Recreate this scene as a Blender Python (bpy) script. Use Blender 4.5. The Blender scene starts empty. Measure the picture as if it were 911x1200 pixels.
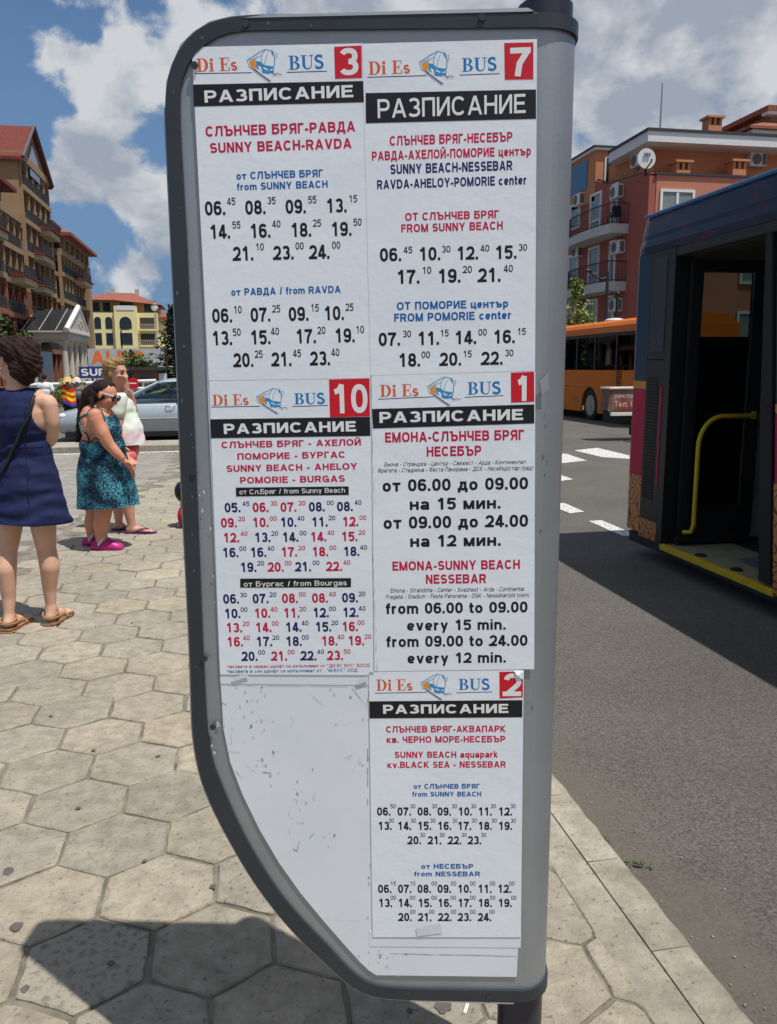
import bpy, bmesh, math, random
from mathutils import Vector, Matrix, noise
random.seed(7)
SC = bpy.context.scene
R = math.radians

# ------------------------------------------------------------------ camera, sky, sun, exposure
EYE, FPX, CX, CY = 1.55, 960.0, 455.5, 600.0
YAW, PITCH, ROLL = R(10.75), R(10.05), R(-0.3)
FW = Vector((math.sin(YAW)*math.cos(PITCH), math.cos(YAW)*math.cos(PITCH), -math.sin(PITCH)))
LAT = Vector((math.cos(YAW), -math.sin(YAW), 0)); AXI = Vector((math.sin(YAW), math.cos(YAW), 0))
_u0 = LAT.cross(FW)
RT = LAT*math.cos(ROLL) + _u0*math.sin(ROLL); UP = RT.cross(FW)
cam = bpy.data.cameras.new('camera'); camo = bpy.data.objects.new('camera', cam)
SC.collection.objects.link(camo); SC.camera = camo
cam.sensor_fit = 'VERTICAL'; cam.sensor_height = 36; cam.lens = 36*FPX/1200
cam.clip_start = 0.05; cam.clip_end = 3000
camo.matrix_world = Matrix(((RT.x, UP.x, -FW.x, 0), (RT.y, UP.y, -FW.y, 0), (RT.z, UP.z, -FW.z, EYE), (0, 0, 0, 1)))

SUNV = Vector((0.262, -0.288, 1.0)).normalized()          # towards the sun
SUN_EL = math.asin(SUNV.z); SUN_AZ = math.atan2(SUNV.x, SUNV.y)
sun = bpy.data.lights.new('sun', 'SUN'); sun.energy = 3.9; sun.angle = R(0.5); sun.color = (1.0, 0.965, 0.91)
suno = bpy.data.objects.new('sun', sun); SC.collection.objects.link(suno)
suno.rotation_euler = SUNV.to_track_quat('Z', 'Y').to_euler()

world = bpy.data.worlds.new('World'); SC.world = world; world.use_nodes = True
wn = world.node_tree; wl = wn.links; wn.nodes.clear()
def wnode(t, **kw):
    n = wn.nodes.new(t)
    for k, v in kw.items(): setattr(n, k, v)
    return n
def wmath(op, a, b=None, clamp=False):
    n = wnode('ShaderNodeMath', operation=op, use_clamp=clamp)
    for i, v in enumerate((a, b)):
        if v is None: continue
        if isinstance(v, (int, float)): n.inputs[i].default_value = v
        else: wl.new(v, n.inputs[i])
    return n.outputs[0]
w_out = wnode('ShaderNodeOutputWorld'); w_bg = wnode('ShaderNodeBackground')
sky = wnode('ShaderNodeTexSky', sky_type='NISHITA', sun_disc=False)
sky.sun_elevation = SUN_EL; sky.sun_rotation = SUN_AZ; sky.air_density = 1.0; sky.dust_density = 0.4; sky.ozone_density = 2.0
w_bg.inputs['Strength'].default_value = 0.072
tc = wnode('ShaderNodeTexCoord')
nrm = wnode('ShaderNodeVectorMath', operation='NORMALIZE'); wl.new(tc.outputs['Generated'], nrm.inputs[0])
sep = wnode('ShaderNodeSeparateXYZ'); wl.new(nrm.outputs[0], sep.inputs[0])
cmb = wnode('ShaderNodeCombineXYZ')
wl.new(sep.outputs[0], cmb.inputs[0]); wl.new(sep.outputs[1], cmb.inputs[1]); wl.new(wmath('MULTIPLY', sep.outputs[2], 1.35), cmb.inputs[2])
def cloud_noise(offset, scale, detail, rough, dist=0.0):
    mp = wnode('ShaderNodeMapping'); mp.inputs['Location'].default_value = offset; wl.new(cmb.outputs[0], mp.inputs[0])
    n = wnode('ShaderNodeTexNoise'); n.inputs['Scale'].default_value = scale; n.inputs['Detail'].default_value = detail
    n.inputs['Roughness'].default_value = rough; n.inputs['Distortion'].default_value = dist
    wl.new(mp.outputs[0], n.inputs['Vector']); return n.outputs['Fac']
def dirpix(x, y):
    return (FW + RT*((x-CX)/FPX) - UP*((y-CY)/FPX)).normalized()
_wn = wnode('ShaderNodeTexNoise'); _wn.inputs['Scale'].default_value = 7; _wn.inputs['Detail'].default_value = 5; wl.new(nrm.outputs[0], _wn.inputs['Vector'])
_ws = wnode('ShaderNodeVectorMath', operation='SUBTRACT'); wl.new(_wn.outputs['Color'], _ws.inputs[0]); _ws.inputs[1].default_value = (.5, .5, .5)
_wm = wnode('ShaderNodeVectorMath', operation='SCALE'); wl.new(_ws.outputs[0], _wm.inputs[0]); _wm.inputs['Scale'].default_value = .22
_wa = wnode('ShaderNodeVectorMath', operation='ADD'); wl.new(nrm.outputs[0], _wa.inputs[0]); wl.new(_wm.outputs[0], _wa.inputs[1])
warp = wnode('ShaderNodeVectorMath', operation='NORMALIZE'); wl.new(_wa.outputs[0], warp.inputs[0])
def blob(d, half_deg, amp):
    vm = wnode('ShaderNodeVectorMath', operation='DOT_PRODUCT'); wl.new(warp.outputs[0], vm.inputs[0]); vm.inputs[1].default_value = d
    mr = wnode('ShaderNodeMapRange', interpolation_type='SMOOTHSTEP'); wl.new(vm.outputs['Value'], mr.inputs['Value'])
    mr.inputs['From Min'].default_value = math.cos(R(half_deg)); mr.inputs['From Max'].default_value = 1.0
    mr.inputs['To Min'].default_value = 0; mr.inputs['To Max'].default_value = amp
    return mr.outputs[0]
n1 = cloud_noise((3.1, 1.7, 0.4), 5.2, 12, 0.60, 0.2)
n2 = cloud_noise((3.1 + SUNV.x*0.05, 1.7 + SUNV.y*0.05, 0.4 + 0.055), 5.2, 12, 0.60, 0.2)
# banks of cumulus where the day had them in view, more out of view (world directions), blue gaps between
banks = [(dirpix(110, 75), 7.0, .20), (dirpix(35, 55), 3.0, .06), (dirpix(128, 208), 5.2, .22), (dirpix(130, 268), 4, .10), (dirpix(188, 285), 3.2, .16), (dirpix(140, 338), 4, .12),
         (dirpix(700, 150), 14, .24), (dirpix(860, 60), 14, .22), (dirpix(690, 50), 6, .14), (dirpix(560, 0), 10, .2), (dirpix(330, -40), 10, .18), (Vector((0, 0, 1)), 52, .2), (Vector((.3, -.9, .4)).normalized(), 55, .18)]  # overhead and rear banks are unseen, added to whiten the fill light
gaps = [(dirpix(42, 8), 3.0, -.20), (dirpix(8, 122), 4.2, -.24), (dirpix(85, 148), 3.2, -.17), (dirpix(178, 150), 2.8, -.18), (dirpix(182, 15), 3.2, -.16), (dirpix(105, 300), 4, -.14), (dirpix(20, 75), 2.0, -.10),
        (dirpix(688, 95), 3, -.2), (dirpix(880, 140), 4, -.18)]
bias = None
for d, h, a in banks + gaps:
    o = blob(d, h, a); bias = o if bias is None else wmath('ADD', bias, o)
dens = wmath('ADD', wmath('ADD', wmath('MULTIPLY', wmath('SUBTRACT', n1, .5), 1.7), .5), bias)
cov = wnode('ShaderNodeMapRange', interpolation_type='SMOOTHSTEP'); wl.new(dens, cov.inputs['Value'])
cov.inputs['From Min'].default_value = 0.515; cov.inputs['From Max'].default_value = 0.685
lit = wmath('ADD', wmath('MULTIPLY', wmath('SUBTRACT', n1, n2), 5.5), 0.64)
thick = wnode('ShaderNodeMapRange'); wl.new(dens, thick.inputs['Value'])
thick.inputs['From Min'].default_value = 0.62; thick.inputs['From Max'].default_value = 1.0; thick.inputs['To Max'].default_value = 0.55
lit2 = wmath('SUBTRACT', lit, thick.outputs[0], True)
crm = wnode('ShaderNodeValToRGB'); wl.new(lit2, crm.inputs[0])
crm.color_ramp.elements[0].position = 0.0; crm.color_ramp.elements[0].color = (3.7, 4.25, 5.1, 1)
crm.color_ramp.elements[1].position = 0.75; crm.color_ramp.elements[1].color = (6.9, 7.15, 7.5, 1)
mix = wnode('ShaderNodeMix', data_type='RGBA'); wl.new(cov.outputs[0], mix.inputs['Factor'])
hz = wnode('ShaderNodeMapRange', interpolation_type='SMOOTHSTEP'); wl.new(sep.outputs[2], hz.inputs['Value'])
hz.inputs['From Min'].default_value = 0.42; hz.inputs['From Max'].default_value = 0.02; hz.inputs['To Max'].default_value = 0.85
hmix = wnode('ShaderNodeMix', data_type='RGBA'); wl.new(hz.outputs[0], hmix.inputs['Factor']); wl.new(sky.outputs[0], hmix.inputs['A'])
hmix.inputs['B'].default_value = (1.75, 2.65, 4.3, 1)
tint = wnode('ShaderNodeMix', data_type='RGBA', blend_type='MULTIPLY'); tint.inputs['Factor'].default_value = 1.0
wl.new(hmix.outputs['Result'], tint.inputs['A']); tint.inputs['B'].default_value = (0.80, 0.95, 1.06, 1)
wl.new(tint.outputs['Result'], mix.inputs['A']); wl.new(crm.outputs[0], mix.inputs['B'])
wl.new(mix.outputs['Result'], w_bg.inputs['Color']); wl.new(w_bg.outputs[0], w_out.inputs[0])
SC.view_settings.view_transform = 'Standard'; SC.view_settings.look = 'None'; SC.view_settings.gamma = 1; SC.view_settings.exposure = 0.3
SC.view_settings.use_curve_mapping = False
SC.cycles.use_denoising = True
SC.cycles.max_bounces = 6

# ------------------------------------------------------------------ measuring helpers (photo pixel -> point on a known plane of the place)
def ray(x, y): return FW + RT*((x-CX)/FPX) - UP*((y-CY)/FPX)
EYEV = Vector((0, 0, EYE))
def on_z(x, y, z=0.0):
    d = ray(x, y); return EYEV + d*((z-EYE)/d.z)
def on_x(x, y, X):
    d = ray(x, y); return EYEV + d*(X/d.x)
def on_y(x, y, Y):
    d = ray(x, y); return EYEV + d*(Y/d.y)
def at_axis(x, y, D):
    d = ray(x, y); return EYEV + d*(D/d.dot(AXI))

# ------------------------------------------------------------------ materials
def lin(c):
    if isinstance(c, str):
        c = [int(c[i:i+2], 16)/255 for i in (0, 2, 4)]
    return tuple(((v/12.92) if v <= 0.04045 else ((v+0.055)/1.055)**2.4) for v in c)
MATS = {}
def mat(name, col, rough=0.6, metal=0.0, var=0.12, scale=6.0, bump=0.0, bscale=40.0, spec=0.5, trans=0.0, coat=0.0, ior=1.45, col2=None, island=0.0, detail=6, thr=None, alpha=1.0):
    """principled material whose base colour varies by object-space noise; col given linear"""
    m = bpy.data.materials.new(name); m.use_nodes = True; MATS[name] = m
    nt = m.node_tree; b = nt.nodes['Principled BSDF']; L = nt.links
    b.inputs['Roughness'].default_value = rough; b.inputs['Metallic'].default_value = metal
    b.inputs['Specular IOR Level'].default_value = spec; b.inputs['Transmission Weight'].default_value = trans
    b.inputs['Coat Weight'].default_value = coat; b.inputs['IOR'].default_value = ior; b.inputs['Alpha'].default_value = alpha
    tcn = nt.nodes.new('ShaderNodeTexCoord')
    if var > 0 or col2 is not None:
        n = nt.nodes.new('ShaderNodeTexNoise'); n.inputs['Scale'].default_value = scale; n.inputs['Detail'].default_value = detail; n.inputs['Roughness'].default_value = 0.6
        L.new(tcn.outputs['Object'], n.inputs['Vector'])
        rp = nt.nodes.new('ShaderNodeValToRGB'); L.new(n.outputs['Fac'], rp.inputs[0])
        c2 = col2 if col2 is not None else tuple(min(1, c*(1+var)) for c in col)
        c1 = col if col2 is not None else tuple(c*(1-var) for c in col)
        lo, hi = thr if thr else (0.3, 0.7)
        rp.color_ramp.elements[0].position = lo; rp.color_ramp.elements[0].color = (*c1, 1)
        rp.color_ramp.elements[1].position = hi; rp.color_ramp.elements[1].color = (*c2, 1)
        src = rp.outputs[0]
        if island > 0:
            g = nt.nodes.new('ShaderNodeNewGeometry'); mr = nt.nodes.new('ShaderNodeMapRange')
            L.new(g.outputs['Random Per Island'], mr.inputs['Value']); mr.inputs['To Min'].default_value = 1-island; mr.inputs['To Max'].default_value = 1+island
            mx = nt.nodes.new('ShaderNodeVectorMath'); mx.operation = 'SCALE'; L.new(src, mx.inputs[0]); L.new(mr.outputs[0], mx.inputs['Scale'])
            src = mx.outputs[0]
        L.new(src, b.inputs['Base Color'])
        m['src'] = 1
    else:
        b.inputs['Base Color'].default_value = (*col, 1)
    if bump > 0:
        n = nt.nodes.new('ShaderNodeTexNoise'); n.inputs['Scale'].default_value = bscale; n.inputs['Detail'].default_value = 8; n.inputs['Roughness'].default_value = 0.65
        L.new(tcn.outputs['Object'], n.inputs['Vector'])
        bp = nt.nodes.new('ShaderNodeBump'); bp.inputs['Strength'].default_value = 1.0; bp.inputs['Distance'].default_value = bump
        L.new(n.outputs['Fac'], bp.inputs['Height']); L.new(bp.outputs[0], b.inputs['Normal'])
    return m
def glass_mat(name, tint=(0.6, 0.7, 0.7), rough=0.02, mixf=0.75):
    """thin window pane: mostly see-through tinted, with a real mirror part"""
    m = bpy.data.materials.new(name); m.use_nodes = True; nt = m.node_tree; L = nt.links; nt.nodes.clear()
    o = nt.nodes.new('ShaderNodeOutputMaterial'); t = nt.nodes.new('ShaderNodeBsdfTransparent'); t.inputs[0].default_value = (*tint, 1)
    g = nt.nodes.new('ShaderNodeBsdfGlossy'); g.inputs['Roughness'].default_value = rough
    f = nt.nodes.new('ShaderNodeFresnel'); f.inputs[0].default_value = 1.5
    mx = nt.nodes.new('ShaderNodeMixShader'); L.new(f.outputs[0], mx.inputs[0]); L.new(t.outputs[0], mx.inputs[1]); L.new(g.outputs[0], mx.inputs[2]); L.new(mx.outputs[0], o.inputs[0])
    return m

# ------------------------------------------------------------------ mesh building
ORG = {}
def tag(o, label=None, cat=None, group=None, kind=None):
    if label: o['label'] = label
    if cat: o['category'] = cat
    if group: o['group'] = group
    if kind: o['kind'] = kind
    return o
def thing(name, loc, label, cat, group=None, rotz=0.0, kind=None):
    o = bpy.data.objects.new(name, None); SC.collection.objects.link(o)
    o.location = loc; o.rotation_euler = (0, 0, rotz); o.empty_display_size = 0.2
    ORG[o.name] = Vector(loc)
    return tag(o, label, cat, group, kind)
class MB:
    def __init__(s): s.v = []; s.f = []; s.m = []; s.sm = []
    def add(s, vs, fs, m=0, sm=False):
        k = len(s.v); s.v += [Vector(p) for p in vs]
        for f in fs: s.f.append(tuple(k+i for i in f)); s.m.append(m); s.sm.append(sm)
    def quad(s, a, b, c, d, m=0): s.add([a, b, c, d], [(0, 1, 2, 3)], m)
    def box(s, x0, x1, y0, y1, z0, z1, m=0, T=None):
        vs = [(x, y, z) for x in (x0, x1) for y in (y0, y1) for z in (z0, z1)]
        if T: vs = [T(*p) for p in vs]
        s.add(vs, [(0, 1, 3, 2), (4, 6, 7, 5), (0, 4, 5, 1), (2, 3, 7, 6), (0, 2, 6, 4), (1, 5, 7, 3)], m)
    def prism(s, pts, fn, a, b, m=0, cap=True, side=True, sm=False):
        """2-D outline pts mapped by fn(u,v,w) at w=a and w=b"""
        n = len(pts); vs = [fn(u, v, a) for u, v in pts] + [fn(u, v, b) for u, v in pts]
        fs = []
        if side: fs += [(i, (i+1) % n, n+(i+1) % n, n+i) for i in range(n)]
        s.add(vs, fs, m, sm)
        if cap: s.add(vs[:n], [tuple(range(n))[::-1]], m); s.add(vs[n:], [tuple(range(n))], m)
    def loft(s, rings, m=0, closed=True, caps=True, sm=True):
        n = len(rings[0]); vs = [p for r in rings for p in r]; fs = []
        for i in range(len(rings)-1):
            for j in range(n if closed else n-1):
                k = (j+1) % n; fs.append((i*n+j, i*n+k, (i+1)*n+k, (i+1)*n+j))
        s.add(vs, fs, m, sm)
        if caps:
            s.add(rings[0], [tuple(range(n))[::-1]], m, False); s.add(rings[-1], [tuple(range(n))], m, False)
    def tube(s, pts, r, m=0, n=10, caps=True, sm=True):
        pts = [Vector(p) for p in pts]; rr = r if isinstance(r, (list, tuple)) else [r]*len(pts); rings = []
        up0 = None
        for i, p in enumerate(pts):
            d = (pts[min(i+1, len(pts)-1)] - pts[max(i-1, 0)]).normalized()
            if up0 is None: up0 = d.orthogonal().normalized()
            a = (up0 - d*up0.dot(d)).normalized(); up0 = a; b = d.cross(a)
            rings.append([p + (a*math.cos(2*math.pi*k/n) + b*math.sin(2*math.pi*k/n))*rr[i] for k in range(n)])
        s.loft(rings, m, True, caps, sm)
    def ell(s, c, ax, m=0, nu=14, nv=9):
        c = Vector(c); A = [Vector(a) for a in ax] if not isinstance(ax[0], (int, float)) else [Vector((ax[0], 0, 0)), Vector((0, ax[1], 0)), Vector((0, 0, ax[2]))]
        vs = [c - A[2]]
        for i in range(1, nv):
            t = -math.pi/2 + math.pi*i/nv
            for j in range(nu):
                q = 2*math.pi*j/nu
                vs.append(c + A[0]*math.cos(t)*math.cos(q) + A[1]*math.cos(t)*math.sin(q) + A[2]*math.sin(t))
        vs.append(c + A[2]); fs = [(0, 1+(j+1) % nu, 1+j) for j in range(nu)]
        for i in range(nv-2):
            for j in range(nu):
                a = 1+i*nu+j; b = 1+i*nu+(j+1) % nu; fs.append((a, b, b+nu, a+nu))
        k = 1+(nv-2)*nu; e = len(vs)-1; fs += [(k+j, k+(j+1) % nu, e) for j in range(nu)]
        s.add(vs, fs, m, True)
    def capsule(s, p0, r0, p1, r1, m=0, n=14):
        p0, p1 = Vector(p0), Vector(p1); d = (p1-p0); L = d.length
        if L < 1e-6: return s.ell(p0, (r0, r0, r0), m)
        d /= L; a = d.orthogonal().normalized(); b = d.cross(a); rings = []
        for t in (-85, -60, -30, 0):
            q = R(t); rings.append((p0 + d*(math.sin(q)*r0), math.cos(q)*r0))
        for t in (0, 30, 60, 85):
            q = R(t); rings.append((p1 + d*(math.sin(q)*r1), math.cos(q)*r1))
        s.loft([[c + (a*math.cos(2*math.pi*k/n) + b*math.sin(2*math.pi*k/n))*r for k in range(n)] for c, r in rings], m)
    def mesh(s, name, mats, org=None):
        me = bpy.data.meshes.new(name)
        off = org if org is not None else Vector((0, 0, 0))
        me.from_pydata([tuple(p-off) for p in s.v], [], s.f)
        for mm in (mats if isinstance(mats, (list, tuple)) else [mats]): me.materials.append(mm)
        me.polygons.foreach_set('material_index', s.m); me.polygons.foreach_set('use_smooth', s.sm)
        me.update(); return me
    def build(s, name, mats, parent=None, local=False, recalc=True, bevel=0.0, bseg=2):
        """one mesh object; under a parent the vertices are stored relative to the thing's base"""
        org = None
        if parent is not None and not local: org = ORG[parent.name]
        me = s.mesh(name, mats, org)
        if recalc or bevel:
            bm = bmesh.new(); bm.from_mesh(me)
            if recalc: bmesh.ops.recalc_face_normals(bm, faces=bm.faces)
            if bevel:
                bmesh.ops.remove_doubles(bm, verts=bm.verts, dist=1e-5)
                es = [e for e in bm.edges if len(e.link_faces) == 2 and e.calc_face_angle(0) > 0.5]
                bmesh.ops.bevel(bm, geom=es, offset=bevel, segments=bseg, affect='EDGES', clamp_overlap=True)
            bm.to_mesh(me); bm.free()
        o = bpy.data.objects.new(name, me); SC.collection.objects.link(o)
        if parent is not None:
            o.parent = parent; ORG[o.name] = ORG[parent.name] if not local else ORG.get(parent.name, Vector())
        return o
def copy_tree(o, parent=None):
    c = o.copy(); SC.collection.objects.link(c); ORG[c.name] = ORG.get(o.name, Vector())
    if parent is not None: c.parent = parent
    for ch in [x for x in SC.objects if x.parent == o]: copy_tree(ch, c)
    return c

# ------------------------------------------------------------------ lettering: a drawn grotesque alphabet (cap height 1)
def arc(cx, cy, rx, ry, a0, a1, n=12, e=2.35):
    out = []
    for i in range(n+1):
        t = R(a0 + (a1-a0)*i/n); c, s = math.cos(t), math.sin(t)
        out.append((cx + rx*math.copysign(abs(c)**(2/e), c), cy + ry*math.copysign(abs(s)**(2/e), s)))
    return out
CYR = dict(zip('АВЕКМНОРСТХавекмнорстху', 'ABEKMHOPCTXaвekмнopcтxy'))
def glyph(ch, T):
    """-> (advance, [(points, cap)], y range); caps: s square, b butt, x run on and cut at the line, o closed loop"""
    t = T/2; S = []
    low = False
    ch = {'А': 'A', 'В': 'B', 'Е': 'E', 'К': 'K', 'М': 'M', 'Н': 'H', 'О': 'O', 'Р': 'P', 'С': 'C', 'Т': 'T', 'Х': 'X', 'а': 'a', 'е': 'e', 'о': 'o', 'р': 'p', 'с': 'c', 'у': 'y', 'х': 'x'}.get(ch, ch)
    h = 1.0; k = 1.0
    up = {'в': 'B', 'к': 'K', 'м': 'M', 'н': 'H', 'т': 'T', 'з': 'З', 'и': 'И', 'п': 'П', 'л': 'Л', 'д': 'Д', 'ч': 'Ч', 'ъ': 'Ъ', 'я': 'Я', 'ц': 'Ц', 'ж': 'Ж', 'ш': 'Ш', 'г': 'Г', 'й': 'Й', 'ь': 'Ь'}
    if ch in up: ch = up[ch]; h = 0.74; k = 0.86
    y0c, y1c = 0.0, h
    def W(w): return w*k
    b, tp = t, h-t
    def st(pts, cap='s'): S.append((pts, cap))
    def bowl(x0, xr, ya, yb):
        ry = (yb-ya)/2; rx = min(ry*1.1, (xr-x0)*0.8)
        return [(x0, yb)] + arc(xr-rx, (ya+yb)/2, rx, ry, 90, -90, 10) + [(x0, ya)]
    w = W(.80); l = t; r = w-t; m = h*.52
    if ch == ' ': return .46, [], (0, 1)
    if ch in '.': st([(t, 0), (t, T*1.05)], 'b'); return T+.14, S, (0, 1)
    if ch == ':': st([(t, 0), (t, T)], 'b'); st([(t, .5), (t, .5+T)], 'b'); return T+.16, S, (0, 1)
    if ch == '-': w = .36; st([(0, .36), (w, .36)], 'b'); return w+.14, S, (0, 1)
    if ch == '/': w = .40; st([(t, 0), (w-t, 1)], 'x'); return w+.08, S, (0, 1)
    if ch == '(': st(arc(.34, .38, .26, .64, 120, 240), 'b'); return .36, S, (-.25, 1.05)
    if ch == ')': st(arc(-.04, .38, .26, .64, 60, -60), 'b'); return .36, S, (-.25, 1.05)
    if ch == '"': st([(t, .68), (t, 1)], 'b'); st([(t+T*1.6, .68), (t+T*1.6, 1)], 'b'); return T*2.6+.2, S, (0, 1)
    if ch == 'A': w = W(.92); S += [([(t*1.15, 0), (w/2, h*1.02)], 'x'), ([(w-t*1.15, 0), (w/2, h*1.02)], 'x'), ([(w*.26, h*.30), (w*.74, h*.30)], 'b')]
    elif ch == 'B': st([(l, 0), (l, h)], 'b'); st(bowl(l, r-.03, m, tp), 'b'); st(bowl(l, r, b, m), 'b')
    elif ch == 'Б': st([(l, 0), (l, h)], 'b'); st([(l, tp), (r-.04, tp)]); st(bowl(l, r, b, h*.58), 'b')
    elif ch == 'C': w = .86; S.append((arc(w/2, .5, w/2-t, .5-t, 38, 322, 22), 'b'))
    elif ch == 'D': w = .84; r = w-t; st([(l, 0), (l, 1)], 'b'); S.append(([(l, tp)] + arc(r-.36, .5, .36, .5-t, 90, -90, 14) + [(l, b)], 'b'))
    elif ch == 'E': w = W(.70); r = w-t; st([(l, 0), (l, h)], 'b'); st([(l, tp), (r, tp)]); st([(l, b), (r+.02, b)]); st([(l, m), (r-.05, m)])
    elif ch == 'F': w = .66; r = w-t; st([(l, 0), (l, 1)], 'b'); st([(l, tp), (r, tp)]); st([(l, m), (r-.05, m)])
    elif ch == 'G': w = .88; S.append((arc(w/2, .5, w/2-t, .5-t, 38, 330, 22), 'b')); st([(w/2+.04, .46), (w-t, .46)]); st([(w-t, 0), (w-t, .46)], 'b')
    elif ch == 'H': st([(l, 0), (l, h)], 'b'); st([(r, 0), (r, h)], 'b'); st([(l, m), (r, m)], 'b')
    elif ch == 'I': w = T; st([(t, 0), (t, 1)], 'b')
    elif ch == 'K': w = W(.84); st([(l, 0), (l, h)], 'b'); st([(w-t*1.5, h), (l, h*.34)], 'xt'); st([(w-t*1.2, 0), (l+.18*k, h*.52)], 'xt')
    elif ch == 'L': w = .64; st([(l, 0), (l, 1)], 'b'); st([(l, b), (w-t, b)])
    elif ch == 'M': w = W(.98); st([(l, 0), (l, h)], 'b'); st([(w-t, 0), (w-t, h)], 'b'); st([(l, h), (w/2, 0)], 'x'); st([(w-t, h), (w/2, 0)], 'x')
    elif ch == 'N': st([(l, 0), (l, 1)], 'b'); st([(r, 0), (r, 1)], 'b'); st([(l, 1), (r, 0)], 'x')
    elif ch == 'O': w = .90; st(arc(w/2, .5, w/2-t, .5-t, 0, 360, 28), 'o')
    elif ch == 'P': w = W(.76); st([(l, 0), (l, h)], 'b'); st(bowl(l, w-t, h*.44, tp), 'b')
    elif ch == 'R': w = .82; st([(l, 0), (l, 1)], 'b'); st(bowl(l, w-t-.02, .46, tp), 'b'); st([(w-t*1.05, 0), (.46, .46)], 'xt')
    elif ch == 'S':
        w = .78; ry = (1-2*t)/4; S.append((arc(w/2, b+3*ry, w/2-t-.02, ry, 22, 270, 14) + arc(w/2, b+ry, w/2-t, ry, 90, -158, 14)[1:], 'b'))
    elif ch == 'T': w = W(.74); st([(w/2, 0), (w/2, h)], 'b'); st([(0, tp), (w, tp)], 'b')
    elif ch == 'U': S.append(([(l, 1)] + arc(w/2, .34, w/2-t, .34-t, 180, 360, 14) + [(r, 1)], 'b'))
    elif ch == 'V': w = .86; st([(t*1.1, 1), (w/2, 0)], 'x'); st([(w-t*1.1, 1), (w/2, 0)], 'x')
    elif ch == 'X': w = W(.84); st([(t*1.2, h), (w-t*1.2, 0)], 'x'); st([(w-t*1.2, h), (t*1.2, 0)], 'x')
    elif ch == 'Y': w = .86; st([(t*1.1, 1), (w/2, .40)], 'xt'); st([(w-t*1.1, 1), (w/2, .40)], 'xt'); st([(w/2, 0), (w/2, .46)], 'b')
    elif ch == 'Z': w = .72; st([(0, tp), (w, tp)], 'b'); st([(0, b), (w, b)], 'b'); st([(w-t*1.2, 1), (t*1.2, 0)], 'x')
    elif ch == 'Г': w = W(.62); st([(l, 0), (l, h)], 'b'); st([(l, tp), (w-t, tp)])
    elif ch == 'Д':
        w = W(.90); y0c = -.2*k; st([(t*.9, b), (w-t*.9, b)], 's'); st([(t, -.2*k), (t, b)], 'b'); st([(w-t, -.2*k), (w-t, b)], 'b')
        st([(w-t-.1*k, 0), (w-t-.1*k, h)], 'b'); st([(w*.36, tp), (w-t-.1*k, tp)], 's'); st([(w*.2, b), (w*.36, h*.5), (w*.38, tp)], 'b')
    elif ch == 'Л': w = W(.84); r = w-t; st([(r, 0), (r, h)], 'b'); st([(w*.3, tp), (r, tp)]); S.append(([(0, b*1.02), (w*.14, b*1.1), (w*.25, h*.35), (w*.3, tp)], 'b'))
    elif ch == 'З':
        w = W(.74); ry = (h-2*t)/4; S.append((arc(w/2-.02, b+3*ry, w/2-t-.02, ry, 150, -90, 14), 'b')); S.append((arc(w/2-.02, b+ry, w/2-t+.02, ry, 90, -152, 14), 'b'))
    elif ch in 'ИЙ':
        st([(l, 0), (l, h)], 'b'); st([(r, 0), (r, h)], 'b'); st([(l, 0), (r, h)], 'x')
        if ch == 'Й': S.append((arc(w/2, h+.26*k, .17*k, .13*k, 190, 350, 8), 'bb'))
    elif ch == 'П': st([(l, 0), (l, h)], 'b'); st([(r, 0), (r, h)], 'b'); st([(l, tp), (r, tp)])
    elif ch == 'У': w = .82; st([(t*1.1, 1), (w*.50, .30)], 'xt'); st([(w-t*1.1, 1), (w*.36, 0)], 'x')
    elif ch == 'Ц': y0c = -.2*k; st([(l, 0), (l, h)], 'b'); st([(r-.06*k, 0), (r-.06*k, h)], 'b'); st([(l, b), (r+.04*k, b)]); st([(r+.04*k, -.2*k), (r+.04*k, b)], 'b')
    elif ch == 'Ч': w = W(.74); r = w-t; st([(r, 0), (r, h)], 'b'); S.append(([(l, h)] + arc(l+.2*k, h*.56, .2*k, h*.14, 180, 270, 6) + [(r, h*.42)], 'b'))
    elif ch == 'Ш': w = W(1.1); r = w-t; st([(l, 0), (l, h)], 'b'); st([(w/2, 0), (w/2, h)], 'b'); st([(r, 0), (r, h)], 'b'); st([(l, b), (r, b)])
    elif ch == 'Ъ': w = W(.96); st([(0, tp), (w*.3, tp)], 'b'); st([(w*.3, 0), (w*.3, h)], 'b'); st(bowl(w*.3, w-t, b, h*.56), 'b')
    elif ch == 'Ь': w = W(.74); st([(l, 0), (l, h)], 'b'); st(bowl(l, w-t, b, h*.56), 'b')
    elif ch == 'Я': w = W(.80); r = w-t; st([(r, 0), (r, h)], 'b'); S.append(([(w-x, y) for x, y in bowl(t, w-t-.02, h*.46, tp)], 'b')); st([(t*1.05, 0), (w*.48, h*.46)], 'xt')
    elif ch == 'Ж': w = W(1.1); st([(w/2, 0), (w/2, h)], 'b'); st([(t, 0), (w-t, h)], 'x'); st([(t, h), (w-t, 0)], 'x')
    elif ch.isdigit():
        w = .68; c = w/2; rx = c-t
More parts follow.
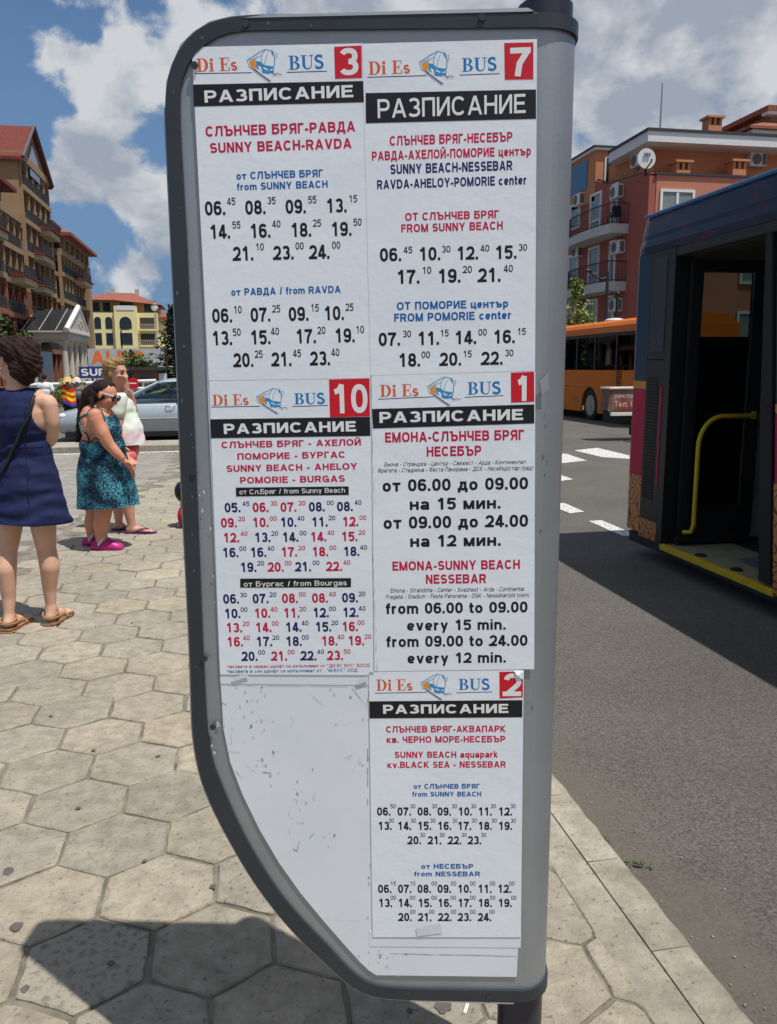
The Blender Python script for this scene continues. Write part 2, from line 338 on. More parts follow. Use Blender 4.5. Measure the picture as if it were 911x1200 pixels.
        if ch == '0': st(arc(c, .5, rx, .5-t, 0, 360, 26), 'o')
        elif ch == '1': st([(w*.58, 0), (w*.58, 1)], 'b'); st([(w*.14, .74), (w*.4, .80), (w*.58, .99)], 'b')
        elif ch == '2': ry = .27; S.append((arc(c, 1-t-ry+.02, rx, ry-.02, 168, -38, 14) + [(t+.06, t+.02)], 'b')); st([(t*.5, b), (w-t, b)], 's')
        elif ch == '3': ry = (1-2*t)/4; S.append((arc(c, b+3*ry, rx-.02, ry, 158, -90, 12), 'b')); S.append((arc(c, b+ry, rx, ry, 90, -158, 12), 'b'))
        elif ch == '4': st([(w*.66, 0), (w*.66, 1)], 'b'); st([(0, .26), (w+.02, .26)], 'b'); st([(t*.8, .3), (w*.62, .98)], 'b')
        elif ch == '5': st([(w*.24, tp), (w-t-.02, tp)]); st([(w*.2, tp), (w*.14, .46)], 'b'); S.append(([(w*.15, .50)] + arc(c-.01, .335, rx, .335-t+.02, 130, -155, 16), 'b'))
        elif ch in '69':
            A = arc(c, .335, rx, .335-t, 0, 360, 22); Bq = [(t, .335)] + arc(c+.02, .62, rx+.02, .38-t, 180, 30, 12)
            if ch == '9': A = [(w-x, 1-y) for x, y in A]; Bq = [(w-x, 1-y) for x, y in Bq]
            st(A, 'o'); S.append((Bq, 'b'))
        elif ch == '7': st([(0, tp), (w, tp)], 'b'); S.append(([(w-t*.9, tp), (w*.46, .45), (w*.36, 0)], 'b'))
        elif ch == '8': ry = (1-2*t)/4; st(arc(c, b+3*ry, rx-.03, ry, 0, 360, 20), 'o'); st(arc(c, b+ry, rx, ry, 0, 360, 20), 'o')
        return w+.10, S, (0, 1)
    else:                                                       # lower case
        x = .74; w = .66; r = w-t; c = w/2; rx = c-t; ry = x/2-t; y0c, y1c = -.3, 1.0
        def loop(cx=c): return arc(cx, x/2, rx, ry, 0, 360, 22)
        if ch == 'a': st([(r, 0), (r, x*.55)], 'b'); S.append(([(r, x*.5)] + arc(c, x-t-.16, rx, .16, 0, 165, 10), 'b')); st(arc(c-.01, .225, rx, .225-t, 0, 360, 18), 'o')
        elif ch == 'b': st([(t, 0), (t, 1)], 'b'); st(loop(), 'o')
        elif ch == 'б': st(arc(c, .34, rx, .34-t, 0, 360, 20), 'o'); S.append(([(t, .34), (t+.01, .62), (t+.12, .84), (w-t, .95)], 'b'))
        elif ch == 'c': S.append((arc(c, x/2, rx, ry, 42, 318, 18), 'b'))
        elif ch == 'd': st([(r, 0), (r, 1)], 'b'); st(loop(), 'o')
        elif ch == 'e': S.append((arc(c, x/2, rx, ry, 0, 318, 20), 'b')); st([(t, x/2-.01), (w-t, x/2-.01)], 'b')
        elif ch == 'f': w = .40; S.append(([(w*.45, 0), (w*.45, .72)] + arc(w*.45+.16, .76, .16, .24-t, 180, 95, 6) + [(w, 1-t)], 'b')); st([(0, x-t), (w, x-t)], 'b')
        elif ch == 'g': st([(r, -.02), (r, x)], 'b'); st(loop(), 'o'); S.append((arc(c, -.05, rx, .25-t, 0, -150, 10), 'b'))
        elif ch == 'h': st([(t, 0), (t, 1)], 'b'); S.append(([(t, x*.55)] + arc(c, x-t-.2, rx, .2, 160, 0, 10) + [(r, 0)], 'b'))
        elif ch == 'i': w = T; st([(t, 0), (t, x)], 'b'); st([(t, 1-T*.8), (t, 1)], 'b')
        elif ch == 'k': w = .64; st([(t, 0), (t, 1)], 'b'); st([(t, x*.36), (w-t*1.4, x)], 'b'); st([(t+.14, x*.5), (w-t, 0)], 'b')
        elif ch == 'l': w = T; st([(t, 0), (t, 1)], 'b')
        elif ch == 'm':
            w = 1.0; st([(t, 0), (t, x)], 'b'); q = (w/2-t)/2
            S.append(([(t, x*.55)] + arc(t+q, x-t-.18, q, .18, 160, 0, 8) + [(w/2, 0)], 'b')); S.append(([(w/2, x*.55)] + arc(w/2+q, x-t-.18, q, .18, 160, 0, 8) + [(w-t, 0)], 'b'))
        elif ch == 'n': st([(t, 0), (t, x)], 'b'); S.append(([(t, x*.55)] + arc(c, x-t-.2, rx, .2, 160, 0, 10) + [(r, 0)], 'b'))
        elif ch == 'o': st(loop(), 'o')
        elif ch == 'p': st([(t, -.26), (t, x)], 'b'); st(loop(), 'o')
        elif ch == 'q': st([(r, -.26), (r, x)], 'b'); st(loop(), 'o')
        elif ch == 'r': w = .44; st([(t, 0), (t, x)], 'b'); S.append(([(t, x*.5)] + arc(w, x-t-.2, w-t, .2, 170, 95, 6), 'b'))
        elif ch == 's': w = .60; q = (x-2*t)/4; S.append((arc(w/2, t+3*q, w/2-t-.01, q, 25, 270, 10) + arc(w/2, t+q, w/2-t, q, 90, -155, 10)[1:], 'b'))
        elif ch == 't': w = .40; S.append(([(w*.42, .94)] + arc(w*.42+.16, .2, .16, .2-t, 180, 265, 6) + [(w, t)], 'b')); st([(0, x-t), (w, x-t)], 'b')
        elif ch == 'u': S.append(([(t, x)] + arc(c, .22+t*.4, rx, .22-t*.6, 180, 360, 10), 'b')); st([(r, 0), (r, x)], 'b')
        elif ch == 'v': w = .68; st([(t, x), (w/2, 0)], 'b'); st([(w-t, x), (w/2, 0)], 'b')
        elif ch == 'w': w = 1.0; st([(t*.9, x), (w*.28, 0)], 'b'); st([(w*.28, 0), (w/2, x)], 'b'); st([(w/2, x), (w*.72, 0)], 'b'); st([(w-t*.9, x), (w*.72, 0)], 'b')
        elif ch == 'x': w = .66; st([(t, x), (w-t, 0)], 'b'); st([(w-t, x), (t, 0)], 'b')
        elif ch == 'y': w = .68; st([(t, x), (w*.54, .05)], 'b'); st([(w-t, x), (w*.36, -.24)], 'b')
        elif ch == 'z': w = .60; st([(0, x-t), (w, x-t)], 'b'); st([(0, t), (w, t)], 'b'); st([(w-t*1.2, x-t), (t*1.2, t)], 'b')
        elif ch == 'Ф': y0c = 0; w = .98; st(arc(w/2, .5, w/2-t, .34, 0, 360, 22), 'o'); st([(w/2, 0), (w/2, 1)], 'b')
        elif ch == 'ф': w = .86; st(arc(w/2, x/2, w/2-t, ry, 0, 360, 22), 'o'); st([(w/2, -.26), (w/2, .98)], 'b')
        else: raise ValueError('no glyph ' + ch)
    return w+.13, S, (y0c, y1c)
def clip_y(poly, y, keep_above):
    out = []
    for i in range(len(poly)):
        a, b2 = poly[i], poly[(i+1) % len(poly)]
        ia = (a[1] >= y) == keep_above or a[1] == y; ib = (b2[1] >= y) == keep_above or b2[1] == y
        if ia: out.append(a)
        if ia != ib:
            q = (y-a[1])/(b2[1]-a[1]); out.append((a[0]+(b2[0]-a[0])*q, y))
    return out
def strip(pts, T, cap):
    t = T/2; pts = list(pts)
    closed = cap == 'o'
    if closed: pts = pts[:-1] if (abs(pts[0][0]-pts[-1][0])+abs(pts[0][1]-pts[-1][1])) < 1e-6 else pts
    P = [Vector((x, y)) for x, y in pts]; P = [p for i, p in enumerate(P) if i == 0 or (p-P[i-1]).length > 1e-5]
    ext = {'s': t, 'x': 4*t, 'xt': 4*t}.get(cap, 0)
    if ext:
        d0 = (P[0]-P[1]).normalized(); d1 = (P[-1]-P[-2]).normalized(); P[0] = P[0]+d0*ext; P[-1] = P[-1]+d1*(0 if cap == 'xt' else ext)
    n = len(P); Lf, Rt = [], []
    for i in range(n):
        pr = P[i-1] if (closed or i > 0) else None; nx = P[(i+1) % n] if (closed or i < n-1) else None
        a = (P[i]-pr).normalized() if pr is not None else (nx-P[i]).normalized(); b2 = (nx-P[i]).normalized() if nx is not None else a
        na = Vector((-a.y, a.x)); nb = Vector((-b2.y, b2.x)); mm = na+nb
        mm = na if mm.length < 1e-6 else mm.normalized()
        q = t/max(0.45, mm.dot(na)); Lf.append(P[i]+mm*q); Rt.append(P[i]-mm*q)
    return [[tuple(Lf[i]), tuple(Lf[(i+1) % n]), tuple(Rt[(i+1) % n]), tuple(Rt[i])] for i in range(n if closed else n-1)]
_gc = {}
def glyph_polys(ch, T):
    if (ch, T) not in _gc:
        adv, S, (ya, yb) = glyph(ch, T); polys = []
        for pts, cap in S:
            for q in strip(pts, T*0.8 if cap == 'bb' else T, 'b' if cap == 'bb' else cap):
                if cap in ('x', 'xt'):
                    q = clip_y(clip_y(q, 0, True), yb, False)
                if len(q) >= 3: polys.append(q)
        _gc[(ch, T)] = (adv, polys)
    return _gc[(ch, T)]
def write(mb, txt, fn, p0, p1, cap, T, mode='ink', ital=0.0, m=0, z0=0.0):
    """lay txt from p0 to p1 (baseline ends) on the surface fn(u,v,w); letters are drawn strokes"""
    total = sum(glyph_polys(c, T)[0] for c in txt)
    if mode == 'ink': total -= .13
    d = Vector((p1[0]-p0[0], p1[1]-p0[1])); L = d.length; e = d/L; nrm2 = Vector((-e.y, e.x)); sx = L/total; x = 0.0; k = 0
    for c in txt:
        adv, polys = glyph_polys(c, T)
        for q in polys:
            vs = []
            for gx, gy in q:
                q2 = Vector(p0) + e*((x+gx+gy*ital)*sx) + nrm2*(gy*cap)
                vs.append(fn(q2.x, q2.y, z0 + (k % 7)*2.0e-5))
            mb.add(vs, [tuple(range(len(vs)))], m); k += 1
        x += adv
TEXT = [
    (3, 'РАЗПИСАНИЕ', -0.3105, 1.9961, -0.0565, 2.0006, 0.0193, 'w', 0.2, 'ink', 0),
    (3, '3', -0.0793, 2.0349, -0.0478, 2.0355, 0.0426, 'w', 0.19, 'ink', 0),
    (3, 'СЛЪНЧЕВ БРЯГ-РАВДА', -0.3112, 1.9414, -0.0531, 1.946, 0.0169, 'r', 0.215, 'ink', 0),
    (3, 'SUNNY BEACH-RAVDA', -0.3048, 1.9147, -0.0597, 1.919, 0.0166, 'r', 0.215, 'ink', 0),
    (3, 'от СЛЪНЧЕВ БРЯГ', -0.2605, 1.8707, -0.1101, 1.8733, 0.0124, 'b', 0.215, 'ink', 0),
    (3, 'from SUNNY BEACH', -0.2604, 1.8529, -0.102, 1.8557, 0.012, 'b', 0.215, 'ink', 0),
    (3, '06.', -0.3178, 1.812, -0.2796, 1.8127, 0.0237, 'k', 0.205, 'adv', 0),
    (3, '45', -0.2784, 1.8289, -0.263, 1.8292, 0.0122, 'k', 0.165, 'adv', 0),
    (3, '08.', -0.2468, 1.8126, -0.2088, 1.8133, 0.0236, 'k', 0.205, 'adv', 0),
    (3, '35', -0.2077, 1.8295, -0.1923, 1.8298, 0.0121, 'k', 0.165, 'adv', 0),
    (3, '09.', -0.1761, 1.8132, -0.1382, 1.8139, 0.0235, 'k', 0.205, 'adv', 0),
    (3, '55', -0.1365, 1.8301, -0.1211, 1.8304, 0.0121, 'k', 0.165, 'adv', 0),
    (3, '13.', -0.1049, 1.8139, -0.0671, 1.8145, 0.0235, 'k', 0.205, 'adv', 0),
    (3, '15', -0.0655, 1.8307, -0.0502, 1.8309, 0.0121, 'k', 0.165, 'adv', 0),
    (3, '14.', -0.3109, 1.7726, -0.2725, 1.7733, 0.0239, 'k', 0.205, 'adv', 0),
    (3, '55', -0.2709, 1.7897, -0.2554, 1.79, 0.0122, 'k', 0.165, 'adv', 0),
    (3, '16.', -0.2396, 1.7733, -0.2014, 1.774, 0.0238, 'k', 0.205, 'adv', 0),
    (3, '40', -0.2003, 1.7904, -0.1849, 1.7907, 0.0122, 'k', 0.165, 'adv', 0),
    (3, '18.', -0.1677, 1.7741, -0.1297, 1.7747, 0.0238, 'k', 0.205, 'adv', 0),
    (3, '25', -0.1292, 1.7911, -0.1138, 1.7914, 0.0122, 'k', 0.165, 'adv', 0),
    (3, '19.', -0.097, 1.7748, -0.0591, 1.7754, 0.0237, 'k', 0.205, 'adv', 0),
    (3, '50', -0.0583, 1.7918, -0.043, 1.792, 0.0122, 'k', 0.165, 'adv', 0),
    (3, '21.', -0.2713, 1.7351, -0.2328, 1.7358, 0.0241, 'k', 0.205, 'adv', 0),
    (3, '10', -0.2308, 1.7524, -0.2153, 1.7526, 0.0123, 'k', 0.165, 'adv', 0),
    (3, '23.', -0.1998, 1.7359, -0.1615, 1.7366, 0.024, 'k', 0.205, 'adv', 0),
    (3, '00', -0.1605, 1.7531, -0.145, 1.7534, 0.0123, 'k', 0.165, 'adv', 0),
    (3, '24.', -0.1364, 1.7366, -0.0982, 1.7373, 0.024, 'k', 0.205, 'adv', 0),
    (3, '00', -0.0961, 1.7538, -0.0807, 1.7541, 0.0123, 'k', 0.165, 'adv', 0),
    (3, 'от РАВДА / from RAVDA', -0.2771, 1.6756, -0.0822, 1.6791, 0.0125, 'b', 0.215, 'ink', 0),
    (3, '06.', -0.3128, 1.6289, -0.2746, 1.6296, 0.0247, 'k', 0.205, 'adv', 0),
    (3, '10', -0.2739, 1.645, -0.2585, 1.6453, 0.0131, 'k', 0.165, 'adv', 0),
    (3, '07.', -0.2437, 1.6299, -0.2057, 1.6306, 0.0247, 'k', 0.205, 'adv', 0),
    (3, '25', -0.2047, 1.646, -0.1894, 1.6463, 0.0131, 'k', 0.165, 'adv', 0),
    (3, '09.', -0.1754, 1.6308, -0.1375, 1.6315, 0.0246, 'k', 0.205, 'adv', 0),
    (3, '15', -0.1358, 1.6469, -0.1205, 1.6472, 0.0131, 'k', 0.165, 'adv', 0),
    (3, '10.', -0.1121, 1.6317, -0.0744, 1.6324, 0.0245, 'k', 0.205, 'adv', 0),
    (3, '25', -0.074, 1.6478, -0.0589, 1.648, 0.013, 'k', 0.165, 'adv', 0),
    (3, '13.', -0.3145, 1.5894, -0.2761, 1.5901, 0.025, 'k', 0.205, 'adv', 0),
    (3, '50', -0.2772, 1.6057, -0.2617, 1.606, 0.0133, 'k', 0.165, 'adv', 0),
    (3, '15.', -0.2451, 1.5904, -0.2069, 1.5911, 0.0249, 'k', 0.205, 'adv', 0),
    (3, '40', -0.2081, 1.6067, -0.1927, 1.607, 0.0132, 'k', 0.165, 'adv', 0),
    (3, '17.', -0.1633, 1.5917, -0.1252, 1.5924, 0.0249, 'k', 0.205, 'adv', 0),
    (3, '20', -0.1248, 1.6079, -0.1095, 1.6082, 0.0131, 'k', 0.165, 'adv', 0),
    (3, '19.', -0.0936, 1.5927, -0.0557, 1.5934, 0.0248, 'k', 0.205, 'adv', 0),
    (3, '10', -0.0559, 1.6089, -0.0406, 1.6092, 0.0131, 'k', 0.165, 'adv', 0),
    (3, '20.', -0.2775, 1.5504, -0.2391, 1.5511, 0.0252, 'k', 0.205, 'adv', 0),
    (3, '25', -0.2388, 1.5669, -0.2234, 1.5672, 0.0133, 'k', 0.165, 'adv', 0),
    (3, '21.', -0.2084, 1.5515, -0.1701, 1.5522, 0.0251, 'k', 0.205, 'adv', 0),
    (3, '45', -0.1696, 1.568, -0.1542, 1.5682, 0.0133, 'k', 0.165, 'adv', 0),
    (3, '23.', -0.1387, 1.5527, -0.1005, 1.5534, 0.0251, 'k', 0.205, 'adv', 0),
    (3, '40', -0.1006, 1.5691, -0.0852, 1.5693, 0.0133, 'k', 0.165, 'adv', 0),
    (7, 'РАЗПИСАНИЕ', -0.0145, 1.9665, 0.2348, 1.9709, 0.0301, 'w', 0.15, 'ink', 0),
    (7, '7', 0.2082, 2.0282, 0.2407, 2.0288, 0.0446, 'w', 0.2, 'ink', 0),
    (7, 'СЛЪНЧЕВ БРЯГ-НЕСЕБЪР', 0.0056, 1.9221, 0.214, 1.9258, 0.0156, 'r', 0.215, 'ink', 0),
    (7, 'РАВДА-АХЕЛОЙ-ПОМОРИЕ център', -0.0251, 1.8984, 0.2459, 1.9032, 0.0149, 'r', 0.215, 'ink', 0),
    (7, 'SUNNY BEACH-NESSEBAR', 0.0063, 1.876, 0.215, 1.8798, 0.0158, 'n', 0.215, 'ink', 0),
    (7, 'RAVDA-AHELOY-POMORIE center', -0.0166, 1.8517, 0.2396, 1.8564, 0.0151, 'n', 0.215, 'ink', 0),
    (7, 'ОТ СЛЪНЧЕВ БРЯГ', 0.0317, 1.7989, 0.1936, 1.8018, 0.0133, 'r', 0.215, 'ink', 0),
    (7, 'FROM SUNNY BEACH', 0.0249, 1.7797, 0.2006, 1.7829, 0.0138, 'r', 0.215, 'ink', 0),
    (7, '06.', -0.0124, 1.7313, 0.0277, 1.732, 0.0227, 'k', 0.205, 'adv', 0),
    (7, '45', 0.0291, 1.7448, 0.0453, 1.745, 0.0115, 'k', 0.165, 'adv', 0),
    (7, '10.', 0.056, 1.7321, 0.0959, 1.7328, 0.0226, 'k', 0.205, 'adv', 0),
    (7, '30', 0.0955, 1.7455, 0.1116, 1.7458, 0.0114, 'k', 0.165, 'adv', 0),
    (7, '12.', 0.1219, 1.7328, 0.1617, 1.7335, 0.0225, 'k', 0.205, 'adv', 0),
    (7, '40', 0.1629, 1.7462, 0.1789, 1.7465, 0.0114, 'k', 0.165, 'adv', 0),
    (7, '15.', 0.1885, 1.7335, 0.2281, 1.7343, 0.0225, 'k', 0.205, 'adv', 0),
    (7, '30', 0.2283, 1.7469, 0.2443, 1.7472, 0.0114, 'k', 0.165, 'adv', 0),
    (7, '17.', 0.0174, 1.6932, 0.0598, 1.6939, 0.0236, 'k', 0.205, 'adv', 0),
    (7, '10', 0.0615, 1.7097, 0.0786, 1.71, 0.0124, 'k', 0.165, 'adv', 0),
    (7, '19.', 0.0894, 1.6941, 0.1316, 1.6948, 0.0237, 'k', 0.205, 'adv', 0),
    (7, '20', 0.1323, 1.7105, 0.1493, 1.7108, 0.0123, 'k', 0.165, 'adv', 0),
    (7, '21.', 0.1593, 1.6949, 0.2014, 1.6957, 0.0236, 'k', 0.205, 'adv', 0),
    (7, '40', 0.2037, 1.7113, 0.2206, 1.7117, 0.0123, 'k', 0.165, 'adv', 0),
    (7, 'ОТ ПОМОРИЕ център', 0.0168, 1.6485, 0.2125, 1.652, 0.0137, 'b', 0.215, 'ink', 0),
    (7, 'FROM POMORIE center', 0.012, 1.6282, 0.2185, 1.632, 0.0143, 'b', 0.215, 'ink', 0),
    (7, '07.', -0.0156, 1.5864, 0.0253, 1.5871, 0.0234, 'k', 0.205, 'adv', 0),
    (7, '30', 0.0271, 1.6013, 0.0431, 1.6016, 0.0118, 'k', 0.165, 'adv', 0),
    (7, '11.', 0.054, 1.5875, 0.0946, 1.5882, 0.0234, 'k', 0.205, 'adv', 0),
    (7, '15', 0.0938, 1.6024, 0.1097, 1.6027, 0.0118, 'k', 0.165, 'adv', 0),
    (7, '14.', 0.1198, 1.5885, 0.1603, 1.5892, 0.0234, 'k', 0.205, 'adv', 0),
    (7, '00', 0.161, 1.6033, 0.177, 1.6036, 0.0118, 'k', 0.165, 'adv', 0),
    (7, '16.', 0.188, 1.5895, 0.2283, 1.5903, 0.0233, 'k', 0.205, 'adv', 0),
    (7, '15', 0.2298, 1.6043, 0.2456, 1.6046, 0.0118, 'k', 0.165, 'adv', 0),
    (7, '18.', 0.02, 1.5496, 0.0609, 1.5503, 0.0237, 'k', 0.205, 'adv', 0),
    (7, '00', 0.0605, 1.5647, 0.0766, 1.5649, 0.012, 'k', 0.165, 'adv', 0),
    (7, '20.', 0.0932, 1.5508, 0.134, 1.5515, 0.0235, 'k', 0.205, 'adv', 0),
    (7, '15', 0.1347, 1.5658, 0.1508, 1.5661, 0.0119, 'k', 0.165, 'adv', 0),
    (7, '22.', 0.167, 1.552, 0.2075, 1.5528, 0.0235, 'k', 0.205, 'adv', 0),
    (7, '30', 0.2086, 1.567, 0.2246, 1.5673, 0.012, 'k', 0.165, 'adv', 0),
    (10, 'РАЗПИСАНИЕ', -0.3001, 1.4304, -0.0584, 1.4349, 0.0186, 'w', 0.215, 'ink', 0),
    (10, '10', -0.0997, 1.4672, -0.0376, 1.4683, 0.0516, 'w', 0.19, 'ink', 0),
    (10, 'СЛЪНЧЕВ БРЯГ - АХЕЛОЙ', -0.3057, 1.4044, -0.0494, 1.4092, 0.0121, 'r', 0.215, 'ink', 0),
    (10, 'ПОМОРИЕ - БУРГАС', -0.2771, 1.383, -0.0778, 1.3867, 0.0121, 'r', 0.215, 'ink', 0),
    (10, 'SUNNY BEACH - AHELOY', -0.2984, 1.3605, -0.0566, 1.3651, 0.0122, 'r', 0.215, 'ink', 0),
    (10, 'POMORIE - BURGAS', -0.2738, 1.3388, -0.0797, 1.3424, 0.0123, 'r', 0.215, 'ink', 0),
    (10, 'от Сл.Бряг / from Sunny Beach', -0.2759, 1.3188, -0.0796, 1.3225, 0.0091, 'w', 0.15, 'ink', 0),
    (10, '05.', -0.3046, 1.2847, -0.2729, 1.2853, 0.018, 'n', 0.215, 'adv', 0),
    (10, '45', -0.2708, 1.2969, -0.2571, 1.2971, 0.0087, 'n', 0.16, 'adv', 0),
    (10, '06.', -0.252, 1.2853, -0.2203, 1.2859, 0.018, 'r', 0.215, 'adv', 0),
    (10, '30', -0.2188, 1.2975, -0.2051, 1.2977, 0.0087, 'r', 0.16, 'adv', 0),
    (10, '07.', -0.2, 1.2859, -0.1684, 1.2865, 0.018, 'r', 0.215, 'adv', 0),
    (10, '20', -0.1665, 1.2981, -0.1528, 1.2983, 0.0087, 'r', 0.16, 'adv', 0),
    (10, '08.', -0.1472, 1.2866, -0.1157, 1.2872, 0.0179, 'n', 0.215, 'adv', 0),
    (10, '00', -0.1139, 1.2987, -0.1003, 1.2989, 0.0087, 'n', 0.16, 'adv', 0),
    (10, '08.', -0.095, 1.2872, -0.0636, 1.2878, 0.0179, 'n', 0.215, 'adv', 0),
    (10, '40', -0.0623, 1.2993, -0.0488, 1.2995, 0.0087, 'n', 0.16, 'adv', 0),
    (10, '09.', -0.3127, 1.2559, -0.2808, 1.2565, 0.0182, 'r', 0.215, 'adv', 0),
    (10, '20', -0.2801, 1.2682, -0.2663, 1.2684, 0.0088, 'r', 0.16, 'adv', 0),
    (10, '10.', -0.253, 1.2567, -0.2212, 1.2573, 0.0181, 'r', 0.215, 'adv', 0),
    (10, '00', -0.2206, 1.2689, -0.2069, 1.2692, 0.0088, 'r', 0.16, 'adv', 0),
    (10, '10.', -0.2008, 1.2573, -0.1691, 1.2579, 0.0181, 'n', 0.215, 'adv', 0),
    (10, '40', -0.169, 1.2696, -0.1553, 1.2698, 0.0087, 'n', 0.16, 'adv', 0),
    (10, '11.', -0.1424, 1.2581, -0.1108, 1.2587, 0.018, 'n', 0.215, 'adv', 0),
    (10, '20', -0.1112, 1.2703, -0.0976, 1.2705, 0.0087, 'n', 0.16, 'adv', 0),
    (10, '12.', -0.085, 1.2588, -0.0536, 1.2594, 0.018, 'r', 0.215, 'adv', 0),
    (10, '00', -0.0536, 1.271, -0.04, 1.2712, 0.0087, 'r', 0.16, 'adv', 0),
    (10, '12.', -0.3092, 1.2276, -0.2773, 1.2282, 0.0182, 'r', 0.215, 'adv', 0),
    (10, '40', -0.2765, 1.2399, -0.2627, 1.2402, 0.0088, 'r', 0.16, 'adv', 0),
    (10, '13.', -0.2503, 1.2283, -0.2184, 1.2289, 0.0183, 'n', 0.215, 'adv', 0),
    (10, '20', -0.2187, 1.2407, -0.2049, 1.2409, 0.0088, 'n', 0.16, 'adv', 0),
    (10, '14.', -0.1979, 1.229, -0.1661, 1.2296, 0.0183, 'n', 0.215, 'adv', 0),
    (10, '00', -0.1656, 1.2414, -0.1519, 1.2416, 0.0088, 'n', 0.16, 'adv', 0),
    (10, '14.', -0.1453, 1.2298, -0.1136, 1.2304, 0.0181, 'r', 0.215, 'adv', 0),
    (10, '40', -0.1135, 1.2421, -0.0999, 1.2423, 0.0088, 'r', 0.16, 'adv', 0),
    (10, '15.', -0.0873, 1.2305, -0.0557, 1.2311, 0.0182, 'r', 0.215, 'adv', 0),
    (10, '20', -0.0557, 1.2428, -0.0421, 1.2431, 0.0088, 'r', 0.16, 'adv', 0),
    (10, '16.', -0.3118, 1.1989, -0.2797, 1.1995, 0.0184, 'n', 0.215, 'adv', 0),
    (10, '00', -0.2799, 1.2114, -0.266, 1.2117, 0.0089, 'n', 0.16, 'adv', 0),
    (10, '16.', -0.2591, 1.1997, -0.2271, 1.2003, 0.0184, 'n', 0.215, 'adv', 0),
    (10, '40', -0.2269, 1.2121, -0.2131, 1.2124, 0.0088, 'n', 0.16, 'adv', 0),
    (10, '17.', -0.201, 1.2005, -0.1691, 1.2011, 0.0184, 'r', 0.215, 'adv', 0),
    (10, '20', -0.169, 1.2129, -0.1552, 1.2132, 0.0088, 'r', 0.16, 'adv', 0),
    (10, '18.', -0.1427, 1.2013, -0.1109, 1.2019, 0.0183, 'r', 0.215, 'adv', 0),
    (10, '00', -0.1104, 1.2137, -0.0967, 1.214, 0.0088, 'r', 0.16, 'adv', 0),
    (10, '18.', -0.0841, 1.2022, -0.0524, 1.2028, 0.0182, 'n', 0.215, 'adv', 0),
    (10, '40', -0.0529, 1.2145, -0.0392, 1.2148, 0.0088, 'n', 0.16, 'adv', 0),
    (10, '19.', -0.2791, 1.1707, -0.247, 1.1713, 0.0185, 'n', 0.215, 'adv', 0),
    (10, '20', -0.2472, 1.1832, -0.2333, 1.1835, 0.009, 'n', 0.16, 'adv', 0),
    (10, '20.', -0.2272, 1.1714, -0.1952, 1.172, 0.0185, 'r', 0.215, 'adv', 0),
    (10, '00', -0.195, 1.184, -0.1812, 1.1842, 0.0089, 'r', 0.16, 'adv', 0),
    (10, '21.', -0.1755, 1.1722, -0.1436, 1.1728, 0.0185, 'n', 0.215, 'adv', 0),
    (10, '00', -0.1426, 1.1847, -0.1288, 1.185, 0.0089, 'n', 0.16, 'adv', 0),
    (10, '22.', -0.1171, 1.1731, -0.0852, 1.1737, 0.0184, 'r', 0.215, 'adv', 0),
    (10, '40', -0.0848, 1.1856, -0.071, 1.1858, 0.0089, 'r', 0.16, 'adv', 0),
    (10, 'от Бургас / from Bourgas', -0.2741, 1.1424, -0.0789, 1.1462, 0.0099, 'w', 0.15, 'ink', 0),
    (10, '06.', -0.3145, 1.1087, -0.2821, 1.1093, 0.0188, 'n', 0.215, 'adv', 0),
    (10, '30', -0.2823, 1.1215, -0.2683, 1.1217, 0.0091, 'n', 0.16, 'adv', 0),
    (10, '07.', -0.258, 1.1096, -0.2257, 1.1103, 0.0188, 'n', 0.215, 'adv', 0),
    (10, '20', -0.226, 1.1224, -0.212, 1.1227, 0.0091, 'n', 0.16, 'adv', 0),
    (10, '08.', -0.2022, 1.1106, -0.1699, 1.1112, 0.0187, 'r', 0.215, 'adv', 0),
    (10, '00', -0.1698, 1.1233, -0.1559, 1.1236, 0.0091, 'r', 0.16, 'adv', 0),
    (10, '08.', -0.1451, 1.1115, -0.1129, 1.1121, 0.0187, 'r', 0.215, 'adv', 0),
    (10, '40', -0.1129, 1.1242, -0.099, 1.1245, 0.009, 'r', 0.16, 'adv', 0),
    (10, '09.', -0.0882, 1.1125, -0.0561, 1.1131, 0.0186, 'n', 0.215, 'adv', 0),
    (10, '20', -0.0571, 1.1251, -0.0433, 1.1254, 0.009, 'n', 0.16, 'adv', 0),
    (10, '10.', -0.3129, 1.0798, -0.2804, 1.0805, 0.0189, 'n', 0.215, 'adv', 0),
    (10, '00', -0.282, 1.0927, -0.2679, 1.093, 0.0092, 'n', 0.16, 'adv', 0),
    (10, '10.', -0.2557, 1.0808, -0.2233, 1.0815, 0.0189, 'r', 0.215, 'adv', 0),
    (10, '40', -0.2245, 1.0937, -0.2105, 1.0939, 0.0091, 'r', 0.16, 'adv', 0),
    (10, '11.', -0.1997, 1.0818, -0.1674, 1.0824, 0.0189, 'r', 0.215, 'adv', 0),
    (10, '20', -0.17, 1.0946, -0.1561, 1.0949, 0.0091, 'r', 0.16, 'adv', 0),
    (10, '12.', -0.1438, 1.0828, -0.1116, 1.0834, 0.0188, 'n', 0.215, 'adv', 0),
    (10, '00', -0.1134, 1.0956, -0.0995, 1.0958, 0.0091, 'n', 0.16, 'adv', 0),
    (10, '12.', -0.0872, 1.0838, -0.0551, 1.0844, 0.0188, 'n', 0.215, 'adv', 0),
    (10, '40', -0.057, 1.0965, -0.0431, 1.0968, 0.0091, 'n', 0.16, 'adv', 0),
    (10, '13.', -0.3107, 1.0518, -0.2781, 1.0524, 0.019, 'r', 0.215, 'adv', 0),
    (10, '20', -0.2792, 1.0647, -0.2652, 1.065, 0.0092, 'r', 0.16, 'adv', 0),
    (10, '14.', -0.2543, 1.0528, -0.2218, 1.0534, 0.019, 'r', 0.215, 'adv', 0),
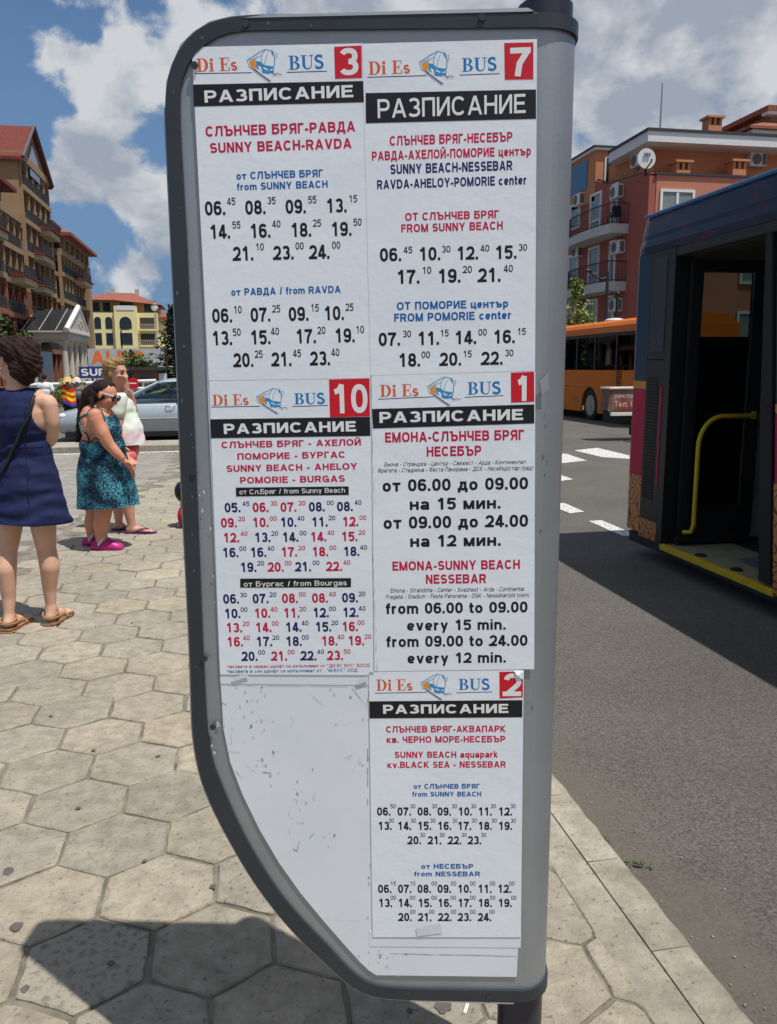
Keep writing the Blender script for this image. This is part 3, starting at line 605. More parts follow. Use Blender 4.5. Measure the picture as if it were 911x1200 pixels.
    (10, '00', -0.223, 1.0657, -0.209, 1.066, 0.0092, 'r', 0.16, 'adv', 0),
    (10, '14.', -0.1967, 1.0538, -0.1643, 1.0545, 0.0189, 'n', 0.215, 'adv', 0),
    (10, '40', -0.1661, 1.0668, -0.1521, 1.067, 0.0092, 'n', 0.16, 'adv', 0),
    (10, '15.', -0.1398, 1.0549, -0.1074, 1.0555, 0.0189, 'n', 0.215, 'adv', 0),
    (10, '20', -0.1093, 1.0678, -0.0953, 1.068, 0.0092, 'n', 0.16, 'adv', 0),
    (10, '16.', -0.089, 1.0558, -0.0568, 1.0564, 0.0189, 'r', 0.215, 'adv', 0),
    (10, '00', -0.0596, 1.0687, -0.0457, 1.0689, 0.0091, 'r', 0.16, 'adv', 0),
    (10, '16.', -0.3104, 1.0235, -0.2777, 1.0241, 0.0191, 'r', 0.215, 'adv', 0),
    (10, '40', -0.2793, 1.0365, -0.2652, 1.0368, 0.0093, 'r', 0.16, 'adv', 0),
    (10, '17.', -0.2539, 1.0245, -0.2213, 1.0252, 0.0192, 'n', 0.215, 'adv', 0),
    (10, '20', -0.2229, 1.0376, -0.2089, 1.0378, 0.0092, 'n', 0.16, 'adv', 0),
    (10, '18.', -0.197, 1.0256, -0.1645, 1.0262, 0.0191, 'n', 0.215, 'adv', 0),
    (10, '00', -0.1663, 1.0386, -0.1522, 1.0389, 0.0093, 'n', 0.16, 'adv', 0),
    (10, '18.', -0.1286, 1.0269, -0.0963, 1.0275, 0.0191, 'r', 0.215, 'adv', 0),
    (10, '40', -0.0981, 1.0399, -0.0841, 1.0402, 0.0092, 'r', 0.16, 'adv', 0),
    (10, '19.', -0.0778, 1.0279, -0.0455, 1.0285, 0.019, 'r', 0.215, 'adv', 0),
    (10, '20', -0.0469, 1.0408, -0.033, 1.0411, 0.0092, 'r', 0.16, 'adv', 0),
    (10, '20.', -0.2832, 0.9946, -0.2504, 0.9953, 0.0193, 'n', 0.215, 'adv', 0),
    (10, '00', -0.2511, 1.0078, -0.237, 1.0081, 0.0093, 'n', 0.16, 'adv', 0),
    (10, '21.', -0.2261, 0.9958, -0.1934, 0.9964, 0.0192, 'r', 0.215, 'adv', 0),
    (10, '00', -0.1942, 1.0089, -0.1801, 1.0092, 0.0093, 'r', 0.16, 'adv', 0),
    (10, '22.', -0.1696, 0.9969, -0.137, 0.9975, 0.0192, 'n', 0.215, 'adv', 0),
    (10, '40', -0.1374, 1.01, -0.1234, 1.0103, 0.0093, 'n', 0.16, 'adv', 0),
    (10, '23.', -0.1184, 0.9979, -0.086, 0.9985, 0.0192, 'r', 0.215, 'adv', 0),
    (10, '50', -0.0869, 1.011, -0.0729, 1.0113, 0.0093, 'r', 0.16, 'adv', 0),
    (10, 'Часовете в червен шрифт се изпълняват от "ДИ ЕС БУС" ЕООД', -0.3122, 0.9802, -0.0377, 0.9856, 0.0064, 'r', 0.15, 'ink', 0),
    (10, 'Часовете в син шрифт се изпълняват от   "М-БУС" ООД', -0.3125, 0.9705, -0.0612, 0.9754, 0.0065, 'b', 0.15, 'ink', 0),
    (1, 'РАЗПИСАНИЕ', -0.0152, 1.4499, 0.2427, 1.4547, 0.0197, 'w', 0.215, 'ink', 0),
    (1, '1', 0.2306, 1.4883, 0.2532, 1.4887, 0.044, 'w', 0.24, 'ink', 0),
    (1, 'ЕМОНА-СЛЪНЧЕВ БРЯГ', -0.0053, 1.4142, 0.2457, 1.4189, 0.0185, 'r', 0.215, 'ink', 0),
    (1, 'НЕСЕБЪР', 0.0702, 1.3886, 0.1693, 1.3905, 0.0182, 'r', 0.215, 'ink', 0),
    (1, 'Емона - Странджа - Център - Свежест - Арда - Континентал', -0.0073, 1.3706, 0.249, 1.3754, 0.0076, 'k', 0.13, 'ink', 0.25),
    (1, 'Фрегата - Стадиона - Феста Панорама - ДСК - Несебър(стар град)', -0.0195, 1.3592, 0.2624, 1.3645, 0.0077, 'k', 0.13, 'ink', 0.25),
    (1, 'от 06.00 до 09.00', -0.0103, 1.3238, 0.2545, 1.3288, 0.0225, 'k', 0.21, 'ink', 0),
    (1, 'на 15 мин.', 0.0395, 1.2898, 0.206, 1.2929, 0.0218, 'k', 0.21, 'ink', 0),
    (1, 'от 09.00 до 24.00', -0.0089, 1.2541, 0.2562, 1.2591, 0.0229, 'k', 0.21, 'ink', 0),
    (1, 'на 12 мин.', 0.0403, 1.22, 0.2077, 1.2232, 0.0221, 'k', 0.21, 'ink', 0),
    (1, 'EMONA-SUNNY BEACH', 0.007, 1.1746, 0.2437, 1.1792, 0.0177, 'r', 0.215, 'ink', 0),
    (1, 'NESSEBAR', 0.0695, 1.1496, 0.1819, 1.1517, 0.0178, 'r', 0.215, 'ink', 0),
    (1, 'Emona - Strandzha - Center - Svezhest - Arda - Continental', 0.0027, 1.1322, 0.2515, 1.137, 0.0081, 'k', 0.13, 'ink', 0.25),
    (1, 'Fregata - Stadium - Festa Panorama - DSK - Nessebar(old town)', -0.0061, 1.1202, 0.2612, 1.1254, 0.0081, 'k', 0.13, 'ink', 0.25),
    (1, 'from 06.00 to 09.00', -0.0058, 1.0903, 0.2592, 1.0955, 0.0214, 'k', 0.21, 'ink', 0),
    (1, 'every 15 min.', 0.0343, 1.0581, 0.2199, 1.0617, 0.0206, 'k', 0.21, 'ink', 0),
    (1, 'from 09.00 to 24.00', -0.0052, 1.025, 0.2608, 1.0302, 0.0217, 'k', 0.21, 'ink', 0),
    (1, 'every 12 min.', 0.0351, 0.9928, 0.2216, 0.9965, 0.0209, 'k', 0.21, 'ink', 0),
    (2, 'РАЗПИСАНИЕ', -0.0121, 0.8905, 0.2278, 0.8953, 0.0184, 'w', 0.215, 'ink', 0),
    (2, '2', 0.2188, 0.9293, 0.2503, 0.9299, 0.0456, 'w', 0.2, 'ink', 0),
    (2, 'СЛЪНЧЕВ БРЯГ-АКВАПАРК', -0.0067, 0.8516, 0.2239, 0.8561, 0.0135, 'r', 0.215, 'ink', 0),
    (2, 'кв. ЧЕРНО МОРЕ-НЕСЕБЪР', -0.0058, 0.8303, 0.2234, 0.8349, 0.0136, 'r', 0.215, 'ink', 0),
    (2, 'SUNNY BEACH aquapark', 0.0097, 0.7992, 0.2099, 0.8032, 0.0132, 'r', 0.215, 'ink', 0),
    (2, 'кv.BLACK SEA - NESSEBAR', -0.0047, 0.778, 0.2254, 0.7826, 0.0133, 'r', 0.215, 'ink', 0),
    (2, 'от СЛЪНЧЕВ БРЯГ', 0.0468, 0.7349, 0.1755, 0.7374, 0.0103, 'b', 0.215, 'ink', 0),
    (2, 'from SUNNY BEACH', 0.0439, 0.7183, 0.179, 0.721, 0.0104, 'b', 0.215, 'ink', 0),
    (2, '06.', -0.0255, 0.6766, 0.003, 0.6771, 0.0177, 'k', 0.215, 'adv', 0),
    (2, '50', 0.0006, 0.6927, 0.0122, 0.693, 0.0088, 'k', 0.14, 'adv', 0),
    (2, '07.', 0.015, 0.6773, 0.0435, 0.6779, 0.0177, 'k', 0.215, 'adv', 0),
    (2, '30', 0.0396, 0.6934, 0.0511, 0.6937, 0.0089, 'k', 0.14, 'adv', 0),
    (2, '08.', 0.0545, 0.678, 0.0829, 0.6786, 0.0177, 'k', 0.215, 'adv', 0),
    (2, '30', 0.0823, 0.6942, 0.0938, 0.6944, 0.0088, 'k', 0.14, 'adv', 0),
    (2, '09.', 0.0939, 0.6787, 0.1223, 0.6793, 0.0177, 'k', 0.215, 'adv', 0),
    (2, '30', 0.1211, 0.6948, 0.1326, 0.6951, 0.0088, 'k', 0.14, 'adv', 0),
    (2, '10.', 0.1347, 0.6794, 0.163, 0.68, 0.0177, 'k', 0.215, 'adv', 0),
    (2, '30', 0.1589, 0.6955, 0.1703, 0.6957, 0.0088, 'k', 0.14, 'adv', 0),
    (2, '11.', 0.1739, 0.6801, 0.2022, 0.6807, 0.0176, 'k', 0.215, 'adv', 0),
    (2, '30', 0.1975, 0.6962, 0.209, 0.6964, 0.0088, 'k', 0.14, 'adv', 0),
    (2, '12.', 0.2135, 0.6808, 0.2417, 0.6814, 0.0176, 'k', 0.215, 'adv', 0),
    (2, '30', 0.2356, 0.6968, 0.247, 0.6971, 0.0089, 'k', 0.14, 'adv', 0),
    (2, '13.', -0.0233, 0.6456, 0.0053, 0.6462, 0.0178, 'k', 0.215, 'adv', 0),
    (2, '30', -0.0029, 0.6618, 0.0087, 0.662, 0.0089, 'k', 0.14, 'adv', 0),
    (2, '14.', 0.0154, 0.6463, 0.044, 0.6469, 0.0178, 'k', 0.215, 'adv', 0),
    (2, '30', 0.0405, 0.6626, 0.0521, 0.6628, 0.0089, 'k', 0.14, 'adv', 0),
    (2, '15.', 0.055, 0.6471, 0.0835, 0.6476, 0.0179, 'k', 0.215, 'adv', 0),
    (2, '30', 0.0791, 0.6633, 0.0906, 0.6635, 0.0089, 'k', 0.14, 'adv', 0),
    (2, '16.', 0.0945, 0.6478, 0.123, 0.6484, 0.0178, 'k', 0.215, 'adv', 0),
    (2, '30', 0.1223, 0.6641, 0.1338, 0.6643, 0.0089, 'k', 0.14, 'adv', 0),
    (2, '17.', 0.134, 0.6485, 0.1624, 0.6491, 0.0178, 'k', 0.215, 'adv', 0),
    (2, '30', 0.1607, 0.6648, 0.1722, 0.665, 0.0089, 'k', 0.14, 'adv', 0),
    (2, '18.', 0.1743, 0.6493, 0.2027, 0.6498, 0.0177, 'k', 0.215, 'adv', 0),
    (2, '30', 0.1995, 0.6655, 0.2109, 0.6657, 0.0089, 'k', 0.14, 'adv', 0),
    (2, '19.', 0.2141, 0.65, 0.2424, 0.6506, 0.0177, 'k', 0.215, 'adv', 0),
    (2, '30', 0.2372, 0.6661, 0.2487, 0.6664, 0.0088, 'k', 0.14, 'adv', 0),
    (2, '20.', 0.0347, 0.6155, 0.0634, 0.6161, 0.0179, 'k', 0.215, 'adv', 0),
    (2, '30', 0.0589, 0.6318, 0.0705, 0.6321, 0.0089, 'k', 0.14, 'adv', 0),
    (2, '21.', 0.0749, 0.6163, 0.1035, 0.6169, 0.0179, 'k', 0.215, 'adv', 0),
    (2, '30', 0.0975, 0.6326, 0.1091, 0.6328, 0.009, 'k', 0.14, 'adv', 0),
    (2, '22.', 0.1145, 0.617, 0.1431, 0.6176, 0.0179, 'k', 0.215, 'adv', 0),
    (2, '30', 0.1409, 0.6334, 0.1524, 0.6336, 0.009, 'k', 0.14, 'adv', 0),
    (2, '23.', 0.1541, 0.6178, 0.1825, 0.6184, 0.0179, 'k', 0.215, 'adv', 0),
    (2, '30', 0.1793, 0.6341, 0.1909, 0.6344, 0.0089, 'k', 0.14, 'adv', 0),
    (2, 'от НЕСЕБЪР', 0.0619, 0.5628, 0.1653, 0.5649, 0.0107, 'b', 0.215, 'ink', 0),
    (2, 'from NESSEBAR', 0.0478, 0.5458, 0.1791, 0.5485, 0.0107, 'b', 0.215, 'ink', 0),
    (2, '06.', -0.0248, 0.5075, 0.0042, 0.508, 0.0183, 'k', 0.215, 'adv', 0),
    (2, '15', 0.0003, 0.5243, 0.0121, 0.5245, 0.0092, 'k', 0.14, 'adv', 0),
    (2, '07.', 0.0155, 0.5083, 0.0445, 0.5089, 0.0184, 'k', 0.215, 'adv', 0),
    (2, '10', 0.0395, 0.5251, 0.0512, 0.5254, 0.0092, 'k', 0.14, 'adv', 0),
    (2, '08.', 0.0547, 0.5092, 0.0836, 0.5098, 0.0184, 'k', 0.215, 'adv', 0),
    (2, '00', 0.0825, 0.5261, 0.0942, 0.5263, 0.0091, 'k', 0.14, 'adv', 0),
    (2, '09.', 0.0948, 0.5101, 0.1237, 0.5107, 0.0183, 'k', 0.215, 'adv', 0),
    (2, '00', 0.121, 0.5269, 0.1327, 0.5271, 0.0092, 'k', 0.14, 'adv', 0),
    (2, '10.', 0.1353, 0.511, 0.1641, 0.5116, 0.0183, 'k', 0.215, 'adv', 0),
    (2, '00', 0.1595, 0.5277, 0.1712, 0.528, 0.0091, 'k', 0.14, 'adv', 0),
    (2, '11.', 0.1758, 0.5119, 0.2045, 0.5125, 0.0183, 'k', 0.215, 'adv', 0),
    (2, '00', 0.1988, 0.5286, 0.2105, 0.5288, 0.0091, 'k', 0.14, 'adv', 0),
    (2, '12.', 0.2151, 0.5128, 0.2438, 0.5134, 0.0183, 'k', 0.215, 'adv', 0),
    (2, '00', 0.2371, 0.5294, 0.2487, 0.5297, 0.0092, 'k', 0.14, 'adv', 0),
    (2, '13.', -0.0236, 0.4759, 0.0056, 0.4765, 0.0185, 'k', 0.215, 'adv', 0),
    (2, '00', 0.0002, 0.4928, 0.012, 0.493, 0.0092, 'k', 0.14, 'adv', 0),
    (2, '14.', 0.0159, 0.4768, 0.045, 0.4774, 0.0185, 'k', 0.215, 'adv', 0),
    (2, '00', 0.039, 0.4936, 0.0508, 0.4939, 0.0092, 'k', 0.14, 'adv', 0),
    (2, '15.', 0.0562, 0.4777, 0.0852, 0.4783, 0.0185, 'k', 0.215, 'adv', 0),
    (2, '00', 0.0826, 0.4946, 0.0944, 0.4949, 0.0092, 'k', 0.14, 'adv', 0),
    (2, '16.', 0.0959, 0.4786, 0.1249, 0.4792, 0.0185, 'k', 0.215, 'adv', 0),
    (2, '00', 0.1208, 0.4955, 0.1325, 0.4957, 0.0092, 'k', 0.14, 'adv', 0),
    (2, '17.', 0.1361, 0.4796, 0.165, 0.4801, 0.0185, 'k', 0.215, 'adv', 0),
    (2, '00', 0.1599, 0.4964, 0.1716, 0.4966, 0.0092, 'k', 0.14, 'adv', 0),
    (2, '18.', 0.1767, 0.4805, 0.2055, 0.4811, 0.0184, 'k', 0.215, 'adv', 0),
    (2, '00', 0.1993, 0.4973, 0.211, 0.4975, 0.0092, 'k', 0.14, 'adv', 0),
    (2, '19.', 0.2167, 0.4814, 0.2455, 0.482, 0.0184, 'k', 0.215, 'adv', 0),
    (2, '00', 0.2417, 0.4982, 0.2533, 0.4985, 0.0091, 'k', 0.14, 'adv', 0),
    (2, '20.', 0.0158, 0.445, 0.045, 0.4456, 0.0186, 'k', 0.215, 'adv', 0),
    (2, '00', 0.0395, 0.462, 0.0513, 0.4622, 0.0093, 'k', 0.14, 'adv', 0),
    (2, '21.', 0.0557, 0.4459, 0.0849, 0.4465, 0.0186, 'k', 0.215, 'adv', 0),
    (2, '00', 0.0778, 0.4629, 0.0896, 0.4631, 0.0093, 'k', 0.14, 'adv', 0),
    (2, '22.', 0.0961, 0.4469, 0.1252, 0.4475, 0.0186, 'k', 0.215, 'adv', 0),
    (2, '00', 0.1215, 0.4639, 0.1333, 0.4642, 0.0093, 'k', 0.14, 'adv', 0),
    (2, '23.', 0.1359, 0.4479, 0.1649, 0.4485, 0.0185, 'k', 0.215, 'adv', 0),
    (2, '00', 0.1603, 0.4648, 0.172, 0.4651, 0.0093, 'k', 0.14, 'adv', 0),
    (2, '24.', 0.1761, 0.4488, 0.2051, 0.4494, 0.0185, 'k', 0.215, 'adv', 0),
    (2, '00', 0.1989, 0.4657, 0.2106, 0.466, 0.0093, 'k', 0.14, 'adv', 0),
]
LOGO = [
    (3, 'DiEs', -0.3221, 2.0451, -0.2522, 2.0463, 0.0211),
    (3, 'BUS', -0.1648, 2.0455, -0.1064, 2.0465, 0.0222),
    (3, 'line', -0.3252, 2.0426, -0.2282, 2.0423),
    (3, 'line', -0.1683, 2.0417, -0.1002, 2.0423),
    (3, 'bus', -0.2362, 2.0294, -0.1774, 2.0284, -0.2344, 2.0791),
    (7, 'DiEs', -0.0297, 2.0352, 0.0403, 2.0365, 0.0209),
    (7, 'BUS', 0.1272, 2.0372, 0.1844, 2.0382, 0.0212),
    (7, 'line', -0.0318, 2.0316, 0.0679, 2.0324),
    (7, 'line', 0.1232, 2.0322, 0.1906, 2.0333),
    (7, 'bus', 0.0564, 2.02, 0.1143, 2.019, 0.0563, 2.0706),
    (10, 'DiEs', -0.3191, 1.4819, -0.2528, 1.4831, 0.0198),
    (10, 'BUS', -0.1695, 1.4837, -0.1149, 1.4847, 0.0201),
    (10, 'line', -0.3214, 1.4795, -0.2319, 1.4806),
    (10, 'line', -0.1732, 1.4799, -0.1083, 1.4819),
    (10, 'bus', -0.239, 1.4682, -0.1819, 1.4681, -0.2375, 1.513),
    (1, 'DiEs', -0.014, 1.4965, 0.0554, 1.4978, 0.0217),
    (1, 'BUS', 0.1429, 1.4999, 0.2012, 1.501, 0.0225),
    (1, 'line', -0.0176, 1.4925, 0.0826, 1.4965),
    (1, 'line', 0.1385, 1.4954, 0.2069, 1.4982),
    (1, 'bus', 0.0717, 1.4817, 0.1304, 1.4815, 0.0715, 1.532),
    (2, 'DiEs', -0.025, 0.9373, 0.0444, 0.9386, 0.0227),
    (2, 'BUS', 0.1326, 0.9405, 0.1907, 0.9417, 0.0226),
    (2, 'line', -0.0283, 0.9321, 0.072, 0.9352),
    (2, 'line', 0.1285, 0.9348, 0.1968, 0.9375),
    (2, 'bus', 0.0608, 0.9212, 0.1192, 0.9219, 0.0607, 0.972),
]
SHEET = {3: [(-0.3292, 2.0843), (-0.0402, 2.0848), (-0.0312, 1.53), (-0.3242, 1.5271)], 7: [(-0.0398, 2.0841), (0.2516, 2.0857), (0.2624, 1.5416), (-0.0308, 1.5348)], 10: [(-0.3236, 1.5265), (-0.0313, 1.5294), (-0.0303, 0.9689), (-0.3267, 0.9673)], 1: [(-0.0293, 1.5345), (0.263, 1.541), (0.2752, 0.9838), (-0.0283, 0.9765)], 2: [(-0.0391, 0.9747), (0.2556, 0.9811), (0.263, 0.4149), (-0.0367, 0.4075)]}
BAND = {3: [(-0.3293, 2.0253), (-0.0388, 2.0259), (-0.038, 1.9924), (-0.3297, 1.9903)], 7: [(-0.0349, 2.0067), (0.2519, 2.0075), (0.2531, 1.9614), (-0.035, 1.959)], 10: [(-0.3246, 1.4574), (-0.0324, 1.461), (-0.0318, 1.4266), (-0.3248, 1.4227)], 1: [(-0.0287, 1.4751), (0.2625, 1.4824), (0.2634, 1.4484), (-0.0277, 1.4399)], 2: [(-0.0388, 0.9156), (0.2542, 0.9214), (0.255, 0.8867), (-0.0386, 0.8806)]}
BAND2 = [[(-0.2823, 1.3315), (-0.0731, 1.3339), (-0.0729, 1.318), (-0.2824, 1.315)], [(-0.2805, 1.158), (-0.0709, 1.16), (-0.0711, 1.1425), (-0.2811, 1.1404)]]
TILE = {3: [(-0.0872, 2.0801), (-0.0411, 2.0812), (-0.0409, 2.0309), (-0.0864, 2.0302)], 7: [(0.1974, 2.0804), (0.2455, 2.0806), (0.247, 2.0236), (0.1993, 2.0236)], 10: [(-0.1057, 1.5281), (-0.0327, 1.5295), (-0.0324, 1.4619), (-0.1051, 1.4604)], 1: [(0.2196, 1.5386), (0.2606, 1.5401), (0.2624, 1.4872), (0.2211, 1.4856)], 2: [(0.2095, 0.9779), (0.2538, 0.9793), (0.255, 0.9273), (0.211, 0.9244)]}
OUTER = [(0.2824, 2.1262), (0.2515, 2.127), (-0.0178, 2.1306), (-0.1783, 2.1336), (-0.2606, 2.133), (-0.2977, 2.1258), (-0.3274, 2.1095), (-0.3492, 2.0908), (-0.3676, 2.0569), (-0.3769, 2.0314), (-0.3806, 1.9988), (-0.381, 1.9438), (-0.381, 1.7596), (-0.3816, 1.535), (-0.3841, 1.3492), (-0.384, 1.0179), (-0.3875, 0.8426), (-0.3809, 0.7761), (-0.3709, 0.7293), (-0.3471, 0.6667), (-0.3153, 0.5982), (-0.2829, 0.5346), (-0.2448, 0.4741), (-0.2015, 0.4151), (-0.1625, 0.3711), (-0.1184, 0.3268), (-0.0889, 0.2939), (-0.0633, 0.2746), (-0.0327, 0.2645), (0.0503, 0.2618), (0.2501, 0.2636), (0.2797, 0.2655)]
INNER = [(0.2831, 2.1027), (0.2521, 2.1034), (-0.0179, 2.1063), (-0.2572, 2.1088), (-0.299, 2.0974), (-0.3249, 2.0751), (-0.3428, 2.0537), (-0.3518, 2.0336), (-0.3544, 1.9983), (-0.3549, 1.9295), (-0.3527, 1.7593), (-0.3546, 1.5349), (-0.3553, 1.3492), (-0.3579, 1.0182), (-0.3575, 0.8963), (-0.3565, 0.843), (-0.3513, 0.7874), (-0.3296, 0.7249), (-0.3029, 0.6516), (-0.2709, 0.5827), (-0.229, 0.5079), (-0.181, 0.4428), (-0.1271, 0.3837), (-0.0883, 0.3336), (-0.0581, 0.3027), (-0.0324, 0.2934), (0.0503, 0.2898), (0.2747, 0.2921), (0.2791, 0.2922)]
WHITE = [(-0.326, 1.7446), (-0.3276, 1.5908), (-0.3281, 1.3252), (-0.3278, 0.9447), (-0.3278, 0.8434), (-0.3173, 0.7879), (-0.2958, 0.7201), (-0.2642, 0.6422), (-0.2224, 0.5624), (-0.1848, 0.5033), (-0.1357, 0.4381), (-0.0877, 0.3789), (-0.0625, 0.3461), (-0.0445, 0.3269), (-0.0305, 0.3187), (0.2568, 0.3224), (0.2589, 0.4148), (0.2456, 1.286), (0.2278, 2.0552), (-0.3203, 2.0654)]
SCRATCH = [(1.5, [(-0.043, 0.8168), (-0.0443, 0.6852)]), (1.2, [(-0.201, 0.6824), (-0.2008, 0.6322)]), (2, [(-0.1943, 0.6004), (-0.1871, 0.5952), (-0.1816, 0.6166)]), (1, [(-0.1055, 0.7878), (-0.0742, 0.8036), (-0.0815, 0.7933), (-0.1031, 0.7878)]), (1, [(-0.0846, 0.7392), (-0.0575, 0.8013)]), (1.4, [(-0.3037, 0.7668), (-0.2982, 0.7565), (-0.2887, 0.7504)]), (1.2, [(-0.2838, 0.78), (-0.2674, 0.7648)]), (2.4, [(-0.2505, 0.765), (-0.2336, 0.7627)]), (1, [(-0.2315, 0.7859), (-0.2331, 0.7627)]), (1, [(-0.2093, 0.7662), (-0.1973, 0.7653)]), (1.2, [(-0.1511, 0.7173), (-0.1504, 0.7043)]), (0.8, [(-0.3104, 0.8437), (-0.3103, 0.8207)]), (1, [(-0.1974, 0.6693), (-0.1927, 0.6641), (-0.1954, 0.6535)]), (1.2, [(-0.1619, 0.625), (-0.1519, 0.6342)]), (1, [(-0.1667, 0.9415), (-0.1272, 0.9046)]), (1.5, [(-0.1192, 0.9554), (-0.0474, 0.9512)]), (1.2, [(-0.0724, 0.9425), (-0.0469, 0.908)]), (1.2, [(-0.0396, 0.933), (-0.0471, 0.888)]), (1.2, [(-0.3091, 0.8772), (-0.3082, 0.8747)]), (1, [(-0.3279, 0.9447), (-0.0418, 0.9443)]), (0.8, [(-0.2038, 0.8811), (-0.1942, 0.8837), (-0.1874, 0.8712), (-0.1924, 0.861)]), (0.8, [(-0.0654, 0.9327), (-0.0492, 0.908)]), (1, [(-0.3214, 0.8077), (-0.295, 0.8055)]), (1, [(-0.136, 0.4441), (-0.064, 0.4425)]), (1.6, [(-0.0394, 0.3659), (0.0105, 0.3699), (0.1, 0.3695), (0.1841, 0.3705), (0.2557, 0.3696)]), (1, [(0.1939, 0.3747), (0.2087, 0.3767)]), (0.9, [(0.0671, 0.6267), (0.072, 0.6003)]), (0.9, [(0.0865, 0.6059), (0.1028, 0.7112)]), (1, [(0.2255, 0.3988), (0.2318, 0.4056)]), (1.2, [(0.0849, 0.4328), (0.0923, 0.4248)]), (0.8, [(0.0738, 0.8184), (0.074, 0.752)]), (1, [(-0.0295, 1.2303), (-0.0223, 0.98)]), (1.2, [(-0.031, 1.2117), (-0.0303, 0.9725)]), (1, [(-0.0292, 1.52), (-0.0244, 1.3016)])]
FRAME = {'O': [0.2783, 1.4658, 0.0], 'eu': [0.97417, -0.2258, 0.0], 'en': [-0.2258, -0.97417, -0.0]}
# ------------------------------------------------------------------ the setting: ground, road, pavement, kerb
m_asphalt = mat('asphalt', (0.042, 0.038, 0.033), 0.9, col2=(0.175, 0.160, 0.137), scale=95, bump=0.006, bscale=150, thr=(0.30, 0.74), detail=5)
def road_wear(m):
    # wheel polish in big soft patches and tan dust swept against the kerb (kerb line x = 1.18 m)
    nt = m.node_tree; L = nt.links; b = nt.nodes['Principled BSDF']; src = b.inputs['Base Color'].links[0].from_socket
    tcn = [n for n in nt.nodes if n.type == 'TEX_COORD'][0]
    n = nt.nodes.new('ShaderNodeTexNoise'); n.inputs['Scale'].default_value = .9; n.inputs['Detail'].default_value = 7; L.new(tcn.outputs['Object'], n.inputs['Vector'])
    mr = nt.nodes.new('ShaderNodeMapRange'); L.new(n.outputs['Fac'], mr.inputs['Value']); mr.inputs['From Min'].default_value = .3; mr.inputs['From Max'].default_value = .7; mr.inputs['To Min'].default_value = .84; mr.inputs['To Max'].default_value = 1.14
    sc = nt.nodes.new('ShaderNodeVectorMath'); sc.operation = 'SCALE'; L.new(src, sc.inputs[0]); L.new(mr.outputs[0], sc.inputs['Scale'])
    sp = nt.nodes.new('ShaderNodeSeparateXYZ'); L.new(tcn.outputs['Object'], sp.inputs[0])
    n2 = nt.nodes.new('ShaderNodeTexNoise'); n2.inputs['Scale'].default_value = 4.5; n2.inputs['Detail'].default_value = 9; L.new(tcn.outputs['Object'], n2.inputs['Vector'])
    ad = nt.nodes.new('ShaderNodeMath'); ad.operation = 'MULTIPLY_ADD'; L.new(n2.outputs['Fac'], ad.inputs[0]); ad.inputs[1].default_value = -.75; L.new(sp.outputs[0], ad.inputs[2])
    m2 = nt.nodes.new('ShaderNodeMapRange'); m2.interpolation_type = 'SMOOTHSTEP'; L.new(ad.outputs[0], m2.inputs['Value']); m2.inputs['From Min'].default_value = 1.22; m2.inputs['From Max'].default_value = .82; m2.inputs['To Max'].default_value = .8
    mx = nt.nodes.new('ShaderNodeMix'); mx.data_type = 'RGBA'; L.new(m2.outputs[0], mx.inputs['Factor']); L.new(sc.outputs[0], mx.inputs['A']); mx.inputs['B'].default_value = (0.130, 0.114, 0.090, 1)
    L.new(mx.outputs['Result'], b.inputs['Base Color'])
road_wear(m_asphalt)
m_far = mat('far_asphalt', (0.135, 0.128, 0.118), 0.92, var=0.15, scale=0.6)
m_hex = mat('hex_stone', (0.275, 0.242, 0.182), 0.92, col2=(0.455, 0.402, 0.312), scale=16, bump=0.012, bscale=48, island=0.07, thr=(0.26, 0.66), detail=12)
def weather(m, scale=1.1, lo=.74, hi=1.12, spots=True):
    nt = m.node_tree; L = nt.links; b = nt.nodes['Principled BSDF']; src = b.inputs['Base Color'].links[0].from_socket
    tcn = [n for n in nt.nodes if n.type == 'TEX_COORD'][0]
    n = nt.nodes.new('ShaderNodeTexNoise'); n.inputs['Scale'].default_value = scale; n.inputs['Detail'].default_value = 8; n.inputs['Roughness'].default_value = .65; L.new(tcn.outputs['Object'], n.inputs['Vector'])
    mr = nt.nodes.new('ShaderNodeMapRange'); L.new(n.outputs['Fac'], mr.inputs['Value']); mr.inputs['From Min'].default_value = .3; mr.inputs['From Max'].default_value = .7; mr.inputs['To Min'].default_value = lo; mr.inputs['To Max'].default_value = hi
    n2 = nt.nodes.new('ShaderNodeTexNoise'); n2.inputs['Scale'].default_value = 62; n2.inputs['Detail'].default_value = 3; L.new(tcn.outputs['Object'], n2.inputs['Vector'])
    m2 = nt.nodes.new('ShaderNodeMapRange'); L.new(n2.outputs['Fac'], m2.inputs['Value']); m2.inputs['From Min'].default_value = .30; m2.inputs['From Max'].default_value = .40; m2.inputs['To Min'].default_value = .55
    mu = nt.nodes.new('ShaderNodeMath'); mu.operation = 'MULTIPLY'; L.new(mr.outputs[0], mu.inputs[0]); L.new(m2.outputs[0], mu.inputs[1])
    sc = nt.nodes.new('ShaderNodeVectorMath'); sc.operation = 'SCALE'; L.new(src, sc.inputs[0]); L.new(mu.outputs[0], sc.inputs['Scale']); L.new(sc.outputs[0], b.inputs['Base Color'])
weather(m_hex)
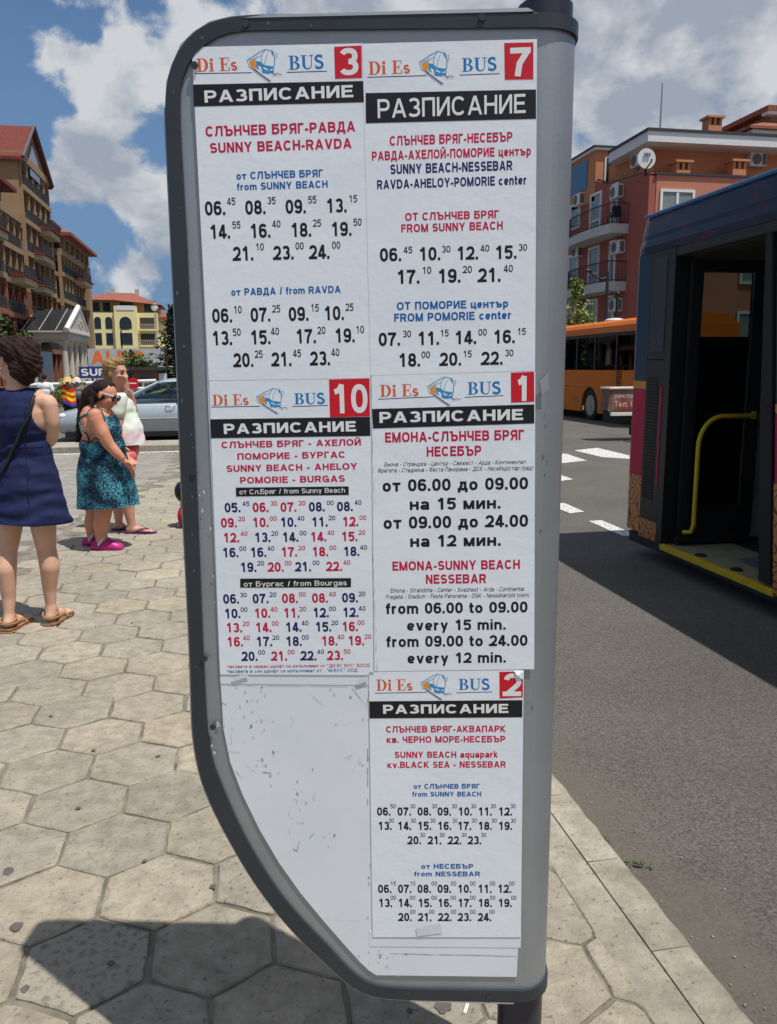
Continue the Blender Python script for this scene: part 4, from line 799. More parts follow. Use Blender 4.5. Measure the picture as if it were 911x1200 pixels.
def island_tint(m, cols):
    nt = m.node_tree; L = nt.links; b = nt.nodes['Principled BSDF']; src = b.inputs['Base Color'].links[0].from_socket
    g = nt.nodes.new('ShaderNodeNewGeometry'); mu = nt.nodes.new('ShaderNodeMath'); mu.operation = 'MULTIPLY'; mu.inputs[1].default_value = 37.7; L.new(g.outputs['Random Per Island'], mu.inputs[0])
    fr = nt.nodes.new('ShaderNodeMath'); fr.operation = 'FRACT'; L.new(mu.outputs[0], fr.inputs[0])
    rp = nt.nodes.new('ShaderNodeValToRGB'); L.new(fr.outputs[0], rp.inputs[0]); el = rp.color_ramp.elements
    while len(el) < len(cols): el.new(.5)
    for i, c in enumerate(cols): el[i].position = i/(len(cols)-1); el[i].color = (*c, 1)
    mx = nt.nodes.new('ShaderNodeVectorMath'); mx.operation = 'MULTIPLY'; L.new(src, mx.inputs[0]); L.new(rp.outputs[0], mx.inputs[1]); L.new(mx.outputs[0], b.inputs['Base Color'])
island_tint(m_hex, [(.97, .97, .97), (.86, .88, .91), (1.0, .98, .94), (.84, .85, .87), (.93, .93, .94), (.98, .95, .90)])
m_hexd = mat('rough_stone', (0.17, 0.155, 0.125), 0.9, col2=(0.31, 0.275, 0.215), scale=46, bump=0.006, bscale=60, thr=(0.36, 0.5), detail=6)
m_mortar = mat('mortar', (0.19, 0.168, 0.13), 0.95, var=0.45, scale=9, bump=0.006, bscale=90)
m_conc = mat('kerb_concrete', (0.26, 0.23, 0.18), 0.92, col2=(0.43, 0.385, 0.305), scale=11, bump=0.010, bscale=60, detail=12, thr=(.3, .66), island=.07); weather(m_conc, 2.2, .78, 1.1)
m_block = mat('grey_block', (0.22, 0.205, 0.175), 0.9, col2=(0.30, 0.28, 0.24), scale=5, bump=0.003, bscale=60, island=0.1)
m_paint = mat('road_paint', (0.24, 0.23, 0.21), 0.85, col2=(0.64, 0.63, 0.60), scale=24, thr=(0.39, 0.54), detail=8)
m_dirt = mat('gutter_dust', (0.125, 0.112, 0.092), 0.95, col2=(0.175, 0.155, 0.125), scale=14, bump=0.003, bscale=120)
m_gum = mat('trodden_gum', (0.10, 0.09, 0.08), 0.8, var=0.2, scale=60)
m_grass = mat('grass_green', (0.045, 0.085, 0.02), 0.8, col2=(0.09, 0.13, 0.035), scale=30)

mb = MB(); mb.quad((-500, -60, -.16), (700, -60, -.16), (700, 900, -.16), (-500, 900, -.16))
tag(mb.build('ground', m_far), kind='structure')
mb = MB(); mb.quad((1.12, -12, -.13), (24, -12, -.13), (24, 160, -.13), (1.12, 160, -.13)); mb.quad((-40, 16.4, -.13), (1.12, 16.4, -.13), (1.12, 46, -.13), (-40, 46, -.13))
tag(mb.build('road', m_asphalt), kind='structure')
# hexagonal paving, real stones with joints
def hex_edge(y):                                        # where the hexagons stop and the grey blocks of the side lane begin
    pts = [(-20, -3.4), (1.0, -2.6), (5.0, -1.95), (6.8, -1.78), (8.2, -1.62), (9.4, -1.5), (12.3, -.85), (14.3, -.95), (16.0, -1.05), (40, -1.05)]
    for (a, xa), (b, xb) in zip(pts, pts[1:]):
        if a <= y <= b: return xa + (xb-xa)*(y-a)/(b-a)
side = .190; wdt = side*math.sqrt(3)
stones = MB(); rnd = random.Random(3); rows = 0
for j in range(-3, 58):
    cy = .62 + j*side*1.5
    for i in range(-10, 4):
        cx = .06 + i*wdt + (wdt/2 if j % 2 else 0)
        if cx-wdt*.3 < hex_edge(cy) or cy > 15.6 or cx-wdt/2 > .90: continue
        gap = .0035 + rnd.random()*.0065; tz = rnd.uniform(-.003, .003); tx, ty = rnd.uniform(-.008, .008), rnd.uniform(-.008, .008)
        rot = rnd.uniform(-.012, .012); top, mid_, bot = [], [], []
        for q in range(6):
            a0, a1 = R(30+60*q)+rot, R(90+60*q)+rot
            for s in range(4):
                f = s/4; rr = side-gap*1.15
                px = cx + rr*(math.cos(a0)*(1-f)+math.cos(a1)*f); py = cy + rr*(math.sin(a0)*(1-f)+math.sin(a1)*f)
                ch = .003 + rnd.random()*.004 + (.014 if rnd.random() < .09 else 0)
                px = min(px + rnd.uniform(-.003, .003), .935); py += rnd.uniform(-.003, .003)
                dx, dy = cx-px, cy-py; dl = math.hypot(dx, dy) or 1
                z = tz + tx*(px-cx) + ty*(py-cy)
                bot.append((px, py, -.03)); mid_.append((px, py, z-.004)); top.append((px+dx/dl*ch, py+dy/dl*ch, z))
        rough = rnd.random() < .03 or (abs(cx-.02) < .2 and abs(cy-1.3) < .2)
        k = 1 if rough else 0
        stones.loft([bot, mid_, top], k, True, False, False); stones.add(top, [tuple(range(24))], k)
pv = tag(stones.build('pavement', [m_hex, m_hexd]), kind='structure')
mb = MB(); mb.box(-14, 1.05, -12, 15.95, -.3, -.0075)
tag(mb.build('pavement_bed', m_mortar), kind='structure')
# grey block paving of the side lane
blk = MB()
for j in range(0, 62):
    y = 2.0 + j*.225
    for i in range(0, 26):
        x = -.6 - i*.30 - (.15 if j % 2 else 0)
        if x > hex_edge(y) + .02 or y > 15.6: continue
        x1 = min(x, hex_edge(y+.1)); x0 = x-.292
        if x1-x0 < .05: continue
        dz = rnd.uniform(-.0015, .0015)
        blk.box(x0, x1, y, y+.217, -.03, -.006+dz)
tag(blk.build('side_lane', m_block), kind='structure')
# strip of screed between stones and kerb, then the kerbstones one by one
mb = MB(); y = -3.0
while y < 16:
    l = .9 + rnd.random()*.5; mb.box(.942, 1.0545, y, y+l-.003, -.03, -.004 + rnd.uniform(-.002, .002)); y += l
tag(mb.build('pavement_edge_strip', m_conc), kind='structure')
kb = MB(); y = 1.836 - 8*.415
joints = []
while y < 15.9:
    l = .41 if y < 6 else .5
    n = 6; segs = []
    for q in range(n+1):
        yy = y + .0015 + (l-.003)*q/n; e = rnd.uniform(-.006, .004)
        segs.append([(1.056, yy, -.2), (1.056, yy, rnd.uniform(-.001, .001)), (1.162+e, yy, rnd.uniform(-.002, .001)), (1.178+e, yy, -.014), (1.184, yy, -.2)])
    kb.loft(segs, 0, False, False, False)
    y += l
tag(kb.build('kerb', m_conc), kind='structure')
mb = MB()                                              # far end of the pavement: white-edged kerb, dark gutter, then the traffic island
mb.box(-14, 1.18, 15.70, 15.84, -.2, .012)
tag(mb.build('pavement_end_kerb', m_paint), kind='structure')
mb = MB(); mb.box(-16, .9, 17.35, 18.6, -.2, -.01); tag(mb.build('traffic_island', m_conc), kind='structure')
# painted markings
mk = MB()
def stripe(pts, z=-.125): mk.add([(p[0], p[1], z) for p in pts], [tuple(range(len(pts)))])
def pxs(*pp): return [on_z(x, y, -.13) for x, y in pp]
stripe(pxs((690, 611), (705, 610), (748, 628), (731, 629)))
stripe([(3.55, 9.6), (3.72, 9.6), (3.72, 11.0), (3.55, 11.0)])
stripe(pxs((640, 590), (662, 590), (685, 600), (668, 602)))
stripe(pxs((673, 528), (700, 525), (738, 534), (738, 538), (706, 536))); stripe(pxs((640, 532), (664, 532), (688, 540), (640, 545)))
stripe(pxs((640, 557), (655, 556), (672, 562), (650, 565)))
stripe([(9.2, 14.2), (14, 14.2), (14, 14.7), (9.2, 14.7)]); stripe([(9.2, 15.4), (14, 15.4), (14, 15.9), (9.2, 15.9)])
tag(mk.build('road_markings', m_paint, recalc=False), kind='structure')

# ------------------------------------------------------------------ bus-stop sign
m_anth = mat('anthracite_metal', (0.040, 0.048, 0.057), 0.42, metal=0.3, var=0.1, scale=9)
m_panel = mat('grey_metal', (0.30, 0.325, 0.35), 0.40, metal=0.5, col2=(0.34, 0.365, 0.39), scale=7, bump=0.0004, bscale=200)
m_vinyl = mat('white_vinyl', (0.67, 0.715, 0.77), 0.42, col2=(0.745, 0.785, 0.835), scale=5, thr=(0.25, 0.58), detail=9)
m_sheet = mat('sheet_white', (0.76, 0.81, 0.87), 0.36, col2=(0.81, 0.855, 0.91), scale=5, detail=8, bump=0.0022, bscale=7)
m_ink = {'w': mat('ink_white', (0.80, 0.80, 0.81), 0.45, var=0), 'r': mat('ink_crimson', lin('C41445'), 0.45, var=.06), 'b': mat('ink_blue', lin('0E5FA8'), 0.45, var=.06),
         'n': mat('ink_navy', lin('151A5E'), 0.45, var=.06), 'k': mat('ink_black', lin('101018'), 0.45, var=0)}
m_red = mat('tile_red', lin('CC1126'), 0.42, var=.05); m_or = mat('logo_orange', lin('DB5F2E'), 0.45, var=.04); m_cy = mat('logo_blue', lin('1878B8'), 0.45, var=.04)
m_logo2 = mat('logo_amber', lin('E8952C'), 0.45, var=.05); m_logo3 = mat('logo_pale', lin('3D8FC0'), 0.45, var=.05)
m_mark = mat('grime', (0.34, 0.35, 0.36), 0.8, var=.3, scale=60); m_mark2 = mat('faint_scuff', (0.55, 0.575, 0.605), 0.7, var=.15, scale=60)
m_bandk = mat('band_black', lin('15151B'), 0.4, var=.1)
m_steel = mat('bright_edge', (0.50, 0.52, 0.53), 0.35, metal=0.6, var=.1)
SO, SU, SN = Vector(FRAME['O']), Vector(FRAME['eu']), Vector(FRAME['en'])
def board(u, v, w=0.0): return SO + SU*u + SN*w + Vector((0, 0, v))
sign = thing('bus_stop_sign', board(.275, 0, -.075), 'grey bus stop board with five pasted timetables on a dark post', 'bus stop sign')
TOPV, BOTV = OUTER[0][1], OUTER[-1][1]
# casing: flat sheet that rolls back round the post at the right
RX0, RX1, RR = .262, .325, .060
def roll(n=9):
    out = []
    for i in range(n+1):
        t = R(90*i/n); out.append((RX0 + (RX1-RX0)*math.sin(t), -RR*(1-math.cos(t))))
    return out
mb = MB(); ol = OUTER[1:-1]
left = [(min(u, RX0), v) for u, v in ol]
flat = left + [(RX0, BOTV), (RX0, TOPV)]
mb.prism(flat, board, -.10, -.002, 0)
prof = [(RX0, -.002)] + [(u, w-.002) for u, w in roll()[1:]] + [(RX1, -.095), (RX1-.03, -.10), (RX0, -.10)]
mb.prism(prof, lambda a, b_, c: board(a, c, b_), BOTV+.005, TOPV-.005, 0)
mb.build('casing', m_panel, sign)
# dark frame band round left, top, bottom and over the roll
mb = MB(); n = len(OUTER); w0, w1 = -.0015, .0045
ins = []
def resamp(pl, k):
    L = [0]
    for a, b2 in zip(pl, pl[1:]): L.append(L[-1] + math.hypot(b2[0]-a[0], b2[1]-a[1]))
    out = []
    for i in range(k):
        s = L[-1]*i/(k-1); j = max(q for q in range(len(L)) if L[q] <= s+1e-9); j = min(j, len(pl)-2)
        f = (s-L[j])/(L[j+1]-L[j]); out.append((pl[j][0]+(pl[j+1][0]-pl[j][0])*f, pl[j][1]+(pl[j+1][1]-pl[j][1])*f))
    return out
def smooth(pl, it=2):
    pl = list(pl)
    for _ in range(it): pl = [pl[0]] + [tuple((a[q]+2*b2[q]+c[q])/4 for q in (0, 1)) for a, b2, c in zip(pl, pl[1:], pl[2:])] + [pl[-1]]
    return pl
oo = smooth(resamp(OUTER[1:-1], 120)); ii = smooth(resamp(INNER[1:-1], 120))
# match each outer point to the nearest inner one, monotonically
idx = []; last = 0
for p in oo:
    best = min(range(last, min(last+12, 120)), key=lambda q: (ii[q][0]-p[0])**2+(ii[q][1]-p[1])**2); idx.append(best); last = best
idx[-1] = 119; idx[0] = 0
rings = []
for i, p in enumerate(oo):
    q = ii[idx[i]]; e = (p[0]+(q[0]-p[0])*.10, p[1]+(q[1]-p[1])*.10)
    rings.append([board(*p, -.102), board(*p, w1-.003), board(*e, w1), board(*q, w1-.0005), board(*q, -.004)])
mb.loft(rings, 0, False, False, False)
def endband(va, vb):
    u0 = oo[0][0]; pr = [(u0, 0.0)] + [(u, w) for u, w in roll()] + [(RX1, -.09)]
    o_ = [(u0, w1)] + [(u+.0045*math.sin(R(90*i/9)), w+.0045*math.cos(R(90*i/9))) for i, (u, w) in enumerate(roll())] + [(RX1+.0045, -.09)]
    rr = [[board(a[0], va, a[1]-.003), board(b2[0], va, b2[1]), board(b2[0], vb, b2[1]), board(a[0], vb, a[1]-.003)] for a, b2 in zip(pr, o_)]
    mb.loft(rr, 0, True, True, False)
endband(TOPV-.0005, INNER[0][1]); endband(INNER[-1][1], BOTV+.0005)
fr = mb.build('frame_band', m_anth, sign)
mb = MB(); mb.tube([board(p[0], p[1], -.0015) for p in oo[30:]], .0030, 0, 8); mb.build('edge_rim', mat('rim_grey', (0.30, 0.32, 0.34), .4, metal=.5, var=.15, scale=30), sign)
mb = MB(); rf_ = random.Random(12)
for k in range(34):                                    # light knocks on the dark band, dark rubs on the roll
    if k < 22:
        j = rf_.randrange(12, 112); a, b2 = oo[j], ii[idx[j]]; t = rf_.uniform(.25, .9); u, v, w = a[0]+(b2[0]-a[0])*t, a[1]+(b2[1]-a[1])*t, w1+.0002; s_ = rf_.uniform(.001, .004)
    else:
        u, v = rf_.choice([(.272, 1.49), (.280, 1.45), (.288, 1.36), (.276, 1.28), (.283, 1.22), (.27, .9)]); u += rf_.gauss(0, .004); v += rf_.gauss(0, .018); s_ = rf_.uniform(.001, .0035)
        t = math.asin(min(1, max(0, (u-RX0)/(RX1-RX0)))); w = -RR*(1-math.cos(t))-.0012
    mb.add([board(u+s_*rf_.uniform(.2, 1)*math.cos(R(60*q)), v+1.8*s_*rf_.uniform(.2, 1)*math.sin(R(60*q)), w) for q in range(6)], [tuple(range(6))], 0 if k < 22 else 1)
tag(mb.build('knock_marks', [mat('knock_grey', (0.10, 0.11, 0.12), .6, var=.2, scale=60), mat('rub_dark', (0.15, 0.16, 0.17), .7, var=.3, scale=60)], sign, recalc=False), kind='stuff')
mb = MB()                                              # bright strip lying on the top edge, and rim of the casing
mb.prism([(-.24, TOPV+.0008), (.235, TOPV+.0008), (.245, TOPV+.0015), (.235, TOPV+.0065), (-.2, TOPV+.005)], board, -.10, .0055, 0)
mb.build('edge_strip', m_steel, sign); mb = MB()
mb.prism([(.04, BOTV-.004), (.252, BOTV-.004), (.252, BOTV-.0005), (.04, BOTV-.0005)], board, -.09, .004, 0)
mb.build('edge_strip', m_steel, sign)
for u, v in [(-.235, 2.118), (.16, 2.12), (-.325, 2.055), (-.36, 1.36), (-.355, 1.0), (-.345, .86), (.20, .273)]:
    mb = MB(); mb.prism([(u+.006*math.cos(R(30*k)), v+.006*math.sin(R(30*k))) for k in range(12)], board, .004, .0072, 0); mb.build('rivet', m_anth, sign)
mb = MB(); mb.prism(smooth(WHITE[:-5], 1) + WHITE[-5:], board, -.003, .0012, 0)
face = mb.build('white_face', m_vinyl, sign)
mb = MB(); rs = random.Random(5)
for w, pl in SCRATCH:
    hw = w*.0011*.42
    for a, b2 in zip(pl, pl[1:]):
        d = Vector((b2[0]-a[0], b2[1]-a[1])); k = max(1, int(d.length/.012)); nn = Vector((-d.y, d.x)).normalized()
        for q in range(k):
            if rs.random() < .22: continue
            A = Vector(a)+d*(q/k); Bq = Vector(a)+d*((q+1)/k); h0 = hw*rs.uniform(.4, 1.3)
            vs = [A+nn*h0, Bq+nn*h0*rs.uniform(.5, 1.4), Bq-nn*h0, A-nn*h0]
            mb.add([board(p.x, p.y, .0016 if pl[0][1] < .98 or pl[0][0] < -.03 else .0044) for p in vs], [(0, 1, 2, 3)], 0 if w > 1.1 else 1)
for _ in range(170):                                   # torn glue and rub marks
    c = rs.choice([(-.28, .93), (-.24, .80), (-.05, .80), (-.17, .70), (-.13, .62), (-.03, .55), (-.03, .42), (-.26, .88), (-.1, .9), (.0, .36), (-.345, 1.3), (-.33, 1.15), (-.34, .85)])
    u, v = c[0]+rs.gauss(0, .018), c[1]+rs.gauss(0, .03); s = rs.uniform(.0006, .004)
    pts = [(u+s*rs.uniform(.3, 1)*math.cos(R(60*k)), v+1.6*s*rs.uniform(.3, 1)*math.sin(R(60*k))) for k in range(6)]
    mb.add([board(p[0], p[1], .0017) for p in pts], [tuple(range(6))], 1 if rs.random() < .8 else 0)
tag(mb.build('scratches', [m_mark, m_mark2], sign, recalc=False), kind='stuff')
# residue: an older sheet still under the lowest timetable, strip of old paper under timetable 10
mb = MB(); mb.prism([(-.043, .385), (.2635, .390), (.2635, .42), (-.043, .42)], board, .0012, .0018, 0)
mb.build('old_paper', m_vinyl, sign); mb = MB()
mb.prism([(-.3272, .948), (-.035, .948), (-.033, .972), (-.327, .97)], board, .0012, .0018, 0)
mb.build('old_paper', m_vinyl, sign)
# serif letters of the operator's name
def serif(ch, mbx, fn, x0, sx, p0, e, nn, cap, m, z):
    P = []
    def rect(a, b2, c, d): P.append([(a, c), (b2, c), (b2, d), (a, d)])
    def crescent(cx, cy, rxo, ryo, rxi, ryi, a0, a1, k=12):
        for i in range(k):
            t0, t1 = R(a0+(a1-a0)*i/k), R(a0+(a1-a0)*(i+1)/k)
            P.append([(cx+rxo*math.cos(t0), cy+ryo*math.sin(t0)), (cx+rxo*math.cos(t1), cy+ryo*math.sin(t1)), (cx+rxi*math.cos(t1), cy+ryi*math.sin(t1)), (cx+rxi*math.cos(t0), cy+ryi*math.sin(t0))])
    if ch == 'D': rect(.12, .32, .05, .95); rect(0, .42, 0, .05); rect(0, .42, .95, 1); crescent(.40, .5, .46, .5, .24, .45, -90, 90); w = .92
    elif ch == 'i': rect(.09, .28, .05, .62); rect(0, .38, 0, .05); rect(0, .28, .62, .67); crescent(.19, .87, .12, .12, 0, 0, 0, 360); w = .46
    elif ch == 'E':
        rect(.12, .32, .05, .95); rect(0, .72, 0, .05); rect(0, .70, .95, 1); rect(.64, .70, .73, .95); rect(.67, .74, .05, .29); rect(.32, .5, .48, .53); rect(.48, .54, .36, .66); w = .84
    elif ch == 's':
        ry = .15; q = strip(arc(.22, .08+.38, .15, .13, 30, 270, 8, 2) + arc(.22, .08+.12, .17, .13, 90, -150, 8, 2)[1:], .15, 'b'); P += q; w = .52
    elif ch == 'B': rect(.12, .32, .05, .95); rect(0, .42, 0, .05); rect(0, .42, .95, 1); crescent(.40, .755, .33, .245, .14, .195, -90, 90); crescent(.40, .265, .40, .265, .19, .215, -90, 90); rect(.32, .42, .51, .55); w = .88
    elif ch == 'U': rect(.10, .30, .32, .95); rect(0, .42, .95, 1); crescent(.46, .34, .36, .35, .16, .27, 180, 270); crescent(.46, .34, .32, .35, .26, .27, 270, 360); rect(.72, .78, .34, .95); rect(.58, .90, .95, 1); w = .96
    elif ch == 'S':
        q = strip(arc(.32, .73, .22, .20, 30, 270, 10, 2) + arc(.32, .28, .24, .22, 90, -150, 10, 2)[1:], .18, 'b'); P += q; rect(.50, .55, .70, .98); rect(.04, .09, .02, .30); w = .66
    else: return .30
    for i, q in enumerate(P):
        vs = []
        for gx, gy in q:
            r2 = Vector(p0) + e*((x0+gx)*sx) + nn*(gy*cap); vs.append(fn(r2.x, r2.y, z+(i % 7)*2e-5))
        mbx.add(vs, [tuple(range(len(vs)))], m)
    return w
def coach(mbx, fn, o, ex, ey, z):
    """little line drawing of a coach: pixel outline of the emblem in its own unit box"""
    def pt(x, y): return (o[0]+ex[0]*x+ey[0]*y, o[1]+ex[1]*x+ey[1]*y)
    k = [0]
    def poly(pts, m):
        k[0] += 1; mbx.add([fn(*pt(x, y), z+k[0]*2e-5) for x, y in pts], [tuple(range(len(pts)))], m)
    def line(pts, w, m):
        for q in strip(pts, w, 'b'): poly(q, m)
    poly([(.05, .62), (.23, .68), (.27, .42), (.10, .40)], 3)                                   # amber rear quarter
    poly([(.25, .64), (.40, .60), (.50, .50), (.76, .46), (.78, .30), (.62, .22), (.44, .25), (.36, .34), (.27, .40)], 4)   # blue side and nose
    poly([(.36, .34), (.44, .25), (.40, .44), (.30, .48)], 5)
    poly([(.47, .44), (.60, .37), (.60, .33), (.48, .38)], 5); poly([(.66, .36), (.75, .38), (.75, .34), (.66, .32)], 5)
    for pts, w in [([(.0, .66), (.06, .42), (.28, .36)], .016), ([(.0, .66), (.28, .86), (.52, 1.0), (.74, .94)], .02), ([(.0, .66), (.22, .70), (.42, .82)], .014), ([(.42, .82), (.52, .98)], .014),
                   ([(.42, .82), (.40, .60)], .014), ([(.22, .70), (.24, .64)], .012), ([(.12, .68), (.30, .80)], .01), ([(.74, .94), (.80, .72), (.78, .44)], .022), ([(.50, .50), (.52, .66), (.60, .90)], .012), ([(.70, .94), (.76, .84)], .04), ([(.80, .88), (.86, .86), (.84, .72)], .014)]:
        line(pts, w, 4)
    poly([(.14, .38), (.20, .38), (.70, -.02), (.64, -.02)], 6); poly([(.14, .385), (.70, -.01), (.66, -.02), (.62, .0)], 6)
    line([(.70, .28), (.84, .18)], .03, 6); line([(.84, .24), (1.0, .20)], .02, 6)
for nm in (3, 7, 10, 1, 2):
    sh = MB(); pl = SHEET[nm]; 
    # subdivided thin sheet whose corners lift a hair
    nx, ny = 6, 10; rsx = random.Random(nm)
    def bil(s, t): 
        a = [pl[0][q]+(pl[1][q]-pl[0][q])*s for q in (0, 1)]; b2 = [pl[3][q]+(pl[2][q]-pl[3][q])*s for q in (0, 1)]
        return a[0]+(b2[0]-a[0])*t, a[1]+(b2[1]-a[1])*t
    sh.prism([pl[0], pl[3], pl[2], pl[1]], board, .0018, .0030, 0)
    part = sh.build('timetable_sheet', m_sheet, sign)
    tag(part, 'white printed timetable sheet with route number %d in a red square' % nm)
    mb = MB(); mb.prism([BAND[nm][k] for k in (0, 3, 2, 1)], board, .0030, .0033, 0)
    mb.build('heading_band', m_bandk, part)
    if nm == 10:
        for b2 in BAND2: mb = MB(); mb.prism([b2[k] for k in (0, 3, 2, 1)], board, .0030, .0033, 0); mb.build('sub_heading_band', m_bandk, part)
    mb = MB(); mb.prism([TILE[nm][k] for k in (0, 3, 2, 1)], board, .0030, .0033, 0); mb.build('route_tile', m_red, part)
    mb = MB(); cols = ['w', 'r', 'b', 'n', 'k']
    for sid, txt, u0, v0, u1, v1, cp, col, T, mode, it in TEXT:
        if sid == nm: write(mb, txt, board, (u0, v0), (u1, v1), cp, T, mode, it, cols.index(col), .00342 if col == 'w' else .00312)
    mb.build('lettering', [m_ink[c] for c in cols], part, recalc=False)
    mb = MB()
    for e_ in LOGO:
        if e_[0] != nm: continue
        if e_[1] in ('DiEs', 'BUS'):
            p0, p1, cp = (e_[2], e_[3]), (e_[4], e_[5]), e_[6]
            d = Vector((p1[0]-p0[0], p1[1]-p0[1])); e = d.normalized(); nn = Vector((-e.y, e.x))
            chars = 'Di Es' if e_[1] == 'DiEs' else 'BUS'; tot = {'DiEs': .92+.46+.30+.84+.46, 'BUS': .88+.96+.60}[e_[1]]; x = 0
            for c in chars: x += serif(c, mb, board, x, d.length/tot, p0, e, nn, cp, 0 if e_[1] == 'DiEs' else 1, .00312)
        elif e_[1] == 'line':
            a, b2 = Vector(e_[2:4]), Vector(e_[4:6]); nn = Vector((-(b2-a).y, (b2-a).x)).normalized()*.0007
            mb.add([board(p.x, p.y, .0031) for p in (a+nn, a-nn, b2-nn, b2+nn)], [(0, 1, 2, 3)], 2)
        else:
            o = e_[2:4]; coach(mb, board, o, (e_[4]-o[0], e_[5]-o[1]), (e_[6]-o[0], e_[7]-o[1]), .0031)
    mb.build('operator_logo', [m_or, m_cy, m_ink['n'], m_logo2, m_logo3, m_sheet, m_ink['n']], part, recalc=False)
mb = MB()                                              # peeled corner of the lowest sheet and bits of clear tape
mb.add([board(.2556, .981, .0035), board(.236, .981, .0036), board(.243, .972, .007), board(.2556, .962, .0036)], [(0, 1, 2, 3)], 0); mb.build('peeled_corner', m_sheet, sign, recalc=False)
m_tape = mat('clear_tape', (0.66, 0.70, 0.75), 0.25, var=.05); m_tape2 = mat('dull_tape', (0.30, 0.315, 0.33), 0.35, var=.1)
for u, v, a, b2, mm in [(.055, .413, .05, .022, m_tape), (.275, 1.50, .012, .03, m_tape2), (-.3, .955, .03, .008, m_tape), (-.06, .95, .02, .01, m_tape)]:
    mb = MB(); mb.add([board(u, v, .0041), board(u+a, v+.008, .0041), board(u+a*.9, v+.008+b2, .0041), board(u-.004, v+b2*.8, .0041)], [(0, 1, 2, 3)], 0); mb.build('tape', mm, sign, recalc=False)
# post
mb = MB(); pc = board(.275, 0, -.078)
mb.tube([(pc.x, pc.y, -.05), (pc.x, pc.y, 2.165)], .0475, 0, 28)
mb.ell((pc.x, pc.y, 2.165), (.0475, .0475, .008), 0, 20, 8)
mb.build('post', mat('post_paint', (0.032, 0.032, 0.048), 0.38, metal=.2, var=.12, scale=20), sign)
# ------------------------------------------------------------------ vehicles
m_tyre = mat('tyre_rubber', (0.018, 0.018, 0.019), 0.85, var=.2, scale=20)
m_black = mat('black_trim', (0.010, 0.0105, 0.012), 0.45, var=.2, scale=12, bump=.0006, bscale=60)
m_rubber = mat('black_rubber', (0.008, 0.008, 0.009), 0.75, var=.2, scale=15)
m_rim = mat('rim_alloy', (0.35, 0.36, 0.37), 0.35, metal=.8, var=.1)
m_busblue = mat('bus_blue', (0.008, 0.030, 0.058), 0.34, col2=(0.010, 0.042, 0.080), scale=2.2, spec=.35, bump=.002, bscale=3)
m_buslivery = mat('bus_livery_blue', (0.007, 0.016, 0.034), 0.30, col2=(0.085, 0.007, 0.045), scale=2.4, spec=.35, thr=(.52, .63), detail=5)
m_magenta = mat('bus_magenta', (0.36, 0.006, 0.075), 0.5, col2=(0.45, 0.02, 0.04), scale=4, spec=.25)
m_busor = mat('bus_amber', (0.55, 0.22, 0.03), 0.4, var=.15)
def ornament(name):
    m = mat(name, (0.42, 0.13, 0.03), 0.4, col2=(0.50, 0.20, 0.045), scale=5, coat=.2)
    nt = m.node_tree; L = nt.links; b = nt.nodes['Principled BSDF']; src = b.inputs['Base Color'].links[0].from_socket
    tcn = [n for n in nt.nodes if n.type == 'TEX_COORD'][0]
    no = nt.nodes.new('ShaderNodeTexNoise'); no.inputs['Scale'].default_value = 2.6; no.inputs['Detail'].default_value = 2; L.new(tcn.outputs['Object'], no.inputs['Vector'])
    sc = nt.nodes.new('ShaderNodeVectorMath'); sc.operation = 'SCALE'; sc.inputs['Scale'].default_value = .35; L.new(no.outputs['Color'], sc.inputs[0])
    ad = nt.nodes.new('ShaderNodeVectorMath'); L.new(tcn.outputs['Object'], ad.inputs[0]); L.new(sc.outputs[0], ad.inputs[1])
    vo = nt.nodes.new('ShaderNodeTexVoronoi'); vo.inputs['Scale'].default_value = 7; L.new(ad.outputs[0], vo.inputs['Vector'])
    mu = nt.nodes.new('ShaderNodeMath'); mu.operation = 'MULTIPLY'; mu.inputs[1].default_value = 24; L.new(vo.outputs['Distance'], mu.inputs[0])
    si = nt.nodes.new('ShaderNodeMath'); si.operation = 'SINE'; L.new(mu.outputs[0], si.inputs[0])
    rp = nt.nodes.new('ShaderNodeValToRGB'); rp.color_ramp.elements[0].position = .62; rp.color_ramp.elements[1].position = .8; L.new(si.outputs[0], rp.inputs[0])
    mx = nt.nodes.new('ShaderNodeMix'); mx.data_type = 'RGBA'; L.new(rp.outputs[0], mx.inputs['Factor']); L.new(src, mx.inputs['A']); mx.inputs['B'].default_value = (0.045, 0.014, 0.012, 1)
    L.new(mx.outputs['Result'], b.inputs['Base Color']); return m
m_orn = ornament('bus_ornament')
m_yel = mat('safety_yellow', (0.50, 0.35, 0.012), 0.5, var=.12, scale=12)
m_floor = mat('bus_floor', (0.10, 0.115, 0.14), 0.7, var=.15, scale=8); m_plate = mat('step_plate', (0.22, 0.19, 0.10), 0.7, col2=(0.28, 0.25, .15), scale=10)
m_inw = mat('bus_inner_wall', (0.46, 0.50, 0.47), 0.6, var=.1); m_ind = mat('bus_inner_dark', (0.02, 0.022, 0.024), 0.7, var=.2)
m_seat = mat('seat_cloth', (0.03, 0.035, 0.05), 0.9, var=.3)
g_bus = glass_mat('tinted_glass', (0.55, 0.60, 0.60)); g_door = glass_mat('door_glass', (0.66, 0.70, 0.66)); g_car = glass_mat('car_glass', (0.45, 0.55, 0.55))
m_lens = mat('lamp_lens', (0.62, 0.64, 0.66), 0.12, var=.1, coat=.6)
